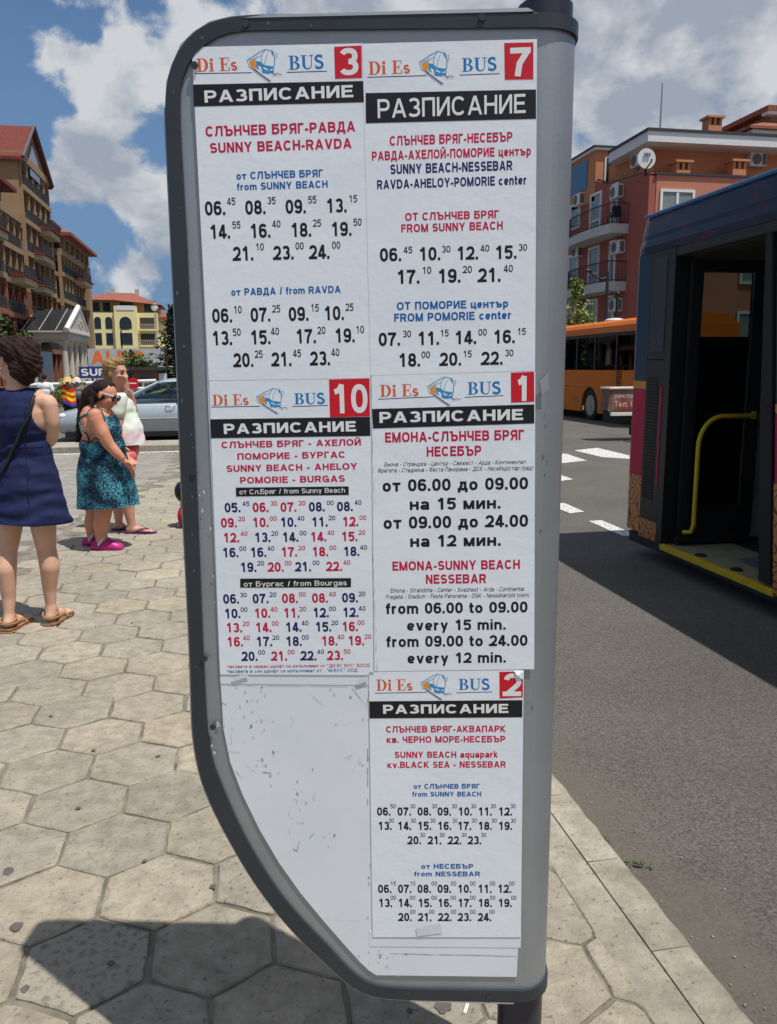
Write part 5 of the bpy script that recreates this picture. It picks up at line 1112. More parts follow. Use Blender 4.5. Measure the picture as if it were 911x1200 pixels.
def wheel(root, x0, x1, y, z, r, axis='x'):
    """tyre with a sub-part rim; axle along x (bus seen from the side) or y (car)"""
    def P(a, b2, c): return (a, y+b2, z+c) if axis == 'x' else (y+b2, a, z+c)
    def ring(a, rr, n=28): return [P(a, rr*math.cos(2*math.pi*k/n), rr*math.sin(2*math.pi*k/n)) for k in range(n)]
    d = (x1-x0)
    mb = MB(); mb.loft([ring(x0+.04*d, r*.62), ring(x0, r*.72), ring(x0, r*.90), ring(x0+.10*d, r*.985), ring(x0+.2*d, r), ring(x1-.1*d, r), ring(x1, r*.88), ring(x1, r*.6)], 0, True, False, True)
    t = mb.build('wheel', m_tyre, root)
    mb = MB(); mb.loft([ring(x0+.02*d, r*.64), ring(x0+.05*d, r*.58), ring(x0+.22*d, r*.50), ring(x0+.20*d, r*.22), ring(x0-.03*d, r*.17), ring(x0-.04*d, r*.01)], 0, True, True, False)
    for k in range(8):
        a = 2*math.pi*k/8; mb.ell(P(x0+.16*d, r*.34*math.cos(a), r*.34*math.sin(a)), (.022, .022, .022), 0, 8, 5)
    mb.build('rim', m_rim, t)

# ---- the city bus at the stop, rear door open
BX, BR, BF = 3.5, 6.83, -5.2
bus = thing('city_bus', (BX, 1.0, -.13), 'dark blue city bus at the kerb with its rear door folded open', 'bus')
DY0, DY1 = 4.72, 6.17                                            # door opening
XF = 5.98
mb = MB()
def side_prof(x): return x
# cant rail and roof
pr = [(BX, 2.47), (BX-.006, 2.53), (BX-.002, 2.555), (BX+.015, 2.60), (BX+.012, 2.62), (BX+.035, 2.74), (BX+.055, 2.79), (BX+.11, 2.835), (BX+.25, 2.865), (4.74, 2.90), (XF-.25, 2.865), (XF-.05, 2.79), (XF, 2.53), (XF, 2.44), (BX+.10, 2.44), (BX+.08, 2.47)]
rr = []
for y, s, k in ((BR+.03, .90, .945), (BR-.0, .96, .975), (BR-.06, .99, .992), (BR-.14, 1, 1), (BF, 1, 1), (BF-.1, .93, .97)):
    rr.append([(4.74+(x-4.74)*k, y, 2.44+(z-2.44)*s) for x, z in pr])
mb.loft(rr, 0, True, True, False)
mb.build('roof', m_buslivery, bus, bevel=.008)
mb = MB(); mb.tube([(BX+.05, BR-.02, 2.795), (BX+.05, BF+.1, 2.795)], .016, 0, 8); mb.build('gutter_rail', mat('rail_blue', (0.012, 0.10, 0.24), .35, var=.05), bus)
mb = MB(); mb.box(BX-.004, BX+.05, DY0-.3, BR-.55, 2.40, 2.468); mb.build('door_header', m_ind, bus, bevel=.004)
# rear quarter: painted corner, black window, black grille
def sect(y0, y1, z0, z1, m, name, w=.0, par=bus, bev=.004, th=.06):
    q = MB(); q.box(BX-w, BX+th, y0, y1, z0, z1); return q.build(name, m, par, bevel=bev)
def corner(z0, z1, m, name):
    q = MB(); pts = [(BX+.06, BR-.26), (BX, BR-.26), (BX, BR-.05), (BX+.012, BR-.012), (BX+.05, BR+.03), (BX+.3, BR+.055), (BX+.3, BR-.02), (BX+.06, BR-.02)]
    q.prism(pts, lambda a, b2, c: Vector((a, b2, c)), z0, z1, 0, sm=False); return q.build(name, m, bus)
corner(1.42, 2.469, m_busblue, 'corner_panel'); corner(1.352, 1.418, m_busor, 'corner_panel'); corner(.60, 1.35, m_magenta, 'corner_panel'); corner(.10, .598, m_orn, 'corner_panel')
sect(6.27, BR-.262, 1.60, 2.469, m_black, 'quarter_window_frame', .002)
q = MB(); q.box(BX-.006, BX, 6.30, BR-.30, 1.66, 2.42); q.build('quarter_window', mat('dull_pane', (0.035, 0.042, 0.05), 0.2, var=.1, coat=.3), bus)
sect(6.27, BR-.262, .24, 1.595, m_black, 'grille_frame', .002)
q = MB()
for k in range(40): q.box(BX-.008, BX-.001, 6.36, BR-.30, .42+k*.026, .434+k*.026)
q.build('grille', m_rubber, bus)
q = MB(); q.box(BX-.007, BX-.001, 6.285, 6.31, .55, 1.38); q.build('edge_stripe', m_magenta, bus)
sect(6.27, BR-.262, .07, .236, m_orn, 'skirt_panel', .004)
sect(DY1, 6.265, .04, 2.469, m_black, 'door_post', .008, th=.14)
# side ahead of the door
def fsect(y0, z0, z1, m, name, w=0.0, th=.06):
    e = lambda z: 4.70+.105*z
    q = MB(); q.prism([(y0, z0), (e(z0), z0), (e(z1), z1), (y0, z1)], lambda a, b2, c: Vector((c, a, b2)), BX-w, BX+th, 0); return q.build(name, m, bus, bevel=.004)
fsect(BF, 1.30, 2.469, m_black, 'window_band')
q = MB()
for k in range(6): q.box(BX-.006, BX-.0005, 4.5-k*1.6-1.5, 4.5-k*1.6, 1.42, 2.36)
q.build('side_window', g_bus, bus)
fsect(BF, 1.235, 1.298, m_busor, 'side_band', .002); fsect(BF, .78, 1.233, m_magenta, 'side_panel', .001)
fsect(4.20, .05, .778, m_orn, 'side_panel', .003); sect(BF, 2.0, .05, .778, m_orn, 'side_panel', .003)
q = MB()
a = [(BX, 3.1+.56*math.cos(R(180*k/16)), .33+.56*math.sin(R(180*k/16))) for k in range(17)]
b_ = [(BX, 4.2 if k < 8 else (3.1 if k == 8 else 2.0), .33 if k == 0 or k == 16 else .778) for k in range(17)]
for k in range(16): q.add([a[k], a[k+1], b_[k+1], b_[k]], [(0, 1, 2, 3)])
q.build('wheel_arch', m_orn, bus)
wheel(bus, BX+.02, BX+.32, 3.1, .34, .47); wheel(bus, BX+.02, BX+.32, -2.6, .34, .47)
# far side with windows one can see through, ends, floor, ceiling
q = MB(); q.box(XF-.05, XF, BF, BR, .05, 1.02); q.build('far_wall', m_inw, bus)
q = MB()
for y in (BR-.05, 5.35, 3.75, 2.15, .55, -1.1, -2.7, BF+.05): q.box(XF-.06, XF-.005, y-.05, y+.05, 1.02, 2.44)
q.box(XF-.06, XF-.004, BF, BR, 1.021, 1.07); q.box(XF-.07, XF-.003, BF, BR, 1.52, 1.55); q.build('far_window_posts', m_black, bus)
q = MB(); q.box(XF-.03, XF-.02, BF+.1, BR-.1, 1.07, 2.44); q.build('far_window', g_bus, bus)
q = MB(); q.box(BX+.30, XF-.02, BR-.02, BR+.05, .10, 1.80); q.box(BX+.30, XF-.02, BR-.02, BR+.05, 2.36, 2.469); q.box(BX+.30, BX+.36, BR-.02, BR+.05, 1.80, 2.36); q.box(XF-.2, XF-.02, BR-.02, BR+.05, 1.80, 2.36); q.build('rear_wall', m_busblue, bus)
q = MB(); q.box(BX+.36, XF-.2, BR+.01, BR+.02, 1.80, 2.36); q.build('rear_window', g_bus, bus)
q = MB(); q.box(BX, XF, BF-.1, BF, .10, 2.469); q.build('front_wall', m_busblue, bus)
q = MB(); q.box(BX+.035, XF-.06, BF, BR-.02, -.02, .070); q.build('floor_pan', m_ind, bus)
q = MB(); q.add([(BX+.03, DY1, .073), (BX+.03, DY0, .073), (BX+.55, DY0, .073), (BX+.60, DY1, .073)], [(0, 1, 2, 3)]); q.build('step_plate', m_plate, bus)
q = MB(); q.add([(BX+.30, 5.55, .077), (BX+.14, DY0+.02, .077), (XF-.06, DY0-1.5, .077), (XF-.06, 5.75, .077)], [(0, 1, 2, 3)]); q.build('floor_covering', m_floor, bus)
q = MB(); q.box(BX-.012, BX+.034, DY0-.02, DY1+.02, .026, .078); st_ = q.build('step_edge', m_yel, bus, bevel=.006)
q = MB(); q.box(XF-.30, XF-.051, DY0-.4, 6.2, .074, .12); q.build('floor_edge', m_yel, bus)
for y in (5.72, 5.25):
    q = MB(); q.ell((BX+.085, y, .076), (.045, .05, .016), 0, 16, 8); q.build('floor_bolt', m_rubber, bus)
q = MB(); q.box(BX+.1, XF-.06, BF, BR-.02, 2.40, 2.438); q.build('ceiling', m_ind, bus)
q = MB(); q.box(BX+.14, BX+.86, 6.3, BR-.03, .074, 1.62); q.build('engine_box', m_ind, bus)
q = MB(); q.box(BX+.862, XF-.36, 6.26, BR-.03, .074, 1.42); q.build('rear_panel', m_inw, bus, bevel=.01)
for y, n in ((4.2, 2), (3.4, 2), (2.6, 2), (1.6, 2)):
    for k in range(n):
        q = MB(); x = XF-.12-.46*k; q.box(x-.42, x, y-.06, y+.01, .50, 1.22); q.box(x-.42, x, y-.45, y, .42, .52); q.box(x-.3, x-.1, y-.3, y-.1, .074, .42); q.build('seat', m_seat, bus, bevel=.02)
# inward-folded leaf, its glass and handrail
leaf = MB(); LY = 6.09; lx0, lx1, lz0, lz1 = BX+.10, BX+.77, .14, 2.37
leaf.box(lx0, lx0+.09, LY, LY+.045, lz0, lz1); leaf.box(lx1-.12, lx1, LY, LY+.045, lz0, lz1); leaf.box(lx0+.09, lx1-.12, LY, LY+.045, lz1-.09, lz1); leaf.box(lx0+.09, lx1-.12, LY, LY+.045, lz0, .40)
lf = leaf.build('door_leaf', m_black, bus, bevel=.006)
q = MB(); q.box(lx0+.09, lx1-.12, LY+.018, LY+.026, .40, lz1-.09); q.build('leaf_glass', g_door, lf)
q = MB(); q.box(lx0-.02, lx1-.02, LY-.03, LY+.06, .09, .15); q.build('leaf_seal', m_rubber, lf, bevel=.015)
q = MB(); pts = [(BX+.135, LY-.035, .195), (BX+.17, LY-.07, .20), (BX+.185, LY-.08, .26), (BX+.185, LY-.08, .90)]
for k in range(1, 9): t = R(90*k/8); pts.append((BX+.185+.20*(1-math.cos(t)), LY-.08, .90+.245*math.sin(t)))
pts += [(BX+.66, LY-.08, 1.145), (BX+.70, LY-.03, 1.145)]
q.tube(pts, .0185, 0, 12); q.box(BX+.695, BX+.712, LY-.05, LY, 1.115, 1.175); q.ell((BX+.135, LY-.03, .195), (.018, .02, .018), 0, 10, 6)
q.build('handrail', m_yel, lf)
q = MB(); q.tube([(BX+.10, LY-.05, 2.43), (BX+.45, LY-.05, 2.415), (BX+.62, LY-.02, 2.44)], .008, 0, 8); q.box(BX+.5, BX+.62, LY-.08, LY, 2.41, 2.47); q.build('door_rod', m_rim, bus)
q = MB(); q.prism([(4.735, .10), (4.87, .095), (4.99, 1.3), (5.06, 2.40), (4.985, 2.40), (4.86, 1.3)], lambda a, b2, c: Vector((c, a, b2)), BX-.006, BX+.03, 0); q.build('leaf_lip', m_rubber, bus, bevel=.006)

# ---- orange coach across the road
m_orange = mat('coach_orange', (0.55, 0.125, 0.006), 0.42, col2=(0.62, 0.155, 0.01), scale=1.2, spec=.25)
coachb = thing('orange_bus', (11, 27, -.13), 'orange bus with a long row of tinted windows across the road', 'bus')
OX, O0, O1 = 11.0, 20.4, 32.2
q = MB(); pr = [(OX, 2.50), (OX+.015, 2.60), (OX+.03, 2.66), (OX+.02, 2.68), (OX+.10, 2.80), (OX+.3, 2.88), (OX+1.25, 2.95), (OX+2.2, 2.88), (OX+2.5, 2.66), (OX+2.5, 2.50)]
q.loft([[(x, y, z) for x, z in pr] for y in (O0, O1)], 0, True, True, False); q.build('roof', m_orange, coachb, bevel=.01)
def wallpanel(x0, x1, y0, y1, z0, z1, name, m): w = MB(); w.box(x0, x1, y0, y1, z0, z1); return w.build(name, m, coachb, bevel=.006)
WY = 24.2; wr = .58
q = MB(); bot = []; 
ys = [O0] + [WY-.62] + [WY + .62*math.sin(R(-75+15*k)) for k in range(11)] + [WY+.62] + [O1]
def zb(y): return .12 if abs(y-WY) >= .615 else max(.12, .28+math.sqrt(max(0, .62**2-(y-WY)**2)))
q.loft([[(OX, y, zb(y)), (OX, y, .90), (OX-.012, y, .915), (OX-.012, y, .935), (OX, y, .95), (OX+.01, y, 1.42), (OX+.06, y, 1.42), (OX+.06, y, zb(y))] for y in ys], 0, True, True, False)
q.build('side_panel', m_orange, coachb)
wallpanel(OX+2.44, OX+2.5, O0, O1, .15, 1.42, 'far_wall', m_orange); wallpanel(OX, OX+2.5, O0-.06, O0, .15, 2.66, 'end_wall', m_orange); wallpanel(OX, OX+2.5, O1, O1+.06, .15, 2.66, 'end_wall', m_orange)
wallpanel(OX+.06, OX+2.44, O0, O1, .30, .40, 'floor_pan', m_ind)
for y in (21.1, 22.5, 23.95, 25.3, 26.7, 28.1, 29.5, 30.9):
    wallpanel(OX+.012, OX+.06, y-.05, y+.05, 1.42, 2.50, 'window_post', m_black); wallpanel(OX+2.44, OX+2.49, y-.05, y+.05, 1.42, 2.50, 'window_post', m_black)
wallpanel(OX+.005, OX+.05, O0, O1, 2.40, 2.50, 'window_rail', m_black)
q = MB(); q.box(OX+.03, OX+.036, O0, O1, 1.42, 2.40); q.box(OX+2.46, OX+2.466, O0, O1, 1.42, 2.40); q.build('window', g_bus, coachb)
for k, y in enumerate((21.8, 22.9, 24.0, 25.1, 26.2, 27.3, 28.4)):
    q = MB(); q.box(OX+.25, OX+.7, y, y+.1, .9, 1.95); q.box(OX+.25, OX+.7, y-.45, y, .8, .9); q.build('seat', mat('coach_seat', (0.25, 0.03, 0.03), 0.9, var=.3) if k == 0 else MATS['coach_seat'], coachb, bevel=.03)
wheel(coachb, OX+.03, OX+.33, WY, .33, .50); wheel(coachb, OX+.03, OX+.33, 30.2, .33, .50)
q = MB(); q.box(OX+.05, OX+.4, WY-.62, WY+.62, .3, .95); q.build('wheel_well', m_rubber, coachb)
q = MB()
for k in range(9): q.box(OX-.006, OX+.004, 22.1, 22.42, .98+k*.05, 1.005+k*.05)
q.build('vent', m_rubber, coachb)
q = MB(); q.box(OX-.004, OX+.002, 24.95, 25.6, .50, .515); q.box(OX-.004, OX+.002, 22.6, 23.2, .915, .93); q.build('seam', m_rubber, coachb)
q = MB(); q.ell((OX+.6, 23.9, 2.90), (.3, .35, .08), 0); q.build('roof_hatch', mat('hatch_white', (0.6, 0.6, 0.6), .5), coachb)

# ---- little trailer with an advertisement, between the two buses
m_wht = mat('trailer_white', (0.62, 0.60, 0.54), .5, var=.1); m_ad = mat('ad_red', (0.20, 0.035, 0.025), .5, col2=(0.17, 0.15, 0.10), scale=1.6, thr=(.42, .6))
tr = thing('advert_trailer', (9.3, 17.9, -.13), 'small white trailer with a red advertisement panel standing before the orange bus', 'trailer')
q = MB(); q.prism([(8.30, .56), (10.4, .56), (10.4, 1.03), (8.34, 1.03)], lambda a, b2, c: Vector((a, c, b2)), 17.2, 17.62, 0); q.build('box_body', m_ad, tr, bevel=.02)
q = MB(); q.box(8.27, 10.45, 17.15, 17.66, 1.03, 1.075); q.build('lid', m_wht, tr, bevel=.015)
q = MB(); q.box(8.34, 10.36, 17.188, 17.197, .585, 1.0); adp = q.build('advert_panel', m_ad, tr)
q = MB()
def adw(u, v, w): return Vector((u, 17.186-w, v))
write(q, 'Тел: 078 3 80', adw, (8.42, .64), (9.45, .64), .13, .18, 'ink', 0, 0, .0); q.build('phone_lettering', mat('ad_white', (.50, .36, .32), .5, var=0), adp, recalc=False)
q = MB(); write(q, 'реклама', adw, (8.42, .84), (9.05, .84), .10, .16); q.build('word_lettering', MATS['ad_white'], adp, recalc=False)
q = MB(); q.box(8.32, 10.4, 17.14, 17.2, .44, .52); q.build('bumper_bar', m_wht, tr, bevel=.008)
q = MB(); q.box(8.34, 10.4, 17.21, 17.6, .28, .56); q.build('chassis', m_rubber, tr, bevel=.01)
q = MB(); q.tube([(8.85, 17.2, .30), (8.85, 17.0, .25), (8.85, 16.9, .26)], .04, 0, 8); q.box(8.75, 8.95, 16.9, 17.1, .02, .2); q.build('hitch', m_rubber, tr, bevel=.01)
wheel(tr, 9.5, 9.7, 17.45, .14, .27); wheel(tr, 10.14, 10.34, 17.45, .14, .27)

# ---- cars
def car(name, base, label, paint, heading=-1, hue=None, L=4.65, roofz=1.43, cat='car', group=None, estate=True):
    """base = ground point under the nose at the near side; the car lies along x, near side towards the camera"""
    root = thing(name, base, label, cat, group)
    bx, by, bz = base; s = -heading
    def W(x, y, z): return (bx+s*x, by+y, bz+z)
    wd = 1.74
    st = [(0.0, .34, .50, .22), (.06, .25, .60, .12), (.18, .21, .68, .06), (.6, .19, .77, .02), (1.15, .19, .86, .005), (1.55, .19, .91, 0), (2.6, .19, .93, 0), (3.7, .20, .95, .005), (4.25, .24, .95, .03), (4.52, .30, .90, .08), (L, .42, .78, .2)]
    q = MB(); rings = []
    for x, z0, z1, ins in st:
        zm = (z0+z1)/2
        half = [(ins+.10, z0), (ins+.03, z0+.05), (ins+.0, zm-.05), (ins-.012, zm+.05), (ins+.02, z1-.08), (ins+.09, z1-.01), (ins+.25, z1+.012), (wd/2, z1+.025)]
        rings.append([W(x, y, z) for y, z in half] + [W(x, wd-y, z) for y, z in half[::-1][1:]])
    q.loft(rings, 0, True, True, True); q.build('body', paint, root)
    # greenhouse: pillars and roof painted, panes of glass set in
    base_l = [(1.50, .90), (4.45 if estate else 4.2, .93)]; top_l = [(2.45, roofz-.05), (3.95 if estate else 3.5, roofz-.05)]
    def gy(z): return .03+.24*(z-.9)/(roofz-.9)
    q = MB(); rf = []
    for x, z, yy in ((2.30, roofz-.09, .25), (2.5, roofz-.035, .25), (2.9, roofz-.005, .26), (3.3, roofz, .26), (top_l[1][0]-.1, roofz-.03, .26), (top_l[1][0]+.12, roofz-.09, .27)):
        rf.append([W(x, yy, z-.06), W(x, yy+.015, z-.02), W(x, yy+.12, z+.01), W(x, wd/2, z+.028), W(x, wd-yy-.12, z+.01), W(x, wd-yy-.015, z-.02), W(x, wd-yy, z-.06)])
    q.loft(rf, 0, True, True, True)
    for side_ in (0, 1):
        f = (lambda y: y) if side_ == 0 else (lambda y: wd-y)
        def post(xa, za, xb, zb_, w): q.tube([W(xa, f(gy(za)+.0), za), W((xa+xb)/2, f(gy((za+zb_)/2)-.008), (za+zb_)/2+.012), W(xb, f(gy(zb_)), zb_)], w, 0, 8)
        post(1.42, .89, 2.36, roofz-.07, .032); post(base_l[1][0], .92, top_l[1][0]+.1, roofz-.07, .05)
    q.build('roof', paint, root)
    q = MB()
    for side_ in (0, 1):
        f = (lambda y: y) if side_ == 0 else (lambda y: wd-y)
        q.add([W(1.55, f(gy(.9)), .90), W(base_l[1][0]-.05, f(gy(.9)), .92), W(top_l[1][0]+.05, f(gy(roofz-.07)), roofz-.07), W(2.38, f(gy(roofz-.07)), roofz-.07)], [(0, 1, 2, 3)])
    q.add([W(1.42, .08, .90), W(1.42, wd-.08, .90), W(2.36, wd-.3, roofz-.06), W(2.36, .3, roofz-.06)], [(0, 1, 2, 3)])
    q.add([W(base_l[1][0], .1, .93), W(base_l[1][0], wd-.1, .93), W(top_l[1][0]+.1, wd-.3, roofz-.07), W(top_l[1][0]+.1, .3, roofz-.07)], [(0, 1, 2, 3)])
    q.build('window', g_car, root, recalc=False)
    q = MB(); q.box(*sorted((bx+s*1.7, bx+s*4.2)), by+.2, by+wd-.2, bz+.5, bz+.88); q.box(*sorted((bx+s*2.9, bx+s*3.05)), by+.25, by+wd-.25, bz+.8, bz+1.18); q.build('interior', m_seat, root, bevel=.05)
    for xx in (2.78,):
        q = MB(); q.tube([W(xx, gy(.9)-.004, .90), W(xx+.04, gy(roofz-.07)-.004, roofz-.07)], .035, 0, 8); q.build('pillar', m_black, root)
    for xw in (.92, 3.62): wheel(root, by+.02, by+.22, bx+s*xw, bz+.31, .31, 'y'); wheel(root, by+wd-.02, by+wd-.22, bx+s*xw, bz+.31, .31, 'y')
    for xw in (.92, 3.62):
        q = MB(); q.loft([[W(xw+.37*math.cos(R(k*12)), d, .31+.37*math.sin(R(k*12))) for k in range(16)] for d in (-.006, .1)], 0, True, True, False); q.build('wheel_arch', m_rubber, root)
    q = MB(); q.ell(W(.20, .16, .60), (.15, .10, .075)); q.build('headlight', m_lens, root)
    q = MB(); q.ell(W(.20, wd-.16, .60), (.15, .10, .075)); q.build('headlight', m_lens, root)
    q = MB(); q.tube([W(1.1, -.012, .52), W(4.2, -.012, .54)], .016, 0, 8); q.build('side_moulding', m_rim, root)
    q = MB(); q.tube([W(2.50, -.004, .80), W(2.53, -.035, .80), W(2.68, -.035, .805), W(2.71, -.004, .805)], .014, 0, 8); q.build('door_handle', m_rim, root)
    q = MB(); q.tube([W(2.80, -.011, .26), W(2.79, -.010, .60), W(2.80, .02, .90)], .005, 0, 6); q.tube([W(1.62, -.011, .30), W(1.58, -.010, .60), W(1.6, .02, .88)], .005, 0, 6); q.build('door_seam', m_rubber, root)
    q = MB(); q.ell(W(1.72, -.08, .96), (.06, .10, .065)); q.build('mirror', paint, root)
    q = MB(); q.box(*sorted((bx+s*.25, bx+s*4.4)), by+.03, by+wd-.03, bz+.12, bz+.22); q.build('underbody', m_rubber, root)
    return root
m_silver = mat('silver_paint', (0.50, 0.57, 0.61), 0.30, metal=.5, var=.04, coat=.6)
m_dkblue = mat('dark_blue_paint', (0.02, 0.03, 0.07), 0.3, var=.05, coat=.5); m_taxi = mat('taxi_yellow', (0.65, 0.45, 0.04), .35, var=.05, coat=.4)
car('silver_car', (-4.0, 19.75, -.13), 'silver car crossing behind the two standing women', m_silver)
car('dark_car', (-3.6, 27.5, -.13), 'dark blue car whose roof shows above the silver car', m_dkblue, roofz=1.42, estate=False)
car('yellow_taxi', (-3.4, 35.5, -.13), 'yellow taxi half hidden behind the parked cars', m_taxi, roofz=1.42, estate=False)
# ------------------------------------------------------------------ buildings
def dup(o, root, offset):
    c = o.copy(); SC.collection.objects.link(c); c.parent = root; c.location = o.location + Vector(offset); ORG[c.name] = ORG[root.name]
    for ch in [x for x in SC.objects if x.parent == o]:
        d = ch.copy(); SC.collection.objects.link(d); d.parent = c
    return c
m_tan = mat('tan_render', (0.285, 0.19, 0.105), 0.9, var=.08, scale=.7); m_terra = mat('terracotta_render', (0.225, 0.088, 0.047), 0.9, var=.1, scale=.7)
m_recess = mat('shaded_recess_wall', (0.06, 0.038, 0.024), 0.9, var=.12, scale=.5); m_rail = mat('iron_rail', (0.02, 0.02, 0.022), .6, var=.2)  # balcony back wall: deep recess shade put into its dark colour
m_cream = mat('cream_trim', (0.46, 0.38, 0.25), .85, var=.06); m_stone_w = mat('pale_stone', (0.43, 0.40, 0.34), .85, var=.08, scale=2)
m_winglass = mat('window_glass', (0.03, 0.045, 0.055), .08, var=.3, scale=.6, spec=.7); m_blueglass = mat('blue_glass', (0.03, 0.09, 0.20), .1, var=.2, spec=.7)
m_white = mat('white_frame', (0.68, 0.68, 0.66), .6, var=.05)
def tiles(name, c1, c2):
    m = mat(name, c1, .85, col2=c2, scale=3); nt = m.node_tree; L = nt.links; b = nt.nodes['Principled BSDF']
    tcn = [n for n in nt.nodes if n.type == 'TEX_COORD'][0]
    hs = []
    for ax_, sc_ in (('X', 3.6), ('Y', 3.6)):
        w = nt.nodes.new('ShaderNodeTexWave'); w.bands_direction = ax_; w.inputs['Scale'].default_value = sc_/2.2; w.inputs['Distortion'].default_value = .1; L.new(tcn.outputs['Object'], w.inputs['Vector']); hs.append(w.outputs['Fac'])
    a = nt.nodes.new('ShaderNodeMath'); a.operation = 'MULTIPLY'; L.new(hs[0], a.inputs[0]); L.new(hs[1], a.inputs[1])
    bp = nt.nodes.new('ShaderNodeBump'); bp.inputs['Distance'].default_value = .06; L.new(a.outputs[0], bp.inputs['Height']); L.new(bp.outputs[0], b.inputs['Normal']); return m
m_tile = tiles('roof_tile', (0.13, 0.022, 0.018), (0.19, 0.038, 0.026)); m_tile2 = tiles('roof_tile_orange', (0.25, 0.075, 0.048), (0.33, 0.11, 0.07))
def part(name, m, root, fn, **k):
    q = MB(); fn(q); return q.build(name, m, root, **k)

# ---- the long balconied hotel
HX = -19.0
hotel = thing('hotel', (HX, 99, 0), 'long tan and terracotta hotel with stacked dark balconies and a tall gable', 'hotel')
fl = [0.0, 3.6, 6.7, 9.8, 12.9, 16.0, 19.1]
# blocks: y0, y1, top height, front line offset
blocks = [(70, 79.5, 16.6, 0.0), (79.5, 88.6, 16.2, .5), (88.6, 101.2, 22.2, .0), (101.2, 106.6, 17.2, .9), (106.6, 124.6, 15.6, .2)]
W1 = 1.9
for y0, y1, top, off in blocks:
    x = HX-off
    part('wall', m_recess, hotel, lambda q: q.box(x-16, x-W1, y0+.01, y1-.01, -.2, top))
    for i, z in enumerate(fl):
        if z > top-2: continue
        part('floor_slab', m_tan if z > 8 else m_terra, hotel, lambda q: q.box(x-W1, x+.12, y0+.02, y1-.02, z-.46, z+.02))
        if i > 0: part('railing', m_rail, hotel, lambda q: [q.box(x+.02, x+.05, y0+.3, y1-.3, z+.95, z+1.02)] + [q.box(x+.02, x+.045, y0+.3+k*.22, y0+.3+k*.22+.09, z, z+.97) for k in range(int((y1-y0-.6)/.22))])
    part('parapet', m_tan, hotel, lambda q: q.box(x-W1, x+.14, y0+.02, y1-.02, top-.75, top))
    n = max(2, round((y1-y0)/2.35)); pst = None
    for k in range(n+1):
        yy = y0 + (y1-y0)*k/n; a, b2 = max(y0, yy-.18)+.015, min(y1, yy+.18)-.015
        part('pillar', m_terra, hotel, lambda q: q.box(x-.42, x-.02, a, b2, -.2, 8.9))
        part('pillar', m_tan, hotel, lambda q: q.box(x-.42, x-.02, a, b2, 8.95, top-.4))
    # glazed balcony doors behind, and shallow arches over the top openings
    for i, z in enumerate(fl):
        if z > top-2.6: continue
        def doors(q):
            for k in range(n):
                c = y0 + (y1-y0)*(k+.5)/n; q.box(x-W1-.02, x-W1+.03, c-.62, c+.62, z+.03, z+2.25)
        part('balcony_doors', m_winglass, hotel, doors)
    def arches(q):
        for k in range(n):
            c = y0 + (y1-y0)*(k+.5)/n; hw = (y1-y0)/n/2-.26
            o = [(c-hw, top-.7)] + [(c-hw*math.cos(R(180*j/10)), top-1.55+.8*math.sin(R(180*j/10))) for j in range(11)] + [(c+hw, top-.7)]
            q.prism(o, lambda a, b3, w: Vector((w, a, b3)), x-.35, x-.06, 0)
    part('arch', m_tan, hotel, arches)
# projecting bay groups with their own tiled skirts
for y0, y1, z in ((71, 77, 13.0), (90, 94.5, 9.9), (82, 87, 10.0), (95, 100, 16.1), (108.5, 113.5, 6.9), (115, 121, 13.0), (91, 96, 13.1)):
    part('balcony_slab', m_cream, hotel, lambda q: q.box(HX-.2, HX+1.0, y0, y1, z-.75, z-.1))
    part('tile_skirt', m_tile, hotel, lambda q: q.add([(HX-.1, y0-.2, z+.25), (HX-.1, y1+.2, z+.25), (HX+1.3, y1+.2, z-.12), (HX+1.3, y0-.2, z-.12), (HX-.1, y0-.2, z-.18), (HX-.1, y1+.2, z-.18), (HX+1.3, y1+.2, z-.2), (HX+1.3, y0-.2, z-.2)], [(0, 1, 2, 3), (4, 7, 6, 5), (0, 3, 7, 4), (1, 5, 6, 2), (2, 6, 7, 3)]))
    part('railing', m_rail, hotel, lambda q: [q.box(HX+.9, HX+.94, y0, y1, z+.85, z+.93)] + [q.box(HX+.9, HX+.93, y0+k*.25, y0+k*.25+.1, z-.1, z+.9) for k in range(int((y1-y0)/.25))])
# gable block roof: ridge running back from the street
def gable(q):
    yc, ya, yb, zt, ze = 94.0, 87.9, 101.6, 25.8, 21.6
    o = [(ya+1.0, ze), (yb-.6, ze), (yb-.6, ze+.2), (yc, zt-.6), (ya+1.0, ze+.2)]
    q.prism(o, lambda a, b2, w: Vector((w, a, b2)), HX-16, HX-.05, 0)
part('gable_wall', m_tan, hotel, gable)
def groof(q):
    yc, ya, yb, zt, ze = 94.0, 87.9, 101.6, 25.8, 21.5
    for y in (ya, yb): q.add([(HX-17, yc, zt), (HX+.35, yc, zt), (HX+.35, y, ze), (HX-17, y, ze), (HX-17, yc, zt-.3), (HX+.35, yc, zt-.3), (HX+.35, y, ze-.3), (HX-17, y, ze-.3)], [(0, 1, 2, 3), (4, 7, 6, 5), (1, 5, 6, 2), (3, 2, 6, 7), (0, 4, 5, 1), (0, 3, 7, 4)])
part('roof', m_tile, hotel, groof)
part('verge', mat('verge_dark', (0.10, 0.09, 0.09), .7), hotel, lambda q: [q.tube([(HX+.38, 94.0, 25.85), (HX+.38, y, 21.5)], .16, 0, 6) for y in (87.9, 101.6)])
part('gable_window', m_blueglass, hotel, lambda q: q.prism([(92.2, 20.7), (96.6, 20.7), (96.6, 22.4), (94.4, 24.4), (92.2, 22.4)], lambda a, b2, w: Vector((w, a, b2)), HX-.1, HX+.05, 0))
part('side_wall', m_tan, hotel, lambda q: q.box(HX-16, HX-.3, 88.4, 88.75, 15, 21.7))
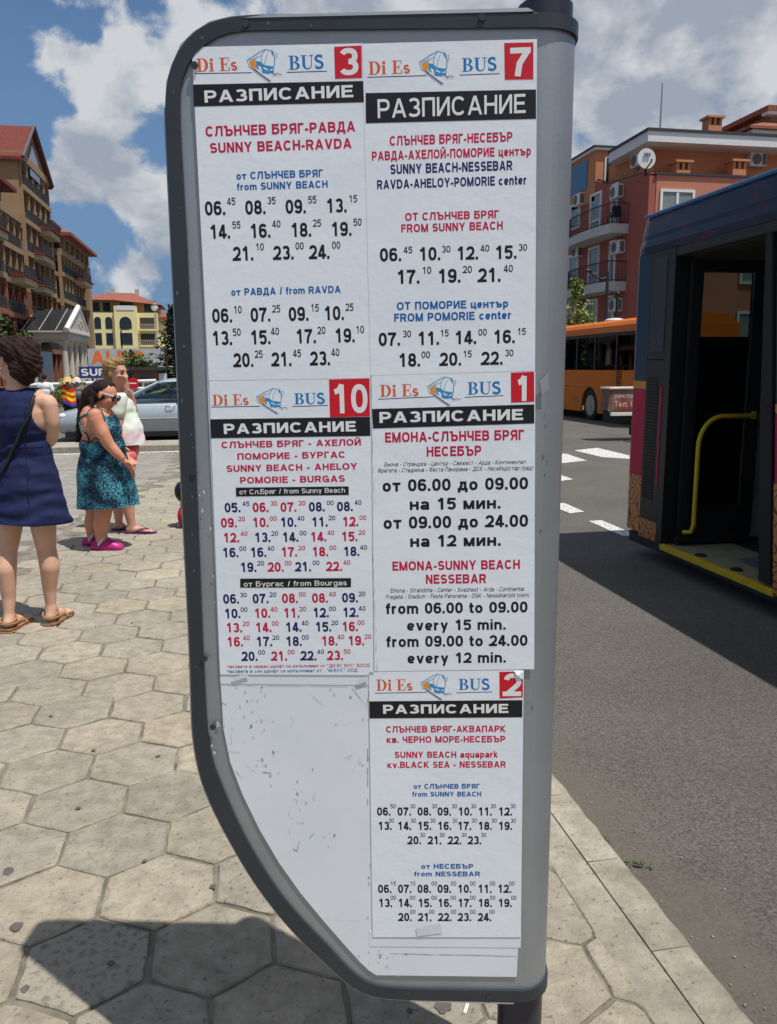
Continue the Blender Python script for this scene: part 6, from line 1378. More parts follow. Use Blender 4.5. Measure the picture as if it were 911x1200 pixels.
# tiled hips over the near wing, the little tower and the far wing
def hip(q, x0, x1, y0, y1, z, h, r=.45):
    cx, cy = (x0+x1)/2, (y0+y1)/2; dx = (x1-x0)/2; dy = (y1-y0)/2; m_ = min(dx, dy); A = (cx-(dx-m_), cy-(dy-m_)); B2 = (cx+(dx-m_), cy+(dy-m_))
    v = [(x0-r, y0-r, z), (x1+r, y0-r, z), (x1+r, y1+r, z), (x0-r, y1+r, z)]
    if dx >= dy: q.add(v + [(A[0], cy, z+h), (B2[0], cy, z+h)], [(0, 1, 5, 4), (1, 2, 5), (2, 3, 4, 5), (3, 0, 4)])
    else: q.add(v + [(cx, A[1], z+h), (cx, B2[1], z+h)], [(0, 1, 4), (1, 2, 5, 4), (2, 3, 5), (3, 0, 4, 5)])
    q.add(v + [(a, b2, c-.35) for a, b2, c in v], [(0, 4, 5, 1), (1, 5, 6, 2), (2, 6, 7, 3), (3, 7, 4, 0), (4, 7, 6, 5)])
part('roof', m_tile, hotel, lambda q: hip(q, HX-14, HX+.9, 69, 79.5, 17.0, 2.6)); part('roof', m_tile, hotel, lambda q: hip(q, HX-4, HX-.4, 102, 106.2, 18.0, .9)); part('roof', m_tile2, hotel, lambda q: hip(q, HX-14, HX+.4, 107, 125.2, 17.4, 3.6, .8))
part('turret', m_tan, hotel, lambda q: [q.box(HX-4+a*2.9, HX-3.7+a*2.9, 102.2+b2*3.4, 102.7+b2*3.4, 17, 18) for a in (0, 1) for b2 in (0, 1)])
for y in (107, 110.4, 113.9, 117.4, 120.9, 124): part('loggia_pillar', m_tan, hotel, lambda q: q.box(HX-.4, HX+.2, y, y+.5, 15.6, 16.8))
for y in (107, 124): part('loggia_pillar', m_tan, hotel, lambda q: q.box(HX-13, HX-12.4, y, y+.5, 15.6, 17.2))
part('loggia_beam', m_tan, hotel, lambda q: q.box(HX-.4, HX+.2, 107, 124.5, 16.8, 17.25))
part('end_wall', m_tan, hotel, lambda q: q.box(HX-1.2, HX+.3, 122.2, 124.7, -.2, 15.4))
# entrance portico with pediment, glass roof slopes and columns
por = thing('entrance_portico', (-15.6, 91, 0), 'white columned portico with a small pediment and dark glass roof at the hotel door', 'portico')
PX0, PX1, PY0, PY1 = -19.1, -15.2, 84.2, 95.4
part('entablature', m_stone_w, por, lambda q: [q.box(PX0, PX1+.2, PY0-.2, PY1+.2, 4.25, 4.9), q.box(PX0, PX1+.4, PY0-.4, PY1+.4, 4.9, 5.08)], bevel=.03)
part('pediment', m_stone_w, por, lambda q: q.prism([(PY0-.4, 5.08), (PY1+.4, 5.08), (91, 7.6)], lambda a, b2, w: Vector((w, a, b2)), PX1-.1, PX1+.25, 0))
part('pediment_rim', m_white, por, lambda q: [q.tube([(PX1+.1, PY0-.5, 5.15), (PX1+.1, 91, 7.75), (PX1+.1, PY1+.5, 5.15)], .28, 0, 6), q.box(PX1-.1, PX1+.36, PY0-.4, PY1+.4, 5.08, 5.3)])
part('glass_roof', mat('dark_roof_glass', (0.025, 0.027, 0.03), .25, var=.3, scale=.5), por, lambda q: [q.quad((PX0-3, 91, 7.55), (PX1, 91, 7.55), (PX1, y, 5.05), (PX0-3, y, 5.05)) for y in (PY0-.3, PY1+.3)])
part('roof_rib', m_stone_w, por, lambda q: [q.tube([(PX1-.9-k*1.5, 91, 7.6), (PX1-.9-k*1.5, PY0-.3, 5.12)], .035, 0, 6) for k in range(4)])
part('relief', m_cream, por, lambda q: [q.ell((PX1+.27, 91+.9*math.cos(k), 6.0+.35*math.sin(k*2.1)), (.05, .4, .22)) for k in range(5)])
def column(q, x, y):
    q.tube([(x, y, .0), (x, y, .25)], .42, 0, 14); q.tube([(x, y, .25), (x, y, 1.6), (x, y, 3.85)], [.30, .31, .25], 0, 16); q.tube([(x, y, 3.8), (x, y, 4.25)], [.28, .45], 0, 12)
for y in (PY0+.3, PY0+3.2, PY0+6.1, PY0+9.1, PY1-.2): part('column', m_stone_w, por, lambda q: column(q, PX1-.3, y))
for x in (-18.4,): part('column', m_stone_w, por, lambda q: column(q, x, PY0+.3)); part('column', m_stone_w, por, lambda q: column(q, x, PY0+2.6))
def parch(q):
    for k in range(4):
        c = PY0+1.75+k*2.95; o = [(c-1.3, 4.3)] + [(c-1.3*math.cos(R(180*j/10)), 3.35+.75*math.sin(R(180*j/10))) for j in range(11)] + [(c+1.3, 4.3)]
        q.prism(o, lambda a, b2, w: Vector((w, a, b2)), PX1-.5, PX1-.1, 0)
    o = [(-18.3, 4.3)] + [(-16.9-1.4*math.cos(R(180*j/10)), 3.3+.8*math.sin(R(180*j/10))) for j in range(11)] + [(-15.5, 4.3)]
    q.prism(o, lambda a, b2, w: Vector((a, w, b2)), PY0, PY0+.4, 0)
part('arch', m_stone_w, por, parch)
part('steps', m_stone_w, por, lambda q: [q.box(PX1-.8, PX1+.6+.5*k, PY0-1+.0*k, PY1+1, -.16, .45-.2*k) for k in range(3)])
part('entrance_glass', mat('entrance_glass', (0.015, 0.04, 0.05), .15, var=.5, scale=1.2), por, lambda q: q.box(-18.9, -18.8, PY0+.2, PY1, .1, 3.3))

# ---- yellow apartment block far behind
m_yellow = mat('yellow_render', (0.80, 0.70, 0.36), .9, var=.06, scale=.5); m_attic = mat('attic_brown', (0.36, 0.24, 0.12), .9, var=.08)
yb = thing('yellow_building', (-17.5, 156, 0), 'yellow apartment block with arched windows and a red tiled roof beyond the hotel', 'apartment block')
YY = 150.0
part('wall', m_yellow, yb, lambda q: q.box(-25, -11.9, YY, YY+14, -.2, 10.9)); part('side_wing', m_yellow, yb, lambda q: q.box(-12.2, -10.6, YY+1.5, YY+13, -.2, 10.2))
part('tower_bay', m_yellow, yb, lambda q: q.box(-19.0, -15.3, YY-.7, YY+1, -.2, 12.0))
part('attic', m_attic, yb, lambda q: q.box(-25, -12.3, YY+1.4, YY+13, 10.8, 13.0))
for x, w in ((-23.6, 2.0), (-21, 1.2), (-18.2, 2.2), (-14.2, 1.4)): part('attic_window', m_winglass, yb, lambda q: q.box(x, x+w, YY+1.36, YY+1.45, 11.2, 12.7))
def yroof(q):
    v = [(-26, YY-.4, 13.0), (-19, YY-.4, 13.0), (-11.2, YY+.5, 12.3), (-11.2, YY+14, 12.3), (-26, YY+14, 13.0)]
    q.add(v + [(-20.5, YY+6, 14.7), (-16.5, YY+6, 14.7)], [(0, 1, 6, 5), (1, 2, 6), (2, 3, 6), (3, 4, 5, 6), (4, 0, 5), (0, 4, 3, 2, 1)])
part('roof', m_tile2, yb, yroof)
part('roof', m_tile2, yb, lambda q: hip(q, -12.0, -9.9, YY+1, YY+8, 10.3, .9, .3))
part('chimney', m_stone_w, yb, lambda q: [q.box(x, x+.7, YY+5, YY+5.7, 13.9, 15.3) for x in (-20.2, -16)])
def archwin(q, x0, x1, z0, z1, y, arch=True):
    c, hw = (x0+x1)/2, (x1-x0)/2
    o = [(x0, z0), (x1, z0)] + ([(c+hw*math.cos(R(18*j)), z1-hw+hw*math.sin(R(18*j))) for j in range(11)] if arch else [(x1, z1), (x0, z1)])
    q.prism(o, lambda a, b2, w: Vector((a, w, b2)), y-.04, y+.06, 0)
for z, arch in ((8.2, True), (5.5, False), (2.8, True), (.3, False)):
    for x0, x1, y in ((-22.4, -21.3, YY), (-20.6, -19.5, YY), (-18.2, -16.2, YY-.7)):
        wv = part('window', m_winglass, yb, lambda q: archwin(q, x0, x1, z, z+2.0, y, arch))
        part('window_bar', m_rail, wv, lambda q: [q.box((x0+x1)/2-.04, (x0+x1)/2+.04, y-.07, y-.045, z, z+1.6)])
    part('balcony_opening', mat('opening_dark', (0.05, 0.045, 0.035), .7) if z == 8.2 else MATS['opening_dark'], yb, lambda q: q.box(-14.9, -12.5, YY-.03, YY+.03, z, z+1.9))
    part('balcony_opening', MATS['opening_dark'], yb, lambda q: q.box(-24.9, -23.3, YY-.03, YY+.03, z, z+1.7))
    part('balcony_ledge', m_yellow, yb, lambda q: q.box(-15.1, -12.3, YY-.9, YY-.01, z-.35, z-.05)); part('balcony_ledge', m_yellow, yb, lambda q: q.box(-25, -23.2, YY-.8, YY-.01, z-.35, z-.05))
    part('balustrade', mat('balustrade_grey', (0.36, 0.33, 0.25), .7) if z == 8.2 else MATS['balustrade_grey'], yb, lambda q: [q.box(-15, -12.4, YY-.86, YY-.82, z+.7, z+.8), q.box(-25, -23.3, YY-.76, YY-.72, z, z+.75)] + [q.box(-15+k*.3, -14.9+k*.3, YY-.86, YY-.83, z-.05, z+.7) for k in range(9)])
part('downpipe', m_stone_w, yb, lambda q: q.box(-12.3, -12.05, YY-.16, YY-.04, 0, 11))
part('satellite_dish', m_white, yb, lambda q: q.ell((-12.4, YY+.6, 11.9), (.62, .15, .62)))
part('balcony_parapet', m_white, yb, lambda q: q.box(-18.6, -15.7, YY-.78, YY-.72, 11.3, 12.05))

# ---- red and orange block on the right
m_salmon = mat('salmon_render', (0.47, 0.185, 0.12), .9, var=.07, scale=.6); m_redshade = mat('shaded_red_render', (0.32, 0.092, 0.066), .9, var=.08, scale=.6); m_orw = mat('orange_render', (0.50, 0.21, 0.10), .9, var=.06, scale=.6)  # left side's red is darker than the salmon front: its shade is painted in
m_fascia = mat('fascia_white', (0.64, 0.64, 0.64), .6, var=.06); m_cap = mat('roof_cap', (0.035, 0.033, 0.035), .6, var=.1); m_slab = mat('balcony_concrete', (0.46, 0.46, 0.45), .8, var=.12, scale=2)
m_curtain = mat('curtain_glass', (0.16, 0.19, 0.19), .1, col2=(0.24, 0.26, 0.25), scale=2, spec=.7); m_acw = mat('ac_white', (0.62, 0.62, 0.60), .5, var=.05); m_acd = mat('ac_grille', (0.12, 0.13, 0.13), .7, var=.2)
RX, RY = 19.4, 37.0
red = thing('red_building', (26, 44, -.13), 'red and orange apartment block with curved white balconies and a white eave', 'apartment block')
part('wall', m_redshade, red, lambda q: q.box(RX, RX+9.5, RY+.03, RY+15, -.2, 10.27))
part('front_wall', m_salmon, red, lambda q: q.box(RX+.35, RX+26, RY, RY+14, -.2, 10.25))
part('gable_parapet', m_redshade, red, lambda q: q.prism([(RY+.03, 10.34), (RY+4.6, 10.75), (RY+7.0, 11.6), (RY+9.6, 10.6), (RY+15, 10.6), (RY+15, 10.2), (RY+.03, 10.2)][::-1], lambda a, b2, w: Vector((w, a, b2)), RX+.01, RX+.3, 0))
part('parapet_cap', m_cap, red, lambda q: [q.box(RX+.25, RX+26, RY-.08, RY+.22, 10.25, 10.35), q.tube([(RX+.15, RY+.05, 10.36), (RX+.15, RY+4.55, 10.78)], .07, 0, 6), q.tube([(RX+.15, RY+4.6, 10.78), (RX+.15, RY+7.0, 11.65), (RX+.15, RY+9.6, 10.65)], .07, 0, 6)])
part('attic', m_orw, red, lambda q: [q.box(RX+.7, RX+26, RY+1.5, RY+10, 10.3, 11.9), q.box(RX+.45, RX+.75, RY+1.1, RY+1.8, 10.3, 11.9)])
part('eave', m_fascia, red, lambda q: q.prism([(RX-.1, RY+.15), (RX+26, RY+.15), (RX+26, RY+10.5), (RX+6, RY+10.5), (RX-.05, RY+4.3)], lambda a, b2, w: Vector((a, b2, w)), 11.72, 12.18, 0))
part('attic', m_orw, red, lambda q: q.box(RX-.02, RX+3.4, RY+5.9, RY+16, 10.2, 12.72))
part('eave', m_fascia, red, lambda q: q.box(RX-.18, RX+3.6, RY+5.75, RY+16.2, 12.72, 12.84))
part('roof_cap', m_cap, red, lambda q: [q.prism([(RX-.16, RY+.09), (RX+26, RY+.09), (RX+26, RY+10.5), (RX+6, RY+10.5), (RX-.11, RY+4.35)], lambda a, b2, w: Vector((a, b2, w)), 12.183, 12.30, 0), q.box(RX-.24, RX+3.65, RY+5.7, RY+16.2, 12.843, 12.93)])
aw = part('attic_window', m_winglass, red, lambda q: q.box(RX+.55, RX+1.5, RY+5.86, RY+5.95, 11.05, 12.35)); part('frame', m_white, aw, lambda q: [q.box(RX+.47, RX+.55, RY+5.84, RY+5.95, 11.0, 12.42), q.box(RX+1.5, RX+1.58, RY+5.84, RY+5.95, 11.0, 12.42), q.box(RX+.55, RX+1.5, RY+5.84, RY+5.95, 12.35, 12.42)])
part('attic_window', m_blueglass, red, lambda q: q.box(RX-.06, RX+.02, RY+6.9, RY+9.0, 11.0, 12.5))
def window_y(x0, x1, z0, z1, name='window'):
    w = part(name, m_curtain, red, lambda q: q.box(x0+.1, x1-.1, RY-.02, RY+.05, z0+.1, z1-.1))
    part('frame', m_white, w, lambda q: [q.box(x0, x0+.12, RY-.07, RY, z0, z1), q.box(x1-.12, x1, RY-.07, RY, z0, z1), q.box(x0+.12, x1-.12, RY-.07, RY, z1-.12, z1), q.box(x0+.12, x1-.12, RY-.09, RY, z0, z0+.12), q.box((x0+x1)/2-.06, (x0+x1)/2+.06, RY-.06, RY, z0+.12, z1-.12)])
def window_x(y0, y1, z0, z1, name='window', mid=True):
    w = part(name, m_curtain, red, lambda q: q.box(RX-.02, RX+.05, y0+.08, y1-.08, z0+.08, z1-.08))
    part('frame', m_white, w, lambda q: [q.box(RX-.08, RX, y0, y0+.12, z0, z1), q.box(RX-.08, RX, y1-.12, y1, z0, z1), q.box(RX-.08, RX, y0+.12, y1-.12, z1-.12, z1), q.box(RX-.09, RX, y0+.12, y1-.12, z0, z0+.12)] + ([q.box(RX-.07, RX, y0+.12, y1-.12, z0+(z1-z0)*.32, z0+(z1-z0)*.32+.1)] if mid else []))
for k in range(4):
    for x in (19.95, 24.3, 28.4, 33.4):
        window_y(x, x+1.75, 8.15-k*2.75, 9.62-k*2.75)
def acunit(q, c, n):
    x, y, z = c
    if n == 'x': q.box(x-.34, x, y-.45, y+.45, z-.32, z+.32)
    else: q.box(x-.45, x+.45, y-.34, y, z-.32, z+.32)
def ac(c, n):
    a = part('air_conditioner', m_acw, red, lambda q: acunit(q, c, n), bevel=.03)
    def fan(q):
        x, y, z = c
        if n == 'x': q.tube([(x-.345, y+.1, z), (x-.36, y+.1, z)], .25, 0, 20)
        else: q.tube([(x-.1, y-.345, z), (x-.1, y-.36, z)], .25, 0, 20)
    part('fan_grille', m_acd, a, fan)
    part('side_grille', m_acd, a, lambda q: q.box(c[0]-.30, c[0]-.06, c[1]-.455, c[1]-.451, c[2]-.25, c[2]+.25) if n == 'x' else q.box(c[0]+.2, c[0]+.4, c[1]-.36, c[1]-.345, c[2]-.25, c[2]+.25))
for k, zs in enumerate((8.35, 5.62, 2.9)):
    window_x(RY+5.0, RY+6.35, zs+.05, zs+2.2, 'balcony_door'); window_x(RY+3.1, RY+3.8, zs+.05, zs+2.2, 'balcony_door', False); window_x(RY+7.7, RY+9.0, zs+.75, zs+2.15, 'window', False)
    if k < 2:
        def slab(q):
            o = [(RX, RY+1.9), (RX-.95, RY+1.9), (RX-1.15, RY+3.4), (RX-1.2, RY+5.0), (RX-1.05, RY+6.6), (RX-.7, RY+7.9), (RX-.35, RY+8.6), (RX, RY+8.8)]
            q.prism(o, lambda a, b2, w: Vector((a, b2, w)), zs-.42, zs+.02, 0)
        part('balcony', m_slab, red, slab)
        def rail(q):
            o = [(RX-.03, RY+1.95), (RX-.90, RY+1.95), (RX-1.1, RY+3.4), (RX-1.15, RY+5.0), (RX-1.0, RY+6.6), (RX-.65, RY+7.9), (RX-.3, RY+8.6), (RX-.03, RY+8.75)]
            q.tube([(a, b2, zs+1.0) for a, b2 in o], .03, 0, 6); q.tube([(a, b2, zs+.1) for a, b2 in o], .02, 0, 6)
            for a, b2 in resamp(o, 46): q.tube([(a, b2, zs+.02), (a, b2, zs+1.0)], .012, 0, 5)
        part('railing', m_rail, red, rail)
ac((RX, RY+3.0, 10.05), 'x'); ac((RX, RY+7.6, 10.55), 'x'); ac((RX, RY+2.6, 7.35), 'x'); ac((RX, RY+7.6, 7.8), 'x'); ac((RX, RY+2.6, 4.55), 'x'); ac((RX, RY+7.5, 4.9), 'x'); ac((RX+.7, RY+2.3, 11.4), 'x'); ac((RX+6.3, RY+1.5, 11.42), 'y')
dish = part('satellite_dish', m_acw, red, lambda q: q.loft([[(19.25+r*math.cos(2*math.pi*k/24), RY+.1+d, 10.95+r*math.sin(2*math.pi*k/24)) for k in range(24)] for r, d in ((.45, 0), (.435, .015), (.33, .07), (.18, .11), (.02, .125))], 0, True, True, True))
part('feed_arm', m_rail, dish, lambda q: q.tube([(19.25, RY+.1, 10.5), (19.25, RY-.35, 10.7), (19.25, RY-.4, 10.82)], .035, 0, 6)); part('bracket', m_rail, dish, lambda q: q.tube([(19.25, RY+.2, 10.9), (19.3, RY+.25, 10.2)], .05, 0, 6))
part('dish_mark', mat('dish_blue', (0.08, 0.07, 0.30), .5), dish, lambda q: [q.box(19.10+k*.11, 19.17+k*.11, RY+.03, RY+.06, 11.02, 11.18) for k in range(3)])
def chim(q, x, y, z0, z1):
    q.box(x-.35, x+.35, y-.3, y+.3, z0, z1-.42); q.box(x-.35, x-.22, y-.3, y+.3, z1-.42, z1-.1); q.box(x+.22, x+.35, y-.3, y+.3, z1-.42, z1-.1); q.box(x-.07, x+.07, y-.3, y+.3, z1-.42, z1-.1); q.box(x-.45, x+.45, y-.4, y+.4, z1-.1, z1)
part('chimney', m_orw, red, lambda q: chim(q, 23.6, RY+2, 12.25, 13.45)); part('chimney', m_orw, red, lambda q: chim(q, 21.25, RY+.6, 10.3, 11.0)); part('chimney', m_orw, red, lambda q: chim(q, 24.15, RY+.6, 10.3, 11.15))
part('aerial', m_rim, red, lambda q: q.tube([(20.6, RY+1.5, 12.2), (20.6, RY+1.5, 14.7)], [.05, .03], 0, 6))
def plastic_chair(q):
    x, y, z = RX-.45, RY+2.6, 8.40
    q.box(x-.25, x+.25, y-.25, y+.25, z+.40, z+.45)
    for a in (-.23, .23):
        for b2 in (-.23, .23): q.tube([(x+a, y+b2, z), (x+a*.95, y+b2*.95, z+.42)], .022, 0, 6)
    q.tube([(x-.25, y-.25, z+.65), (x-.1, y-.27, z+.9), (x+.1, y-.27, z+.9), (x+.25, y-.25, z+.65)], .04, 0, 6); q.tube([(x-.25, y-.25, z+.42), (x-.26, y, z+.66), (x-.25, y+.25, z+.66)], .03, 0, 6); q.tube([(x+.25, y-.25, z+.42), (x+.26, y, z+.66), (x+.25, y+.25, z+.66)], .03, 0, 6); q.box(x-.22, x+.22, y-.27, y-.24, z+.45, z+.85)
q = MB(); plastic_chair(q); tag(q.build('balcony_chair', m_black), 'black plastic armchair on the upper balcony of the red building', 'chair')
# ---- house whose tiled roofs show at the far right
tw = thing('tiled_house', (44, 63, -.13), 'tall house with two tiers of orange roof tiles behind the red building', 'house')
part('wall', m_attic, tw, lambda q: q.box(41.2, 52, 60, 70, -.2, 20.4)); part('wall', m_attic, tw, lambda q: q.box(39.9, 41.2, 59, 70, -.2, 18.8))
part('roof', m_tile2, tw, lambda q: hip(q, 41.2, 52, 60, 70, 20.7, 1.6, .9)); part('roof', m_tile2, tw, lambda q: q.add([(38.2, 58, 18.9), (53, 58, 18.9), (53, 60, 19.8), (41.0, 60, 19.8), (38.2, 71, 18.9), (41.0, 71, 19.8), (38.2, 58, 18.7), (53, 58, 18.7), (38.2, 71, 18.7)], [(0, 1, 2, 3), (0, 3, 5, 4), (0, 6, 7, 1), (0, 4, 8, 6)]))
part('eave', m_fascia, tw, lambda q: [q.box(40.4, 53, 59.2, 60, 20.1, 20.7), q.box(38.6, 53, 58.3, 59, 18.3, 18.7)])
# ------------------------------------------------------------------ people
from mathutils.bvhtree import BVHTree
def skin(name, c1, c2): return mat(name, c1, .55, col2=c2, scale=9, spec=.4, detail=4)
m_skin1 = skin('skin_light', (0.52, 0.30, 0.205), (0.62, 0.375, 0.265)); m_skin2 = skin('skin_sunburnt', (0.48, 0.195, 0.115), (0.60, 0.28, 0.175)); m_skin3 = skin('skin_tanned', (0.50, 0.25, 0.165), (0.60, 0.32, 0.225))
m_navy = mat('navy_cotton', (0.011, 0.016, 0.055), .8, col2=(0.016, 0.023, 0.076), scale=14, spec=.2, bump=.003, bscale=22)
def teal_print():
    m = mat('teal_print', (0.007, 0.014, 0.036), .75, col2=(0.045, 0.23, 0.31), scale=92, thr=(.47, .56), detail=2, spec=.3)
    nt = m.node_tree; L = nt.links; b = nt.nodes['Principled BSDF']; src = b.inputs['Base Color'].links[0].from_socket
    tcn = [n for n in nt.nodes if n.type == 'TEX_COORD'][0]; n = nt.nodes.new('ShaderNodeTexNoise'); n.inputs['Scale'].default_value = 6; n.inputs['Detail'].default_value = 2; L.new(tcn.outputs['Object'], n.inputs['Vector'])
    r = nt.nodes.new('ShaderNodeValToRGB'); L.new(n.outputs['Fac'], r.inputs[0]); r.color_ramp.elements[0].position = .42; r.color_ramp.elements[0].color = (.22, .2, .3, 1); r.color_ramp.elements[1].position = .60; r.color_ramp.elements[1].color = (1.9, 1.8, 1.6, 1)
    mx = nt.nodes.new('ShaderNodeVectorMath'); mx.operation = 'MULTIPLY'; L.new(src, mx.inputs[0]); L.new(r.outputs[0], mx.inputs[1]); L.new(mx.outputs[0], b.inputs['Base Color']); return m
m_teal = teal_print()
def hair_mat(name, c1, c2):
    m = mat(name, c1, .6, col2=c2, scale=34, spec=.22, thr=(.35, .7), bump=.010, bscale=110)
    return m
m_hairb = hair_mat('hair_auburn', (0.014, 0.007, 0.006), (0.050, 0.020, 0.014)); m_hairk = hair_mat('hair_dark', (0.010, 0.007, 0.006), (0.030, 0.018, 0.013)); m_hairy = hair_mat('hair_blond', (0.20, 0.12, 0.04), (0.42, 0.28, 0.11))
def tee_print():
    m = mat('white_tee', (0.70, 0.70, 0.69), .8, var=.03, bump=.003, bscale=20)
    nt = m.node_tree; L = nt.links; b = nt.nodes['Principled BSDF']; src = b.inputs['Base Color'].links[0].from_socket
    tcn = [n for n in nt.nodes if n.type == 'TEX_COORD'][0]; sp = nt.nodes.new('ShaderNodeSeparateXYZ'); L.new(tcn.outputs['Object'], sp.inputs[0])
    n = nt.nodes.new('ShaderNodeTexNoise'); n.inputs['Scale'].default_value = 11; L.new(tcn.outputs['Object'], n.inputs['Vector'])
    cur = src
    for zc, hw, col in ((.93, .07, (0.78, 0.36, 0.42)), (1.16, .16, (0.62, 0.74, 0.42))):
        a = nt.nodes.new('ShaderNodeMath'); a.operation = 'SUBTRACT'; L.new(sp.outputs[2], a.inputs[0]); a.inputs[1].default_value = zc
        ab = nt.nodes.new('ShaderNodeMath'); ab.operation = 'ABSOLUTE'; L.new(a.outputs[0], ab.inputs[0])
        mr = nt.nodes.new('ShaderNodeMapRange'); L.new(ab.outputs[0], mr.inputs['Value']); mr.inputs['From Min'].default_value = hw; mr.inputs['From Max'].default_value = 0
        mu = nt.nodes.new('ShaderNodeMath'); mu.operation = 'MULTIPLY'; L.new(mr.outputs[0], mu.inputs[0]); L.new(n.outputs['Fac'], mu.inputs[1])
        mx = nt.nodes.new('ShaderNodeMix'); mx.data_type = 'RGBA'; L.new(mu.outputs[0], mx.inputs['Factor']); L.new(cur, mx.inputs['A']); mx.inputs['B'].default_value = (*col, 1); cur = mx.outputs['Result']
    L.new(cur, b.inputs['Base Color']); return m
m_tee = tee_print(); m_pink = mat('pink_shorts', (0.78, 0.13, 0.14), .8, var=.08)
m_clog = mat('magenta_clog', (0.42, 0.012, 0.17), .45, var=.08); m_strap = mat('clog_strap', (0.50, 0.52, 0.60), .5, var=.05); m_flip = mat('purple_rubber', (0.07, 0.02, 0.13), .6, var=.1)
m_leather = mat('tan_leather', (0.34, 0.19, 0.085), .6, var=.15, scale=30); m_sole = mat('shoe_sole', (0.06, 0.045, 0.03), .8, var=.1); m_bag = mat('black_leather', (0.010, 0.010, 0.012), .45, var=.2)
m_eye = mat('eye_dark', (0.02, 0.015, 0.012), .2, var=0); m_lip = mat('lips', (0.40, 0.12, 0.10), .5, var=.05); m_wplast = mat('white_plastic', (0.70, 0.68, 0.66), .35, var=.03); m_lensk = mat('dark_lens', (0.008, 0.008, 0.009), .12, var=0, coat=.5)
def remesh(mb, vox, smooth_it=3, keep=None, disp=None, cuts=()):
    """one closed skin round all the pieces in mb; optional cut and fold displacement"""
    me = mb.mesh('tmp', [MATS['eye_dark']]*(max(mb.m)+1)); o = bpy.data.objects.new('tmp', me); SC.collection.objects.link(o)
    md = o.modifiers.new('r', 'REMESH'); md.mode = 'VOXEL'; md.voxel_size = vox
    dg = bpy.context.evaluated_depsgraph_get(); dg.update(); m2 = bpy.data.meshes.new_from_object(o.evaluated_get(dg))
    bpy.data.objects.remove(o); bpy.data.meshes.remove(me)
    bm = bmesh.new(); bm.from_mesh(m2); bpy.data.meshes.remove(m2)
    for _ in range(smooth_it): bmesh.ops.smooth_vert(bm, verts=bm.verts, factor=.5, use_axis_x=True, use_axis_y=True, use_axis_z=True)
    if disp:
        bm.normal_update(); mv = [(v, v.normal.copy()*disp(v.co)) for v in bm.verts]
        for v, d in mv: v.co += d
    for co, no in cuts: bmesh.ops.bisect_plane(bm, geom=bm.verts[:]+bm.edges[:]+bm.faces[:], dist=1e-6, plane_co=co, plane_no=no, clear_outer=True)
    if keep: bmesh.ops.delete(bm, geom=[v for v in bm.verts if not keep(v.co)], context='VERTS')
    return bm
def put(bm, name, m, root):
    me = bpy.data.meshes.new(name); bm.to_mesh(me); bm.free(); me.materials.clear(); me.materials.append(m)
    me.polygons.foreach_set('material_index', [0]*len(me.polygons)); me.polygons.foreach_set('use_smooth', [True]*len(me.polygons))
    o = bpy.data.objects.new(name, me); SC.collection.objects.link(o); o.parent = root; ORG[o.name] = Vector(); return o
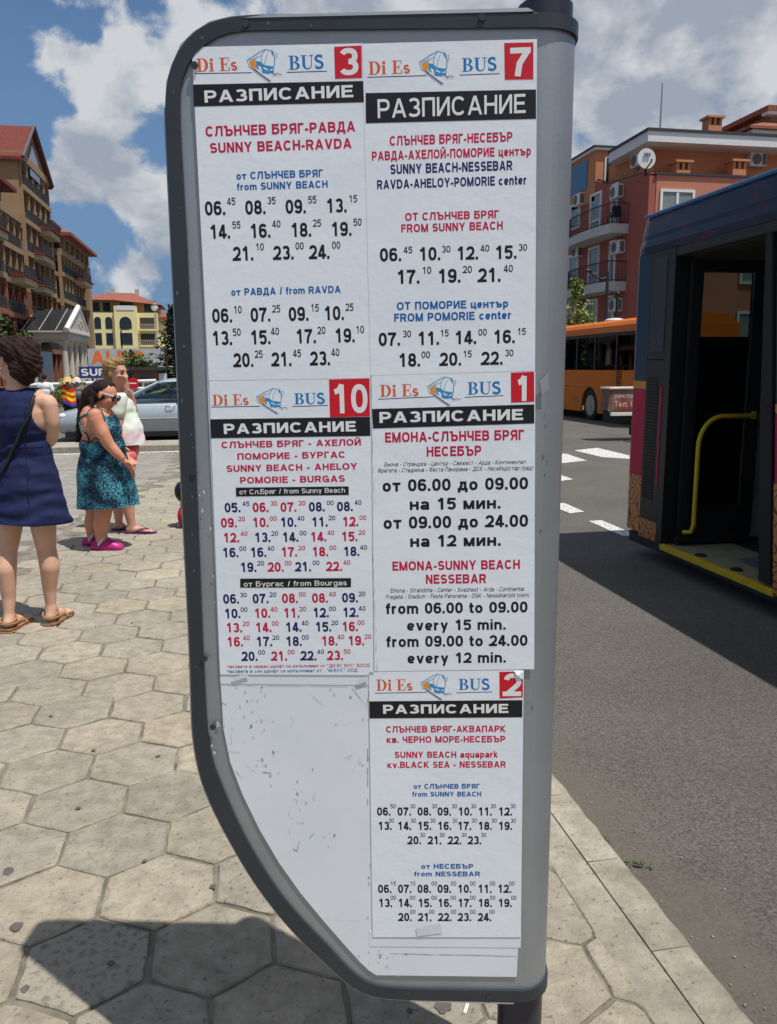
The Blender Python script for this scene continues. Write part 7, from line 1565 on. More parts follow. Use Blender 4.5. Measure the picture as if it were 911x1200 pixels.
class Fig:
    """a person: joints are read off the photograph in a vertical plane at distance D; local x right, y away, z up"""
    def __init__(s, D, px0, label, group=None, zg=0.0):
        s.D = D; s.lat0 = at_axis(px0, 430, D).dot(LAT); s.zg = zg
        s.root = thing('person', LAT*s.lat0 + AXI*D + Vector((0, 0, zg)), label, 'person', group, rotz=-YAW); ORG[s.root.name] = Vector()
    def J(s, px, py, dy=0.0):
        p = at_axis(px, py, s.D+dy); return Vector((p.dot(LAT)-s.lat0, dy, p.z-s.zg))
    def head(s, mb, c, f, up=(0, 0, 1), k=1.0, jaw=1.0):
        """skull, face and ears round centre c, looking along f"""
        f = Vector(f).normalized(); up = Vector(up); sd = f.cross(up).normalized(); up = sd.cross(f).normalized(); c = Vector(c)
        P = lambda a, b, d: c + f*(a*k) + sd*(b*k) + up*(d*k)
        mb.ell(P(-.012, 0, .025), [f*.098*k, sd*.076*k, up*.088*k]); mb.ell(P(.026, 0, -.035), [f*.066*k, sd*.060*k, up*.078*k])
        mb.ell(P(.050, 0, -.088*jaw), [f*.030*k, sd*.034*k, up*.026*k]); mb.capsule(P(.083, 0, .018), .009*k, P(.108, 0, -.024), .015*k); mb.ell(P(.098, 0, -.03), [f*.014*k, sd*.020*k, up*.011*k])
        mb.capsule(P(.076, -.034, .03), .012*k, P(.076, .034, .03), .012*k)
        mb.ell(P(.086, 0, -.056), [f*.010*k, sd*.026*k, up*.007*k]); mb.ell(P(.085, 0, -.068), [f*.010*k, sd*.022*k, up*.008*k])
        for q in (-1, 1):
            mb.ell(P(.062, q*.036, -.022), [f*.022*k, sd*.022*k, up*.022*k]); mb.ell(P(-.012, q*.080, -.008), [(f*.019+sd*q*.004)*k, sd*.008*k, up*.032*k])
        return P, f, sd, up
    def hand(s, mb, w, d, side, r=.0085, curl=.35, n=None):
        """palm and five fingers from wrist w along d; side = direction towards the thumb"""
        d = Vector(d).normalized(); sv = Vector(side); sv = (sv - d*sv.dot(d)).normalized(); nn = d.cross(sv)
        if n is not None and nn.dot(Vector(n)) < 0: nn = -nn
        mb.capsule(w, .024, w+d*.03, .026); mb.ell(w+d*.055, [d*.052, sv*.040, nn*.017])
        for i, L in enumerate((.072, .082, .076, .060)):
            b = w + d*.088 + sv*(.030-.020*i); k = b + (d*math.cos(curl*.6)+nn*math.sin(curl*.6))*L*.5; e = k + (d*math.cos(curl*1.6)+nn*math.sin(curl*1.6))*L*.5
            mb.capsule(b-d*.02, r*1.15, k, r); mb.capsule(k, r, e, r*.8)
        t0 = w + d*.03 + sv*.03; t1 = t0 + (d*.6+sv*.7+nn*.2).normalized()*.04; t2 = t1 + (d*.9+sv*.2+nn*.3).normalized()*.032
        mb.capsule(t0, r*1.5, t1, r*1.2); mb.capsule(t1, r*1.2, t2, r*.95)
def stick(obj, pts, off):
    """lay a line of points on the surface of obj"""
    me = obj.data; bv = BVHTree.FromPolygons([v.co for v in me.vertices], [p.vertices for p in me.polygons]); out = []
    for p in pts:
        loc, nor, _, _ = bv.find_nearest(Vector(p)); out.append(loc+nor*off)
    return out
def interp(pts, k):
    out = []
    for a, b in zip(pts, pts[1:]): out += [Vector(a).lerp(Vector(b), i/k) for i in range(k)]
    return out + [Vector(pts[-1])]
def folds(a, fx, fz, seed): return lambda v: a*(noise.noise((v.x*fx+seed, v.y*fx, v.z*fz)) + .5*noise.noise((v.x*fx*2.3, v.y*fx*2.3+seed, v.z*fz*2.3+5)))
def skirt(mb, rows, n=36, m=0):
    """rows of (centre, half width, half depth, ripple)"""
    R_ = []
    for i, (c, a, b, rp) in enumerate(rows):
        c = Vector(c); R_.append([c + Vector((a*(1+rp*math.sin(5*t+1+.3*i)+.6*rp*math.sin(9*t))*math.cos(t), b*(1+rp*math.sin(5*t+1))*math.sin(t), 0)) for t in [2*math.pi*k/n for k in range(n)]])
    mb.loft(R_, m, True, True, True)

# ---- woman in the navy dress, back to us
F = Fig(4.86, 32, 'woman in a navy sleeveless dress seen from behind, bag strap across her back'); J = F.J
b = MB()
b.ell(J(31, 566), (.165, .125, .15)); b.ell(J(29, 524), (.135, .10, .13)); b.ell(J(27, 490), (.150, .108, .17)); b.ell(J(25, 470), (.150, .085, .085))
b.capsule(J(-8, 472), .052, J(56, 472), .052); b.capsule(J(22, 462), .075, J(20, 440), .052); b.capsule(J(0, 464), .038, J(45, 463), .038)
b.capsule(J(57, 474), .054, J(61, 494, .0), .047); b.capsule(J(61, 494), .047, J(60, 514, .02), .040); b.capsule(J(60, 514, .02), .040, J(48, 528, .17), .034); b.capsule(J(48, 528, .17), .034, J(34, 526, .24), .026); F.hand(b, J(34, 528, .24), (-1, .2, .1), (0, 0, 1))
b.capsule(J(-10, 474), .054, J(-13, 532, -.02), .041); b.capsule(J(-13, 532, -.02), .041, J(4, 534, .17), .034); b.capsule(J(4, 534, .17), .034, J(14, 528, .23), .026); F.hand(b, J(14, 528, .23), (1, .2, .1), (0, 0, 1))
for hx, kx, cx_, ax_, fy, dyf in ((47, 54, 58.5, 60, 724, 0.0), (14, 9, 7.5, 11, 735, -.12)):
    hp = J(hx, 585); kn = J(kx, 640 if hx > 20 else 643, dyf*.5); an = J(ax_, fy-14, dyf); cf = J(cx_, 664 if hx > 20 else 668, dyf*.75-.015)
    b.capsule(hp, .094, kn, .061); b.capsule(kn, .057, cf, .060); b.capsule(cf, .0595, kn.lerp(an, .72), .042); b.capsule(kn.lerp(an, .7), .042, an, .031)
    g = Vector((an.x, an.y, .062)); b.capsule(an, .034, g+Vector((0, -.012, -.012)), .036); b.capsule(g+Vector((.0, -.02, -.008)), .034, g+Vector((.018, .10, -.018)), .030); b.ell(g+Vector((.022, .14, -.028)), (.046, .055, .016))
    for q in range(5): b.capsule(g+Vector((-.018+.02*q, .17, -.032)), .011, g+Vector((-.018+.021*q, .20-.008*abs(q-1), -.036)), .009)
hc = J(13, 423, .02); P, f, sd, up_ = F.head(b, hc, (-.88, .45, -.06))
body = put(remesh(b, .0075, 3), 'body', m_skin1, F.root)
d = MB()
d.ell(J(31, 566), (.185, .145, .16)); d.ell(J(29, 526), (.156, .122, .15)); d.ell(J(27, 492), (.168, .142, .18)); d.ell(J(25, 472), (.152, .118, .10)); d.capsule(J(4, 463), .048, J(43, 462), .048)
skirt(d, [(J(30, 535), .155, .12, 0), (J(31, 556), .188, .145, .005), (J(32, 576), .205, .160, .012), (J(34, 596), .226, .178, .02), (J(35, 613), .245, .19, .03)])
zn = J(0, 454.5).z; zh = J(0, 612).z; ax0 = J(47, 470).x; ax1 = J(57.5, 505).x; ax2 = J(62, 515).x; za = J(0, 459).z; zb_ = J(0, 506).z; bxc = J(24, 480).x
def keepd(v):
    if v.z > zb_:
        t = (v.z-zb_)/(za-zb_); lim = (ax1-bxc)*(1-t)+(ax0-bxc)*t - .03*math.sin(math.pi*min(1, max(0, t)))
        return abs(v.x-bxc) < lim
    return True
fd = folds(.0085, 5, 13, 3.0)
dress = put(remesh(d, .009, 3, keepd, lambda v: fd(v)+(.004*math.sin(v.z*60+noise.noise((v.x*6, v.y*6, v.z*3))*5) if v.z < zb_ else 0), [((0, 0, zn), (0, 0, 1)), ((0, 0, zh+.008), (-.07, 0, -1))]), 'dress', m_navy, F.root)
h = MB(); hk = J(24, 418, -.01)
h.ell(J(22, 413, 0), (.105, .10, .098)); h.ell(J(33, 422, -.02), (.080, .085, .105)); h.ell(J(36, 408, -.02), (.055, .06, .055)); h.ell(J(30, 441, -.03), (.055, .05, .055)); h.ell(J(10, 405, 0), (.07, .075, .055)); h.ell(J(24, 432, -.05), (.07, .055, .07)); h.ell(J(42, 430, -.03), (.035, .045, .06))
put(remesh(h, .007, 2, None, lambda v: .007*noise.noise((v.x*30, v.y*30, v.z*16+v.x*30)) + .0032*math.sin(v.z*210+v.x*150+7*noise.noise((v.x*12, v.y*12, v.z*12)))), 'hair', m_hairb, F.root)
sp_ = stick(dress, interp([J(49, 458, -.1), J(41, 476, -.2), J(26, 503, -.2), J(8, 530, -.2), J(-9, 550, -.2)], 6), .010)
for _ in range(4): sp_ = [sp_[0]] + [(a+b_*2+c)/4 for a, b_, c in zip(sp_, sp_[1:], sp_[2:])] + [sp_[-1]]
q = MB(); q.tube(sp_, .0095, 0, 8); q.build('bag_strap', m_bag, F.root, local=True)
q = MB(); q.ell(J(-14, 560, -.06), (.05, .11, .10)); q.build('handbag', m_bag, F.root, local=True)
q = MB(); q.tube([P(.088, -.05, .03), P(.03, -.082, .028), P(-.02, -.086, .02)], .004, 0, 6); q.tube([P(.088, .05, .03), P(.03, .082, .028), P(-.02, .086, .02)], .004, 0, 6); q.ell(P(.095, -.032, .022), [f*.008, sd*.028, up_*.022]); q.ell(P(.095, .032, .022), [f*.008, sd*.028, up_*.022]); q.build('sunglasses', m_lensk, F.root, local=True)
q = MB(); q.ell(P(-.01, -.084, -.052), (.006, .006, .014), 0, 8, 6); q.build('earring', m_rim, F.root, local=True)
sm_ = stick(dress, interp([J(28.5, 458, -.2), J(28.5, 476, -.2), J(28.8, 497, -.2), J(29, 520, -.2), J(30, 560, -.25), J(31, 605, -.25)], 6), .0005)
q = MB(); q.tube(sm_, .0022, 0, 5); q.build('back_seam', m_bag, F.root, local=True)
wl_ = stick(dress, interp([J(-6, 521, -.2), J(12, 524, -.25), J(30, 525, -.25), J(48, 524, -.2), J(58, 521, -.1)], 6), .0005)
q = MB(); q.tube(wl_, .0025, 0, 5); q.build('waist_seam', m_navy, F.root, local=True)
for ax_, fy, dyf in ((60, 724, 0.0), (11, 735, -.12)):
    an = J(ax_, fy-14, dyf); g = Vector((an.x, an.y, 0))
    o_ = [(-.030, -.065), (.032, -.065), (.042, -.02), (.050, .08), (.066, .15), (.058, .205), (.02, .225), (-.018, .20), (-.028, .14), (-.032, .05)]
    q = MB(); q.prism([(g.x+a, g.y+c) for a, c in o_], lambda a, c, w: Vector((a, c, w)), .002, .022, 0); s_ = q.build('sandal', m_leather, F.root, local=True, bevel=.004)
    q = MB(); q.prism([(g.x+a*1.02, g.y+c*1.01) for a, c in o_], lambda a, c, w: Vector((a, c, w)), -.0005, .0045, 0); q.box(g.x-.028, g.x+.030, g.y-.062, g.y-.005, .0, .02); q.build('sole', m_sole, s_, local=True)
    q = MB()
    for z, r, tl in ((.075, .046, .018), (.052, .048, .0)): q.tube([(g.x+r*math.cos(t), g.y-.012+r*1.05*math.sin(t), z+tl*math.sin(t)) for t in [2*math.pi*k/20 for k in range(21)]], .0055, 0, 6)
    q.tube([(g.x-.034, g.y+.10, .02), (g.x-.01, g.y+.10, .062), (g.x+.03, g.y+.10, .068), (g.x+.058, g.y+.10, .02)], .009, 0, 6); q.tube([(g.x-.036, g.y+.15, .02), (g.x+.01, g.y+.15, .045), (g.x+.064, g.y+.15, .02)], .009, 0, 6); q.build('strap', m_leather, s_, local=True)

# ---- woman in the teal print dress, head bowed
F = Fig(7.02, 126, 'sunburnt woman in a teal patterned strap dress and magenta clogs looking down'); J = F.J
b = MB()
b.ell(J(108.5, 496, -.02), (.105, .135, .165)); b.ell(J(119, 497, .0), (.135, .145, .17)); b.ell(J(116, 520), (.15, .15, .15)); b.ell(J(122, 540), (.185, .17, .19)); b.ell(J(131, 503, -.06), (.075, .07, .075))
b.capsule(J(112, 482, -.02), .085, J(119, 476, 0), .066); b.capsule(J(118, 479), .06, J(123, 468), .055); b.capsule(J(112, 487, -.17), .062, J(114, 487, .17), .062)
b.capsule(J(113, 491, -.17), .068, J(121, 509, -.19), .060); b.capsule(J(121, 509, -.19), .058, J(128, 521, -.18), .050); b.capsule(J(128, 521, -.18), .048, J(138, 532, -.17), .042); b.capsule(J(138, 532, -.17), .042, J(145.5, 539.5, -.16), .028); F.hand(b, J(146, 540, -.16), (.62, .1, -.75), (.5, -.6, .4), curl=.5)
b.capsule(J(113, 491, .17), .064, J(124, 519, .19), .048); b.capsule(J(124, 519, .19), .046, J(142, 532, .17), .03); F.hand(b, J(142, 532, .17), (.7, 0, -.6), (.5, .6, .3))
for kx, ax_, py, dyf in ((121, 119.5, 641, -.07), (110.5, 108.5, 633, .12)):
    hp = J(kx+1, 565, dyf); kn = J(kx+.3, 603, dyf); an = Vector((J(ax_, py, dyf).x, dyf, .085))
    b.capsule(hp, .105, kn, .072); b.capsule(kn, .070, kn.lerp(an, .35)+Vector((-.012, 0, 0)), .071); b.capsule(kn.lerp(an, .35)+Vector((-.012, 0, 0)), .070, an, .046); b.capsule(an, .046, an+Vector((0, 0, -.04)), .044); b.capsule(an+Vector((-.01, 0, -.045)), .038, an+Vector((.12, 0, -.055)), .032)
hc = J(124, 463.5, -.02); P, f, sd, up_ = F.head(b, hc, (.93, -.12, -.42), (.38, 0, .92), 1.0)
body = put(remesh(b, .0085, 3), 'body', m_skin2, F.root)
d = MB()
d.ell(J(116.5, 522), (.168, .168, .15)); d.ell(J(122, 541), (.205, .19, .19)); d.ell(J(131, 504, -.06), (.088, .085, .09)); d.ell(J(131, 504, .08), (.088, .085, .09)); d.ell(J(122, 500, .0), (.135, .158, .16)); d.ell(J(128, 525, 0), (.14, .155, .16))
skirt(d, [(J(119, 524), .16, .155, 0), (J(121, 540), .208, .19, .0), (J(123, 556), .232, .205, .015), (J(126, 576), .248, .215, .03), (J(128.5, 597), .266, .225, .045)])
zt, zm, zh, xf, zs = J(0, 517).z, J(0, 487).z, J(0, 594).z, J(126.5, 500).x, J(118, 517).x
def keept(v):
    if v.z < zt + max(0, (v.x-zs))*.35: return True
    return v.x > xf + (v.z-zt)*(-.10) and v.z < zm
fd2 = folds(.010, 7, 3.2, 9.0)
dress = put(remesh(d, .010, 3, keept, lambda v: fd2(v)*(1.0 if v.z < zt else .3), [((0, 0, zh+.012), (.05, 0, -1))]), 'dress', m_teal, F.root)
q = MB(); q.tube(stick(body, interp([J(130, 490, -.2), J(123, 482, -.17), J(113, 478, -.1), J(102, 484, -.15), J(94, 492, -.1), J(95, 505, -.15), J(101, 515, -.2)], 5), .004), .0075, 0, 6); q.build('dress_strap', m_teal, F.root, local=True)
q = MB(); q.tube(stick(body, interp([J(95, 516, -.1), J(101, 517, -.2), J(108, 518.5, -.25), J(113, 518, -.25)], 5), .003), .006, 0, 6); q.build('dress_edge', m_bag, F.root, local=True)
h = MB()
h.ell(J(121, 454.5, -.0), (.105, .098, .072)); h.ell(J(128, 453.5, 0), (.055, .075, .045)); h.ell(J(113, 461, .0), (.095, .092, .085)); h.capsule(J(108, 463, 0), .085, J(101, 478, .01), .066); h.capsule(J(101, 478, .01), .066, J(96, 495, 0), .046); h.capsule(J(96, 495, 0), .046, J(91, 516, 0), .022); h.ell(J(118, 464, -.075), (.05, .025, .04)); h.capsule(J(108, 468, -.07), .03, J(109, 480, -.10), .012)
put(remesh(h, .0085, 2, None, lambda v: .004*noise.noise((v.x*34+v.z*12, v.y*34, v.z*9)) + .0022*math.sin(v.x*240+v.z*80+5*noise.noise((v.x*10, v.y*10, v.z*10)))), 'hair', m_hairk, F.root)
q = MB()
for e in (-1, 1): q.tube([P(.092, e*.052, .026), P(.06, e*.080, .030), P(.01, e*.090, .024)], [.009, .0075, .005], 0, 8)
q.tube([P(.100, -.03, .028), P(.108, 0, .032), P(.100, .03, .028)], .007, 0, 6); sg = q.build('sunglasses', mat('pale_frames', (0.52, 0.42, 0.40), .4, var=.05), F.root, local=True)
q = MB()
for e in (-1, 1): q.ell(P(.096, e*.040, .014), [f*.014+sd*e*.002, sd*.036, up_*.030])
q.build('lens', m_lensk, sg, local=True)
q = MB(); w = J(144, 538, -.16); q.tube([w+Vector((.7*.036*math.cos(t), .036*math.sin(t), .62*.036*math.cos(t))) for t in [2*math.pi*k/16 for k in range(17)]], .005, 0, 6); q.build('bracelet', m_leather, F.root, local=True)
q = MB(); q.ell(P(-.10, 0, .015), [f*.03, sd*.05, up_*.02]); q.build('hair_clip', m_wplast, F.root, local=True)
for ax_, py, dyf in ((119.5, 641, -.07), (108.5, 633, .12)):
    an = J(ax_, py, dyf); g = Vector((an.x, dyf, 0)); q = MB()
    rings = []
    for x, hw, zt_ in ((-.085, .025, .045), (-.075, .040, .072), (-.04, .048, .075), (.0, .050, .070), (.03, .052, .085), (.07, .056, .088), (.12, .058, .076), (.16, .050, .058), (.185, .028, .038)):
        rings.append([(g.x+x, g.y-hw, .004), (g.x+x, g.y-hw*1.02, zt_*.45), (g.x+x, g.y-hw*.72, zt_*.9), (g.x+x, g.y, zt_), (g.x+x, g.y+hw*.72, zt_*.9), (g.x+x, g.y+hw*1.02, zt_*.45), (g.x+x, g.y+hw, .004)])
    q.loft(rings, 0, True, True, True); c_ = q.build('clog', m_clog, F.root, local=True)
    q = MB(); q.tube([(g.x-.01, g.y-.058, .05), (g.x+.015, g.y-.056, .085), (g.x+.03, g.y-.03, .115), (g.x+.03, g.y+.03, .115), (g.x+.015, g.y+.056, .085), (g.x-.01, g.y+.058, .05)], .011, 0, 6); q.build('strap', m_strap, c_, local=True)

# ---- blond person in the white T-shirt, hand to the face
F = Fig(7.72, 145, 'blond person in white tie-dyed T-shirt and pink shorts, hand at the face'); J = F.J
b = MB()
b.ell(J(143, 482), (.115, .15, .16)); b.ell(J(148, 507), (.135, .15, .17)); b.ell(J(147, 527), (.13, .145, .12)); b.capsule(J(140, 468, -.16), .055, J(141, 468, .16), .055); b.capsule(J(139, 468), .065, J(138, 452), .054); b.capsule(J(138, 466, -.05), .05, J(139, 466, .05), .05)
b.capsule(J(141, 470, .16), .052, J(150, 480, .17), .047); b.capsule(J(150, 480, .17), .046, J(157, 480.5, .08), .042); b.capsule(J(157, 480.5, .08), .041, J(153.5, 466, .02), .036); b.capsule(J(153.5, 466, .02), .035, J(149.5, 457, -.05), .027); F.hand(b, J(149.5, 457, -.05), (-.22, -.05, 1), (-.8, .3, 0), curl=.7, n=(-1, 0, 0))
b.capsule(J(139.5, 470, -.17), .052, J(138, 500, -.2), .044); b.capsule(J(138, 500, -.2), .042, J(142, 522, -.19), .028); F.hand(b, J(142, 522, -.19), (.25, 0, -.95), (.8, 0, .3))
for hx, kx, ax_, py, dyf in ((148.5, 150.5, 155.0, 624, -.08), (142, 141, 140, 618, .10)):
    hp = J(hx, 540, dyf); kn = J(kx, 580, dyf); an = Vector((J(ax_, py, dyf).x, dyf, .085))
    b.capsule(hp, .086, kn, .058); b.capsule(kn, .057, kn.lerp(an, .38)+Vector((-.016, 0, 0)), .061); b.capsule(kn.lerp(an, .38)+Vector((-.016, 0, 0)), .060, an, .036); b.capsule(an, .037, an+Vector((-.015, 0, -.045)), .037)
    b.capsule(an+Vector((-.025, 0, -.045)), .034, an+Vector((.10, 0, -.048)), .028); b.ell(an+Vector((.14, 0, -.055)), (.06, .044, .018))
    for q_ in range(5): b.capsule(an+Vector((.175, -.034+.017*q_, -.058)), .010, an+Vector((.205-.006*q_, -.036+.018*q_, -.060)), .0085)
hc = J(136.5, 437, -.02); P, f, sd, up_ = F.head(b, hc, (.95, -.25, -.12), k=1.06)
body = put(remesh(b, .0085, 3), 'body', m_skin3, F.root)
d = MB(); d.ell(J(142.5, 482), (.135, .17, .17)); d.ell(J(148, 505), (.160, .178, .19)); d.capsule(J(140, 467, -.17), .066, J(141, 467, .17), .066); d.capsule(J(140, 470, -.17), .068, J(138.5, 484, -.19), .066); d.capsule(J(141, 470, .16), .07, J(150, 480, .17), .062)
skirt(d, [(J(144, 485), .13, .16, 0), (J(147, 500), .150, .175, .01), (J(148.5, 512), .160, .182, .02), (J(149.5, 523), .168, .185, .03)])
zt, zh = J(0, 460).z, J(0, 521).z; xs0 = J(155.5, 480).x
fd3 = folds(.012, 6, 6, 21.0)
put(remesh(d, .010, 3, lambda v: v.z < zt and not (v.y < -.14 and v.z < J(0, 486).z and v.x < J(143, 500).x and v.y < -.19), fd3, [((0, 0, zh), (0, 0, -1))]), 'tee_shirt', m_tee, F.root)
d = MB(); d.ell(J(146, 526), (.135, .155, .12))
for hx, kx, dyf in ((148.5, 149.0, -.08), (142, 141.6, .09)): d.capsule(J(hx, 534, dyf), .098, J(kx, 544, dyf), .086)
zk = J(0, 544).z
put(remesh(d, .010, 3, None, folds(.007, 9, 6, 2.0), [((0, 0, zk), (0, 0, -1))]), 'shorts', m_pink, F.root)
h = MB(); h.ell(J(132.5, 430, -.02), (.098, .095, .088)); h.ell(J(129, 439, 0), (.07, .088, .09)); h.ell(J(126.5, 449, .01), (.04, .055, .055)); h.ell(J(139, 424, -.02), (.065, .075, .042)); h.capsule(J(126, 450, 0), .035, J(123.5, 459, 0), .018)
put(remesh(h, .008, 2, None, lambda v: .005*noise.noise((v.x*30, v.y*30, v.z*14)) + .003*math.sin(v.z*210+v.x*80+5*noise.noise((v.x*10, v.y*10, v.z*10)))), 'hair', m_hairy, F.root)
for e in (-1, 1):
    q = MB(); q.ell(P(.080, e*.034, .012), [f*.012, sd*.016, up_*.008]); q.build('eye', m_eye, F.root, local=True)
    q = MB(); q.capsule(P(.086, e*.018, .036), .005, P(.078, e*.05, .034), .004); q.build('eyebrow', m_hairy, F.root, local=True)
q = MB(); q.ell(P(.094, 0, -.061), [f*.006, sd*.022, up_*.008]); q.build('lips', m_lip, F.root, local=True)
for ax_, py, dyf in ((155.5, 624, -.08), (140, 618, .10)):
    g = Vector((J(ax_, py, dyf).x, dyf, 0)); o_ = [(-.075, -.02), (-.06, -.036), (.0, -.036), (.1, -.048), (.18, -.048), (.225, -.025), (.23, .01), (.19, .045), (.1, .046), (0, .036), (-.06, .036), (-.075, .02)]
    q = MB(); q.prism([(g.x+a, g.y+c) for a, c in o_], lambda a, c, w: Vector((a, c, w)), .001, .016, 0); fl_ = q.build('flip_flop', m_flip, F.root, local=True, bevel=.003)
    q = MB(); q.tube([(g.x+.03, g.y-.04, .016), (g.x+.09, g.y-.036, .055), (g.x+.165, g.y-.012, .045), (g.x+.17, g.y-.012, .012)], .006, 0, 6); q.tube([(g.x+.03, g.y+.04, .016), (g.x+.09, g.y+.036, .055), (g.x+.165, g.y-.012, .045)], .006, 0, 6); q.build('strap', m_flip, fl_, local=True)

# ---- people far off, beyond the silver car
m_straw = mat('straw', (0.55, 0.38, 0.13), .8, var=.15, scale=40); m_towel = mat('towel_red', (0.60, 0.02, 0.012), .85, var=.08); m_ty = mat('towel_yellow', (0.80, 0.55, 0.01), .85, var=.08); m_tb = mat('towel_blue', (0.03, 0.06, 0.35), .85, var=.1); m_blk = mat('black_shorts', (0.012, 0.012, 0.014), .8, var=.2); m_jean = mat('denim', (0.08, 0.12, 0.2), .85, var=.15); m_plainw = mat('plain_white_tee', (0.72, 0.73, 0.75), .8, var=.04)
def farbody(F, cx, top, ht, lean=0.0, arms=True):
    """standing body seen from behind; cx pixel of the spine, ht metres"""
    x = F.J(cx, top).x; s = ht/1.7; V = lambda a, z, y=0: Vector((x+a*s+lean*z, y*s, z*s)); b = MB()
    b.ell(V(0, .95), (.165*s, .12*s, .15*s)); b.ell(V(0, 1.15), (.14*s, .11*s, .16*s)); b.ell(V(0, 1.32), (.17*s, .115*s, .15*s)); b.capsule(V(-.16, 1.40), .052*s, V(.16, 1.40), .052*s); b.capsule(V(0, 1.42), .06*s, V(0, 1.52), .05*s)
    for e in (-1, 1):
        b.capsule(V(e*.19, 1.38), .05*s, V(e*.24, 1.12, .02), .04*s); b.capsule(V(e*.24, 1.12, .02), .04*s, V(e*.21, .92, .12), .028*s); b.ell(V(e*.21, .86, .14), (.03*s, .03*s, .06*s))
        b.capsule(V(e*.09, .88), .085*s, V(e*.09, .48), .06*s); b.capsule(V(e*.09, .48), .058*s, V(e*.09, .09), .036*s); b.capsule(V(e*.09, .05, -.03), .035*s, V(e*.10, .04, .14), .032*s)
    F.head(b, V(0, 1.60), (.2, 1, 0), k=s)
    put(remesh(b, .014, 2), 'body', m_skin2, F.root); return V, s
F = Fig(24.0, 52, 'dark-haired person in a plain white T-shirt walking beyond the silver car', zg=-.13); V, s = farbody(F, 52, 437, 1.5)
q = MB(); q.ell(V(0, 1.635, -.02), (.09*s, .10*s, .10*s)); put(remesh(q, .02, 1), 'hair', m_hairk, F.root)
d = MB(); d.ell(V(0, 1.15), (.17*s, .14*s, .2*s)); d.ell(V(0, 1.32), (.19*s, .14*s, .15*s)); d.capsule(V(-.17, 1.40), .065*s, V(.17, 1.40), .065*s)
for e in (-1, 1): d.capsule(V(e*.19, 1.37), .065*s, V(e*.23, 1.2), .065*s)
put(remesh(d, .016, 2, lambda v: V(0, .98).z < v.z < V(0, 1.47).z, folds(.012, 6, 6, 1)), 'tee_shirt', m_plainw, F.root)
d = MB(); d.ell(V(0, .93), (.185*s, .14*s, .15*s))
for e in (-1, 1): d.capsule(V(e*.09, .88), .10*s, V(e*.09, .5), .08*s)
put(remesh(d, .016, 2), 'shorts', m_jean, F.root)
F = Fig(24.3, 79, 'person in straw hat wrapped in red and yellow striped towel beyond the silver car', zg=-.13); V, s = farbody(F, 79, 446, 1.34)
q = MB(); n_ = 24
hatc = V(0, 1.66); q.loft([[hatc+Vector((r*math.cos(2*math.pi*k/n_), r*math.sin(2*math.pi*k/n_), z+.02*math.cos(2*math.pi*k/n_)*r/.2)) for k in range(n_)] for r, z in ((.24, -.02), (.235, .0), (.115, .015), (.108, .09), (.07, .125), (.01, .13))], 0, True, True, True); q.build('straw_hat', m_straw, F.root, local=True)
def wrap(z0, z1, m, name, e=0.0):
    q = MB(); rows = []
    for k in range(5):
        z = z0+(z1-z0)*k/4; a = (.25+.05*(1.36-z))*s; rows.append([V(0, z)+Vector((a*math.cos(t)*(1+.05*math.sin(7*t+z*9)), (a*.72+e)*math.sin(t)*(1+.06*math.sin(5*t+z*14)), .03*math.sin(3*t+1)+.05*math.cos(t)*-1)) for t in [2*math.pi*j/32 for j in range(32)]])
    q.loft(rows, 0, True, False, True); return q.build(name, m, F.root, local=True)
for z0, z1, m in ((1.32, 1.46, m_towel), (1.22, 1.32, m_ty), (1.12, 1.22, m_towel), (1.0, 1.12, m_ty), (.90, 1.0, m_towel), (.80, .90, m_tb)): wrap(z0, z1, m, 'towel_stripe')
d = MB(); d.ell(V(0, .80), (.19*s, .15*s, .16*s))
for e in (-1, 1): d.capsule(V(e*.09, .80), .11*s, V(e*.09, .5), .10*s)
put(remesh(d, .016, 2), 'shorts', m_blk, F.root)
F = Fig(25.6, 90, 'person in a pale sun hat standing close behind the towel wearer', zg=-.13); V, s = farbody(F, 90, 446, 1.36)
q = MB(); hatc = V(0, 1.64); q.loft([[hatc+Vector((r*math.cos(2*math.pi*k/n_), r*math.sin(2*math.pi*k/n_), z)) for k in range(n_)] for r, z in ((.16, -.04), (.155, -.02), (.11, .0), (.10, .07), (.06, .105), (.01, .11))], 0, True, True, True); q.build('sun_hat', mat('pale_hat', (0.62, 0.50, 0.48), .8, var=.1), F.root, local=True)
d = MB(); d.ell(V(0, 1.15), (.17*s, .14*s, .2*s)); d.ell(V(0, 1.32), (.19*s, .14*s, .15*s)); d.capsule(V(-.17, 1.40), .06*s, V(.17, 1.40), .06*s)
put(remesh(d, .016, 2, lambda v: v.z < V(0, 1.47).z), 'top', m_skin3 if False else mat('grey_top', (0.22, 0.2, 0.2), .8, var=.1), F.root)
d = MB(); d.ell(V(0, .93), (.185*s, .14*s, .15*s))
for e in (-1, 1): d.capsule(V(e*.09, .88), .10*s, V(e*.09, .2), .07*s)
put(remesh(d, .016, 2), 'trousers', m_blk, F.root)
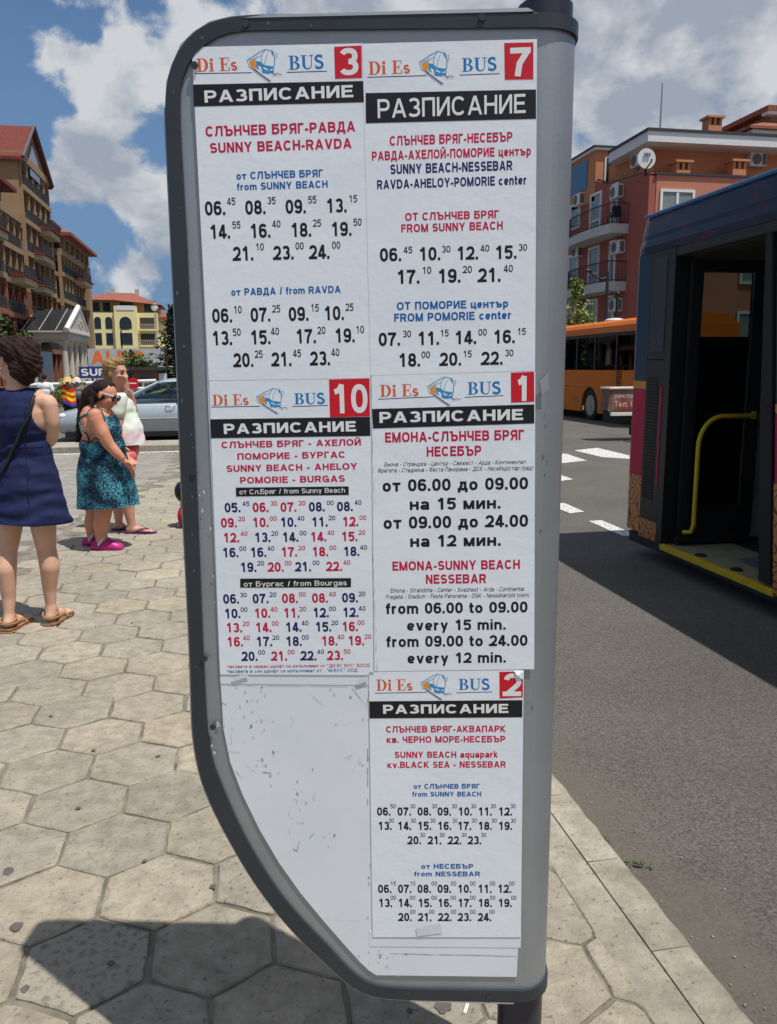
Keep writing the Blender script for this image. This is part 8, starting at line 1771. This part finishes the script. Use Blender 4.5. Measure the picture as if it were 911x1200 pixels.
# ------------------------------------------------------------------ trees, street furniture, small things
m_leafd = mat('conifer_needles', (0.008, 0.018, 0.010), .8, col2=(0.022, 0.040, 0.018), scale=3, island=.5); m_leaf = mat('leaf_green', (0.035, 0.075, 0.016), .7, col2=(0.085, 0.135, 0.030), scale=2, island=.45); m_leafb = mat('leaf_bright', (0.10, 0.17, 0.025), .7, col2=(0.17, 0.25, 0.05), scale=3, island=.4); m_leafo = mat('leaf_olive', (0.045, 0.055, 0.018), .8, col2=(0.09, 0.10, 0.035), scale=3, island=.4)
m_bark = mat('bark', (0.09, 0.065, 0.045), .9, col2=(0.15, 0.11, 0.08), scale=9, bump=.02, bscale=20)
def leaves(q, c, ax, n, size, rnd, shape=None, droop=0.0):
    c = Vector(c); k = 0; tries = 0
    while k < n and tries < n*12:
        tries += 1
        d = Vector((rnd.uniform(-1, 1), rnd.uniform(-1, 1), rnd.uniform(-1, 1)))
        r = d.length
        if r > 1 or r < .001: continue
        lim = .72 + .45*noise.noise((d.x*2.2+c.x, d.y*2.2+c.y, d.z*2.2+c.z))
        if r > lim or rnd.random() > .25 + .9*r: continue
        if noise.noise((d.x*3.7+c.y, d.y*3.7, d.z*3.7+c.x)) < -.18: continue
        if shape and not shape(d): continue
        p = c + Vector((d.x*ax[0], d.y*ax[1], d.z*ax[2])); s = size*rnd.uniform(.6, 1.3)
        a = Vector((rnd.gauss(0, 1), rnd.gauss(0, 1), rnd.gauss(0, .7)-droop)).normalized(); b = a.cross(Vector((rnd.gauss(0, 1), rnd.gauss(0, 1), rnd.gauss(0, 1)))).normalized()
        q.add([p-a*s*.5, p+b*s*.28, p+a*s*.5, p-b*s*.28], [(0, 1, 2, 3)]); k += 1
def tree(name, base, label, cat, trunk_h, r, crowns, m, n, size, seed, group=None):
    t = thing(name, base, label, cat, group); rnd = random.Random(seed); b = Vector(base)
    q = MB(); q.tube([b, b+Vector((.03, .02, trunk_h*.5)), b+Vector((0, 0, trunk_h))], [r, r*.8, r*.5], 0, 8)
    for c, ax in crowns[:5]:
        e = b+Vector(c); q.tube([b+Vector((0, 0, trunk_h*.8)), (b+Vector((0, 0, trunk_h))).lerp(e, .5), e], [r*.45, r*.3, r*.1], 0, 6)
    q.build('trunk', m_bark, t)
    q = MB()
    for c, ax in crowns: leaves(q, b+Vector(c), ax, n, size, rnd)
    q.build('crown', m, t, recalc=False); return t
# dark conifer by the yellow block
cb = (-3.7, 60, -.16); t = thing('conifer', cb, 'dark green conifer standing between the yellow block and the sign', 'tree'); rnd = random.Random(4)
q = MB(); q.tube([cb, (cb[0], cb[1], 5.6)], [.16, .03], 0, 8); q.build('trunk', m_bark, t)
q = MB()
for k in range(26):
    z = .5 + k*.205; rr = 2.0*(1-(z/6.2))**.8*(1+.28*math.sin(k*2.3)); 
    for j in range(11):
        a = 2*math.pi*(j/11)+k*.7+rnd.uniform(-.3, .3); L_ = rr*rnd.uniform(.65, 1.12)
        for i in range(16):
            f_ = (i+rnd.random())/16; p = Vector((cb[0]+math.cos(a)*L_*f_, cb[1]+math.sin(a)*L_*f_, z+.28*f_*rnd.uniform(-.6, .9))); s = .30*rnd.uniform(.6, 1.2)
            d1 = Vector((math.cos(a)+rnd.gauss(0, .5), math.sin(a)+rnd.gauss(0, .5), rnd.gauss(.1, .5))).normalized(); d2 = d1.cross(Vector((rnd.gauss(0, 1), rnd.gauss(0, 1), rnd.gauss(0, 1)))).normalized()
            q.add([p-d1*s*.5, p+d2*s*.2, p+d1*s*.5, p-d2*s*.2], [(0, 1, 2, 3)])
q.build('crown', m_leafd, t, recalc=False)
tree('street_tree', (-7.5, 70, -.16), 'round green tree in front of the supermarket sign', 'tree', 1.5, .12, [((0, 0, 2.2), (1.6, 1.3, 1.1)), ((.9, .2, 1.7), (1.2, 1, .9)), ((-.7, .3, 1.6), (1.1, 1, .9)), ((1.9, 0, 1.2), (1.1, 1, .8))], m_leaf, 420, .34, 11)
tree('young_tree', (12.85, 29.5, -.13), 'young bright green tree above the orange bus roof beside the sign edge', 'tree', 2.9, .06, [((0, 0, 3.6), (.75, .75, .85)), ((-.2, .1, 2.9), (.6, .6, .6)), ((.35, 0, 3.1), (.5, .5, .5)), ((-.1, 0, 4.5), (.3, .3, .55))], m_leafb, 260, .17, 12)
tree('leafy_tree', (-8.6, 33, -.16), 'leafy green tree rising behind the navy-dressed woman', 'tree', 2.2, .09, [((0, 0, 2.8), (1.0, .9, .8)), ((.9, 0, 2.6), (.9, .9, .8)), ((-.9, 0, 2.7), (.9, .9, .8)), ((.3, 0, 3.3), (.6, .6, .5))], m_leafo, 420, .22, 13)
tree('shrub', (-5.85, 33, -.16), 'yellow-green shrub at the foot of the portico columns', 'shrub', .5, .04, [((0, 0, .9), (.55, .5, .75)), ((.3, 0, .5), (.45, .4, .45)), ((-.4, 0, .6), (.45, .4, .5))], m_leafb, 260, .16, 14)
def hedge(name, x0, x1, y, h, label, seed, m):
    t = MB(); rnd = random.Random(seed); x = x0
    while x < x1: leaves(t, (x, y, h*.45-.1), (.55, .45, h*.7), 130, .18, rnd); x += .5
    o = t.build(name, m, recalc=False); tag(o, label, 'hedge', 'hedges behind the barrier'); return o
hedge('hedge', -9.6, -6.2, 46, .95, 'clipped green hedge behind the white barrier rails at the left', 21, m_leaf); hedge('hedge', -5.2, -1.6, 52, .9, 'low green hedge behind the round red barrier disc', 22, m_leaf)
# supermarket board
sg = thing('supermarket_sign', (-11, 90, -.16), 'grey supermarket board with large orange letters above a dark blue band', 'shop sign')
q = MB(); q.box(-14.3, -5.9, 90, 90.3, 1.75, 3.55); q.build('panel', mat('board_grey', (0.42, 0.44, 0.46), .6, var=.05), sg)
q = MB(); q.box(-15.2, -9.2, 89.6, 89.8, .55, 1.72); bl = q.build('lower_panel', mat('board_blue', (0.02, 0.04, 0.20), .5, var=.05), sg)
def sfn(y): return lambda u, v, w: Vector((u, y-w, v))
q = MB(); write(q, 'ALDO', sfn(89.99), (-14.0, 2.02), (-8.7, 2.02), 1.30, .24); q.build('lettering', mat('letters_orange', (0.75, 0.16, 0.03), .5, var=0), sg, recalc=False)
q = MB(); write(q, 'SUPER', sfn(89.59), (-15.0, .80), (-10.9, .80), .72, .2); q.build('lettering', mat('letters_white', (0.8, 0.8, 0.8), .5, var=0), bl, recalc=False)
q = MB(); q.box(-6.6, -6.0, 89.9, 89.97, 2.05, 3.35); q.build('end_mark', MATS['letters_orange'], sg)
for x in (-14, -10.2, -6.4): q = MB(); q.box(x-.08, x+.08, 90.1, 90.25, -.16, 1.8); q.build('leg', m_rail, sg)
# little red kiosk
ks = thing('kiosk', (-4.6, 57, -.16), 'small brick-red kiosk with a dark flat roof near the conifer', 'kiosk')
q = MB(); q.box(-6.3, -4.7, 57, 58.6, -.16, 1.4); q.build('body', m_terra, ks); q = MB(); q.box(-6.7, -4.2, 56.6, 59, 1.4, 1.62); q.build('roof', m_cap, ks); q = MB(); q.box(-4.65, -4.2, 57, 58, -.16, 1.2); q.build('side_panel', m_acw, ks); q = MB(); q.box(-5.9, -5.1, 56.97, 57, .5, 1.15); q.build('hatch', m_winglass, ks)
# white barrier rails with a red disc
br = thing('barrier', (-6.2, 40, -.16), 'white two-rail road barrier with a round red disc at its right end', 'barrier')
q = MB(); q.tube([(-9.5, 40, .80), (-3.4, 40, .97)], .075, 0, 8); q.build('rail', m_white, br)
q = MB(); q.tube([(-5.0, 39.9, .62), (-3.6, 39.9, .63)], .06, 0, 8); q.build('rail', m_white, br)
for x in (-9.0, -6.5, -4.0): q = MB(); q.box(x-.05, x+.05, 40.06, 40.16, -.16, .95); q.build('post', m_white, br)
q = MB(); q.tube([(-4.42, 39.84, .86), (-4.42, 39.80, .86)], .26, 0, 24); q.build('disc', m_red, br); q = MB(); q.box(-4.58, -4.26, 39.785, 39.798, .83, .89); q.build('disc_bar', m_white, br)
# twin-armed lamp post, slim mast and the far street lamp
m_pole = mat('dark_pole', (0.012, 0.014, 0.013), .5, var=.2)
lp = thing('lamp_post', (13.25, 28, -.13), 'dark green lamp post with curved arms before the red building', 'lamp post')
q = MB(); q.tube([(13.25, 28, -.13), (13.25, 28, .9), (13.25, 28, 1.0), (13.25, 28, 4.8)], [.10, .10, .065, .055], 0, 10); q.build('post', m_pole, lp)
q = MB(); q.tube([(13.25, 28, 4.62), (13.0, 28, 4.56), (12.75, 28, 4.66), (12.55, 28, 4.8)], .035, 0, 6); q.build('arm', m_pole, lp)
q = MB(); q.ell((12.5, 28, 4.84), (.16, .12, .06)); q.build('lamp_head', m_pole, lp)
mp = thing('slim_mast', (13.85, 28.4, -.13), 'slim dark mast standing just right of the lamp post', 'mast'); q = MB(); q.tube([(13.85, 28.4, -.13), (13.85, 28.4, 4.05)], .06, 0, 8); q.build('post', m_pole, mp); q = MB(); q.ell((13.85, 28.4, 4.1), (.09, .09, .09)); q.build('cap', m_pole, mp)
fl_ = thing('street_lamp', (-13.3, 110, -.16), 'thin grey street lamp standing in front of the yellow block', 'street lamp'); q = MB(); q.tube([(-13.3, 110, -.16), (-13.3, 110, 6.2), (-13.1, 109.8, 6.35), (-12.6, 109.6, 6.35)], .09, 0, 6); q.build('post', m_pole, fl_); q = MB(); q.ell((-12.4, 109.5, 6.33), (.3, .15, .08)); q.build('lamp_head', m_pole, fl_)
# bag showing past the edge of the sign
pc0 = at_axis(228.5, 640, 8.0); px_, py_ = pc0.x, pc0.y
bg_ = thing('backpack', (px_, py_, 0), 'red and black bag standing on the paving, mostly hidden behind the sign edge', 'bag')
q = MB(); q.box(px_-.115, px_+.20, py_-.11, py_+.11, .03, .50); q.build('bag_body', mat('bag_red', (0.42, 0.012, 0.035), .7, col2=(0.30, 0.01, 0.02), scale=18, bump=.004, bscale=30), bg_, bevel=.05, bseg=4)
q = MB(); q.ell((px_-.085, py_-.03, .355), (.085, .10, .105)); q.build('side_pocket', m_bag, bg_)
q = MB(); q.ell((px_-.10, py_-.05, .11), (.05, .09, .10)); q.build('lower_pocket', MATS['bag_red'], bg_)
q = MB(); q.box(px_-.12, px_+.205, py_-.115, py_+.115, .0, .045); q.build('bag_base', m_rubber, bg_, bevel=.02)
q = MB(); q.tube([(px_-.02, py_, .49), (px_, py_, .56), (px_+.08, py_, .56), (px_+.10, py_, .49)], .012, 0, 8); q.build('handle', m_bag, bg_)
# weeds growing out of the kerb joint
for k, (x, y, n, L_, lab) in enumerate(((1.235, 2.35, 22, .10, 'small green weed creeping along the gutter below the kerb, the longer of two'), (1.215, 2.52, 16, .05, 'tiny tuft of green weed against the kerb, the shorter of two'))):
    q = MB(); rnd = random.Random(30+k)
    q.tube([(x-.03, y+.03, -.128), (x+L_*.5, y-.01, -.118), (x+L_*1.1, y-.045, -.122)], .0018, 0, 5)
    for i in range(n*3):
        f_ = rnd.random(); p = Vector((x-.03+(L_*1.1+.03)*f_, y+.03-.075*f_, -.12+rnd.uniform(0, .012))); a = Vector((rnd.gauss(0, 1), rnd.gauss(0, 1), abs(rnd.gauss(.4, .6)))).normalized(); b = a.cross(Vector((0, 0, 1))).normalized(); s = rnd.uniform(.006, .014)
        q.add([p, p+a*s*.5+b*s*.3, p+a*s, p+a*s*.5-b*s*.3], [(0, 1, 2, 3)])
    tag(q.build('weed', m_leaf, recalc=False), lab, 'weed', 'weeds along the kerb')
# litter and stains
c = on_z(546, 1185); q = MB(); q.tube([(c.x-.008, c.y-.014, .006), (c.x+.008, c.y+.014, .006)], .005, 0, 10); tag(q.build('cigarette_butt', m_white), 'white cigarette butt lying on the paving below the sign', 'cigarette butt')
q = MB(); rnd = random.Random(8)
spots = [(10, 1022, 10), (20, 1087, 9), (520, 1180, 11), (92, 948, 5), (185, 887, 5), (155, 730, 4), (110, 880, 4), (250, 1040, 5), (60, 840, 4), (30, 1160, 6), (170, 1010, 4), (480, 1186, 4), (130, 1130, 5)]
for x, y, s in spots:
    c = on_z(x, y); r = s*.0019; pts = [(c.x+r*(1+.25*rnd.uniform(-1, 1))*math.cos(2*math.pi*k/14), c.y+r*1.15*(1+.25*rnd.uniform(-1, 1))*math.sin(2*math.pi*k/14), .0045) for k in range(14)]
    q.add(pts, [tuple(range(14))])
tag(q.build('gum_spots', m_gum, recalc=False), kind='stuff', label='dark trodden gum spots scattered on the pavement', cat='gum')
q = MB()
for k in range(220):
    x = 1.19+abs(rnd.gauss(0, .16)); y = rnd.uniform(1.2, 6); s = rnd.uniform(.0015, .005); q.ell((x, y, -.127), (s, s*rnd.uniform(.7, 1.4), s*.7), 0, 6, 4)
for k in range(160):
    x = rnd.uniform(-1.6, .9); y = rnd.uniform(1.4, 5); s = rnd.uniform(.001, .003); q.ell((x, y, .003), (s, s*rnd.uniform(.7, 1.4), s*.7), 0, 6, 4)
tag(q.build('grit', m_conc, recalc=False), kind='stuff', label='fine grit and sand lying along the kerb', cat='grit')
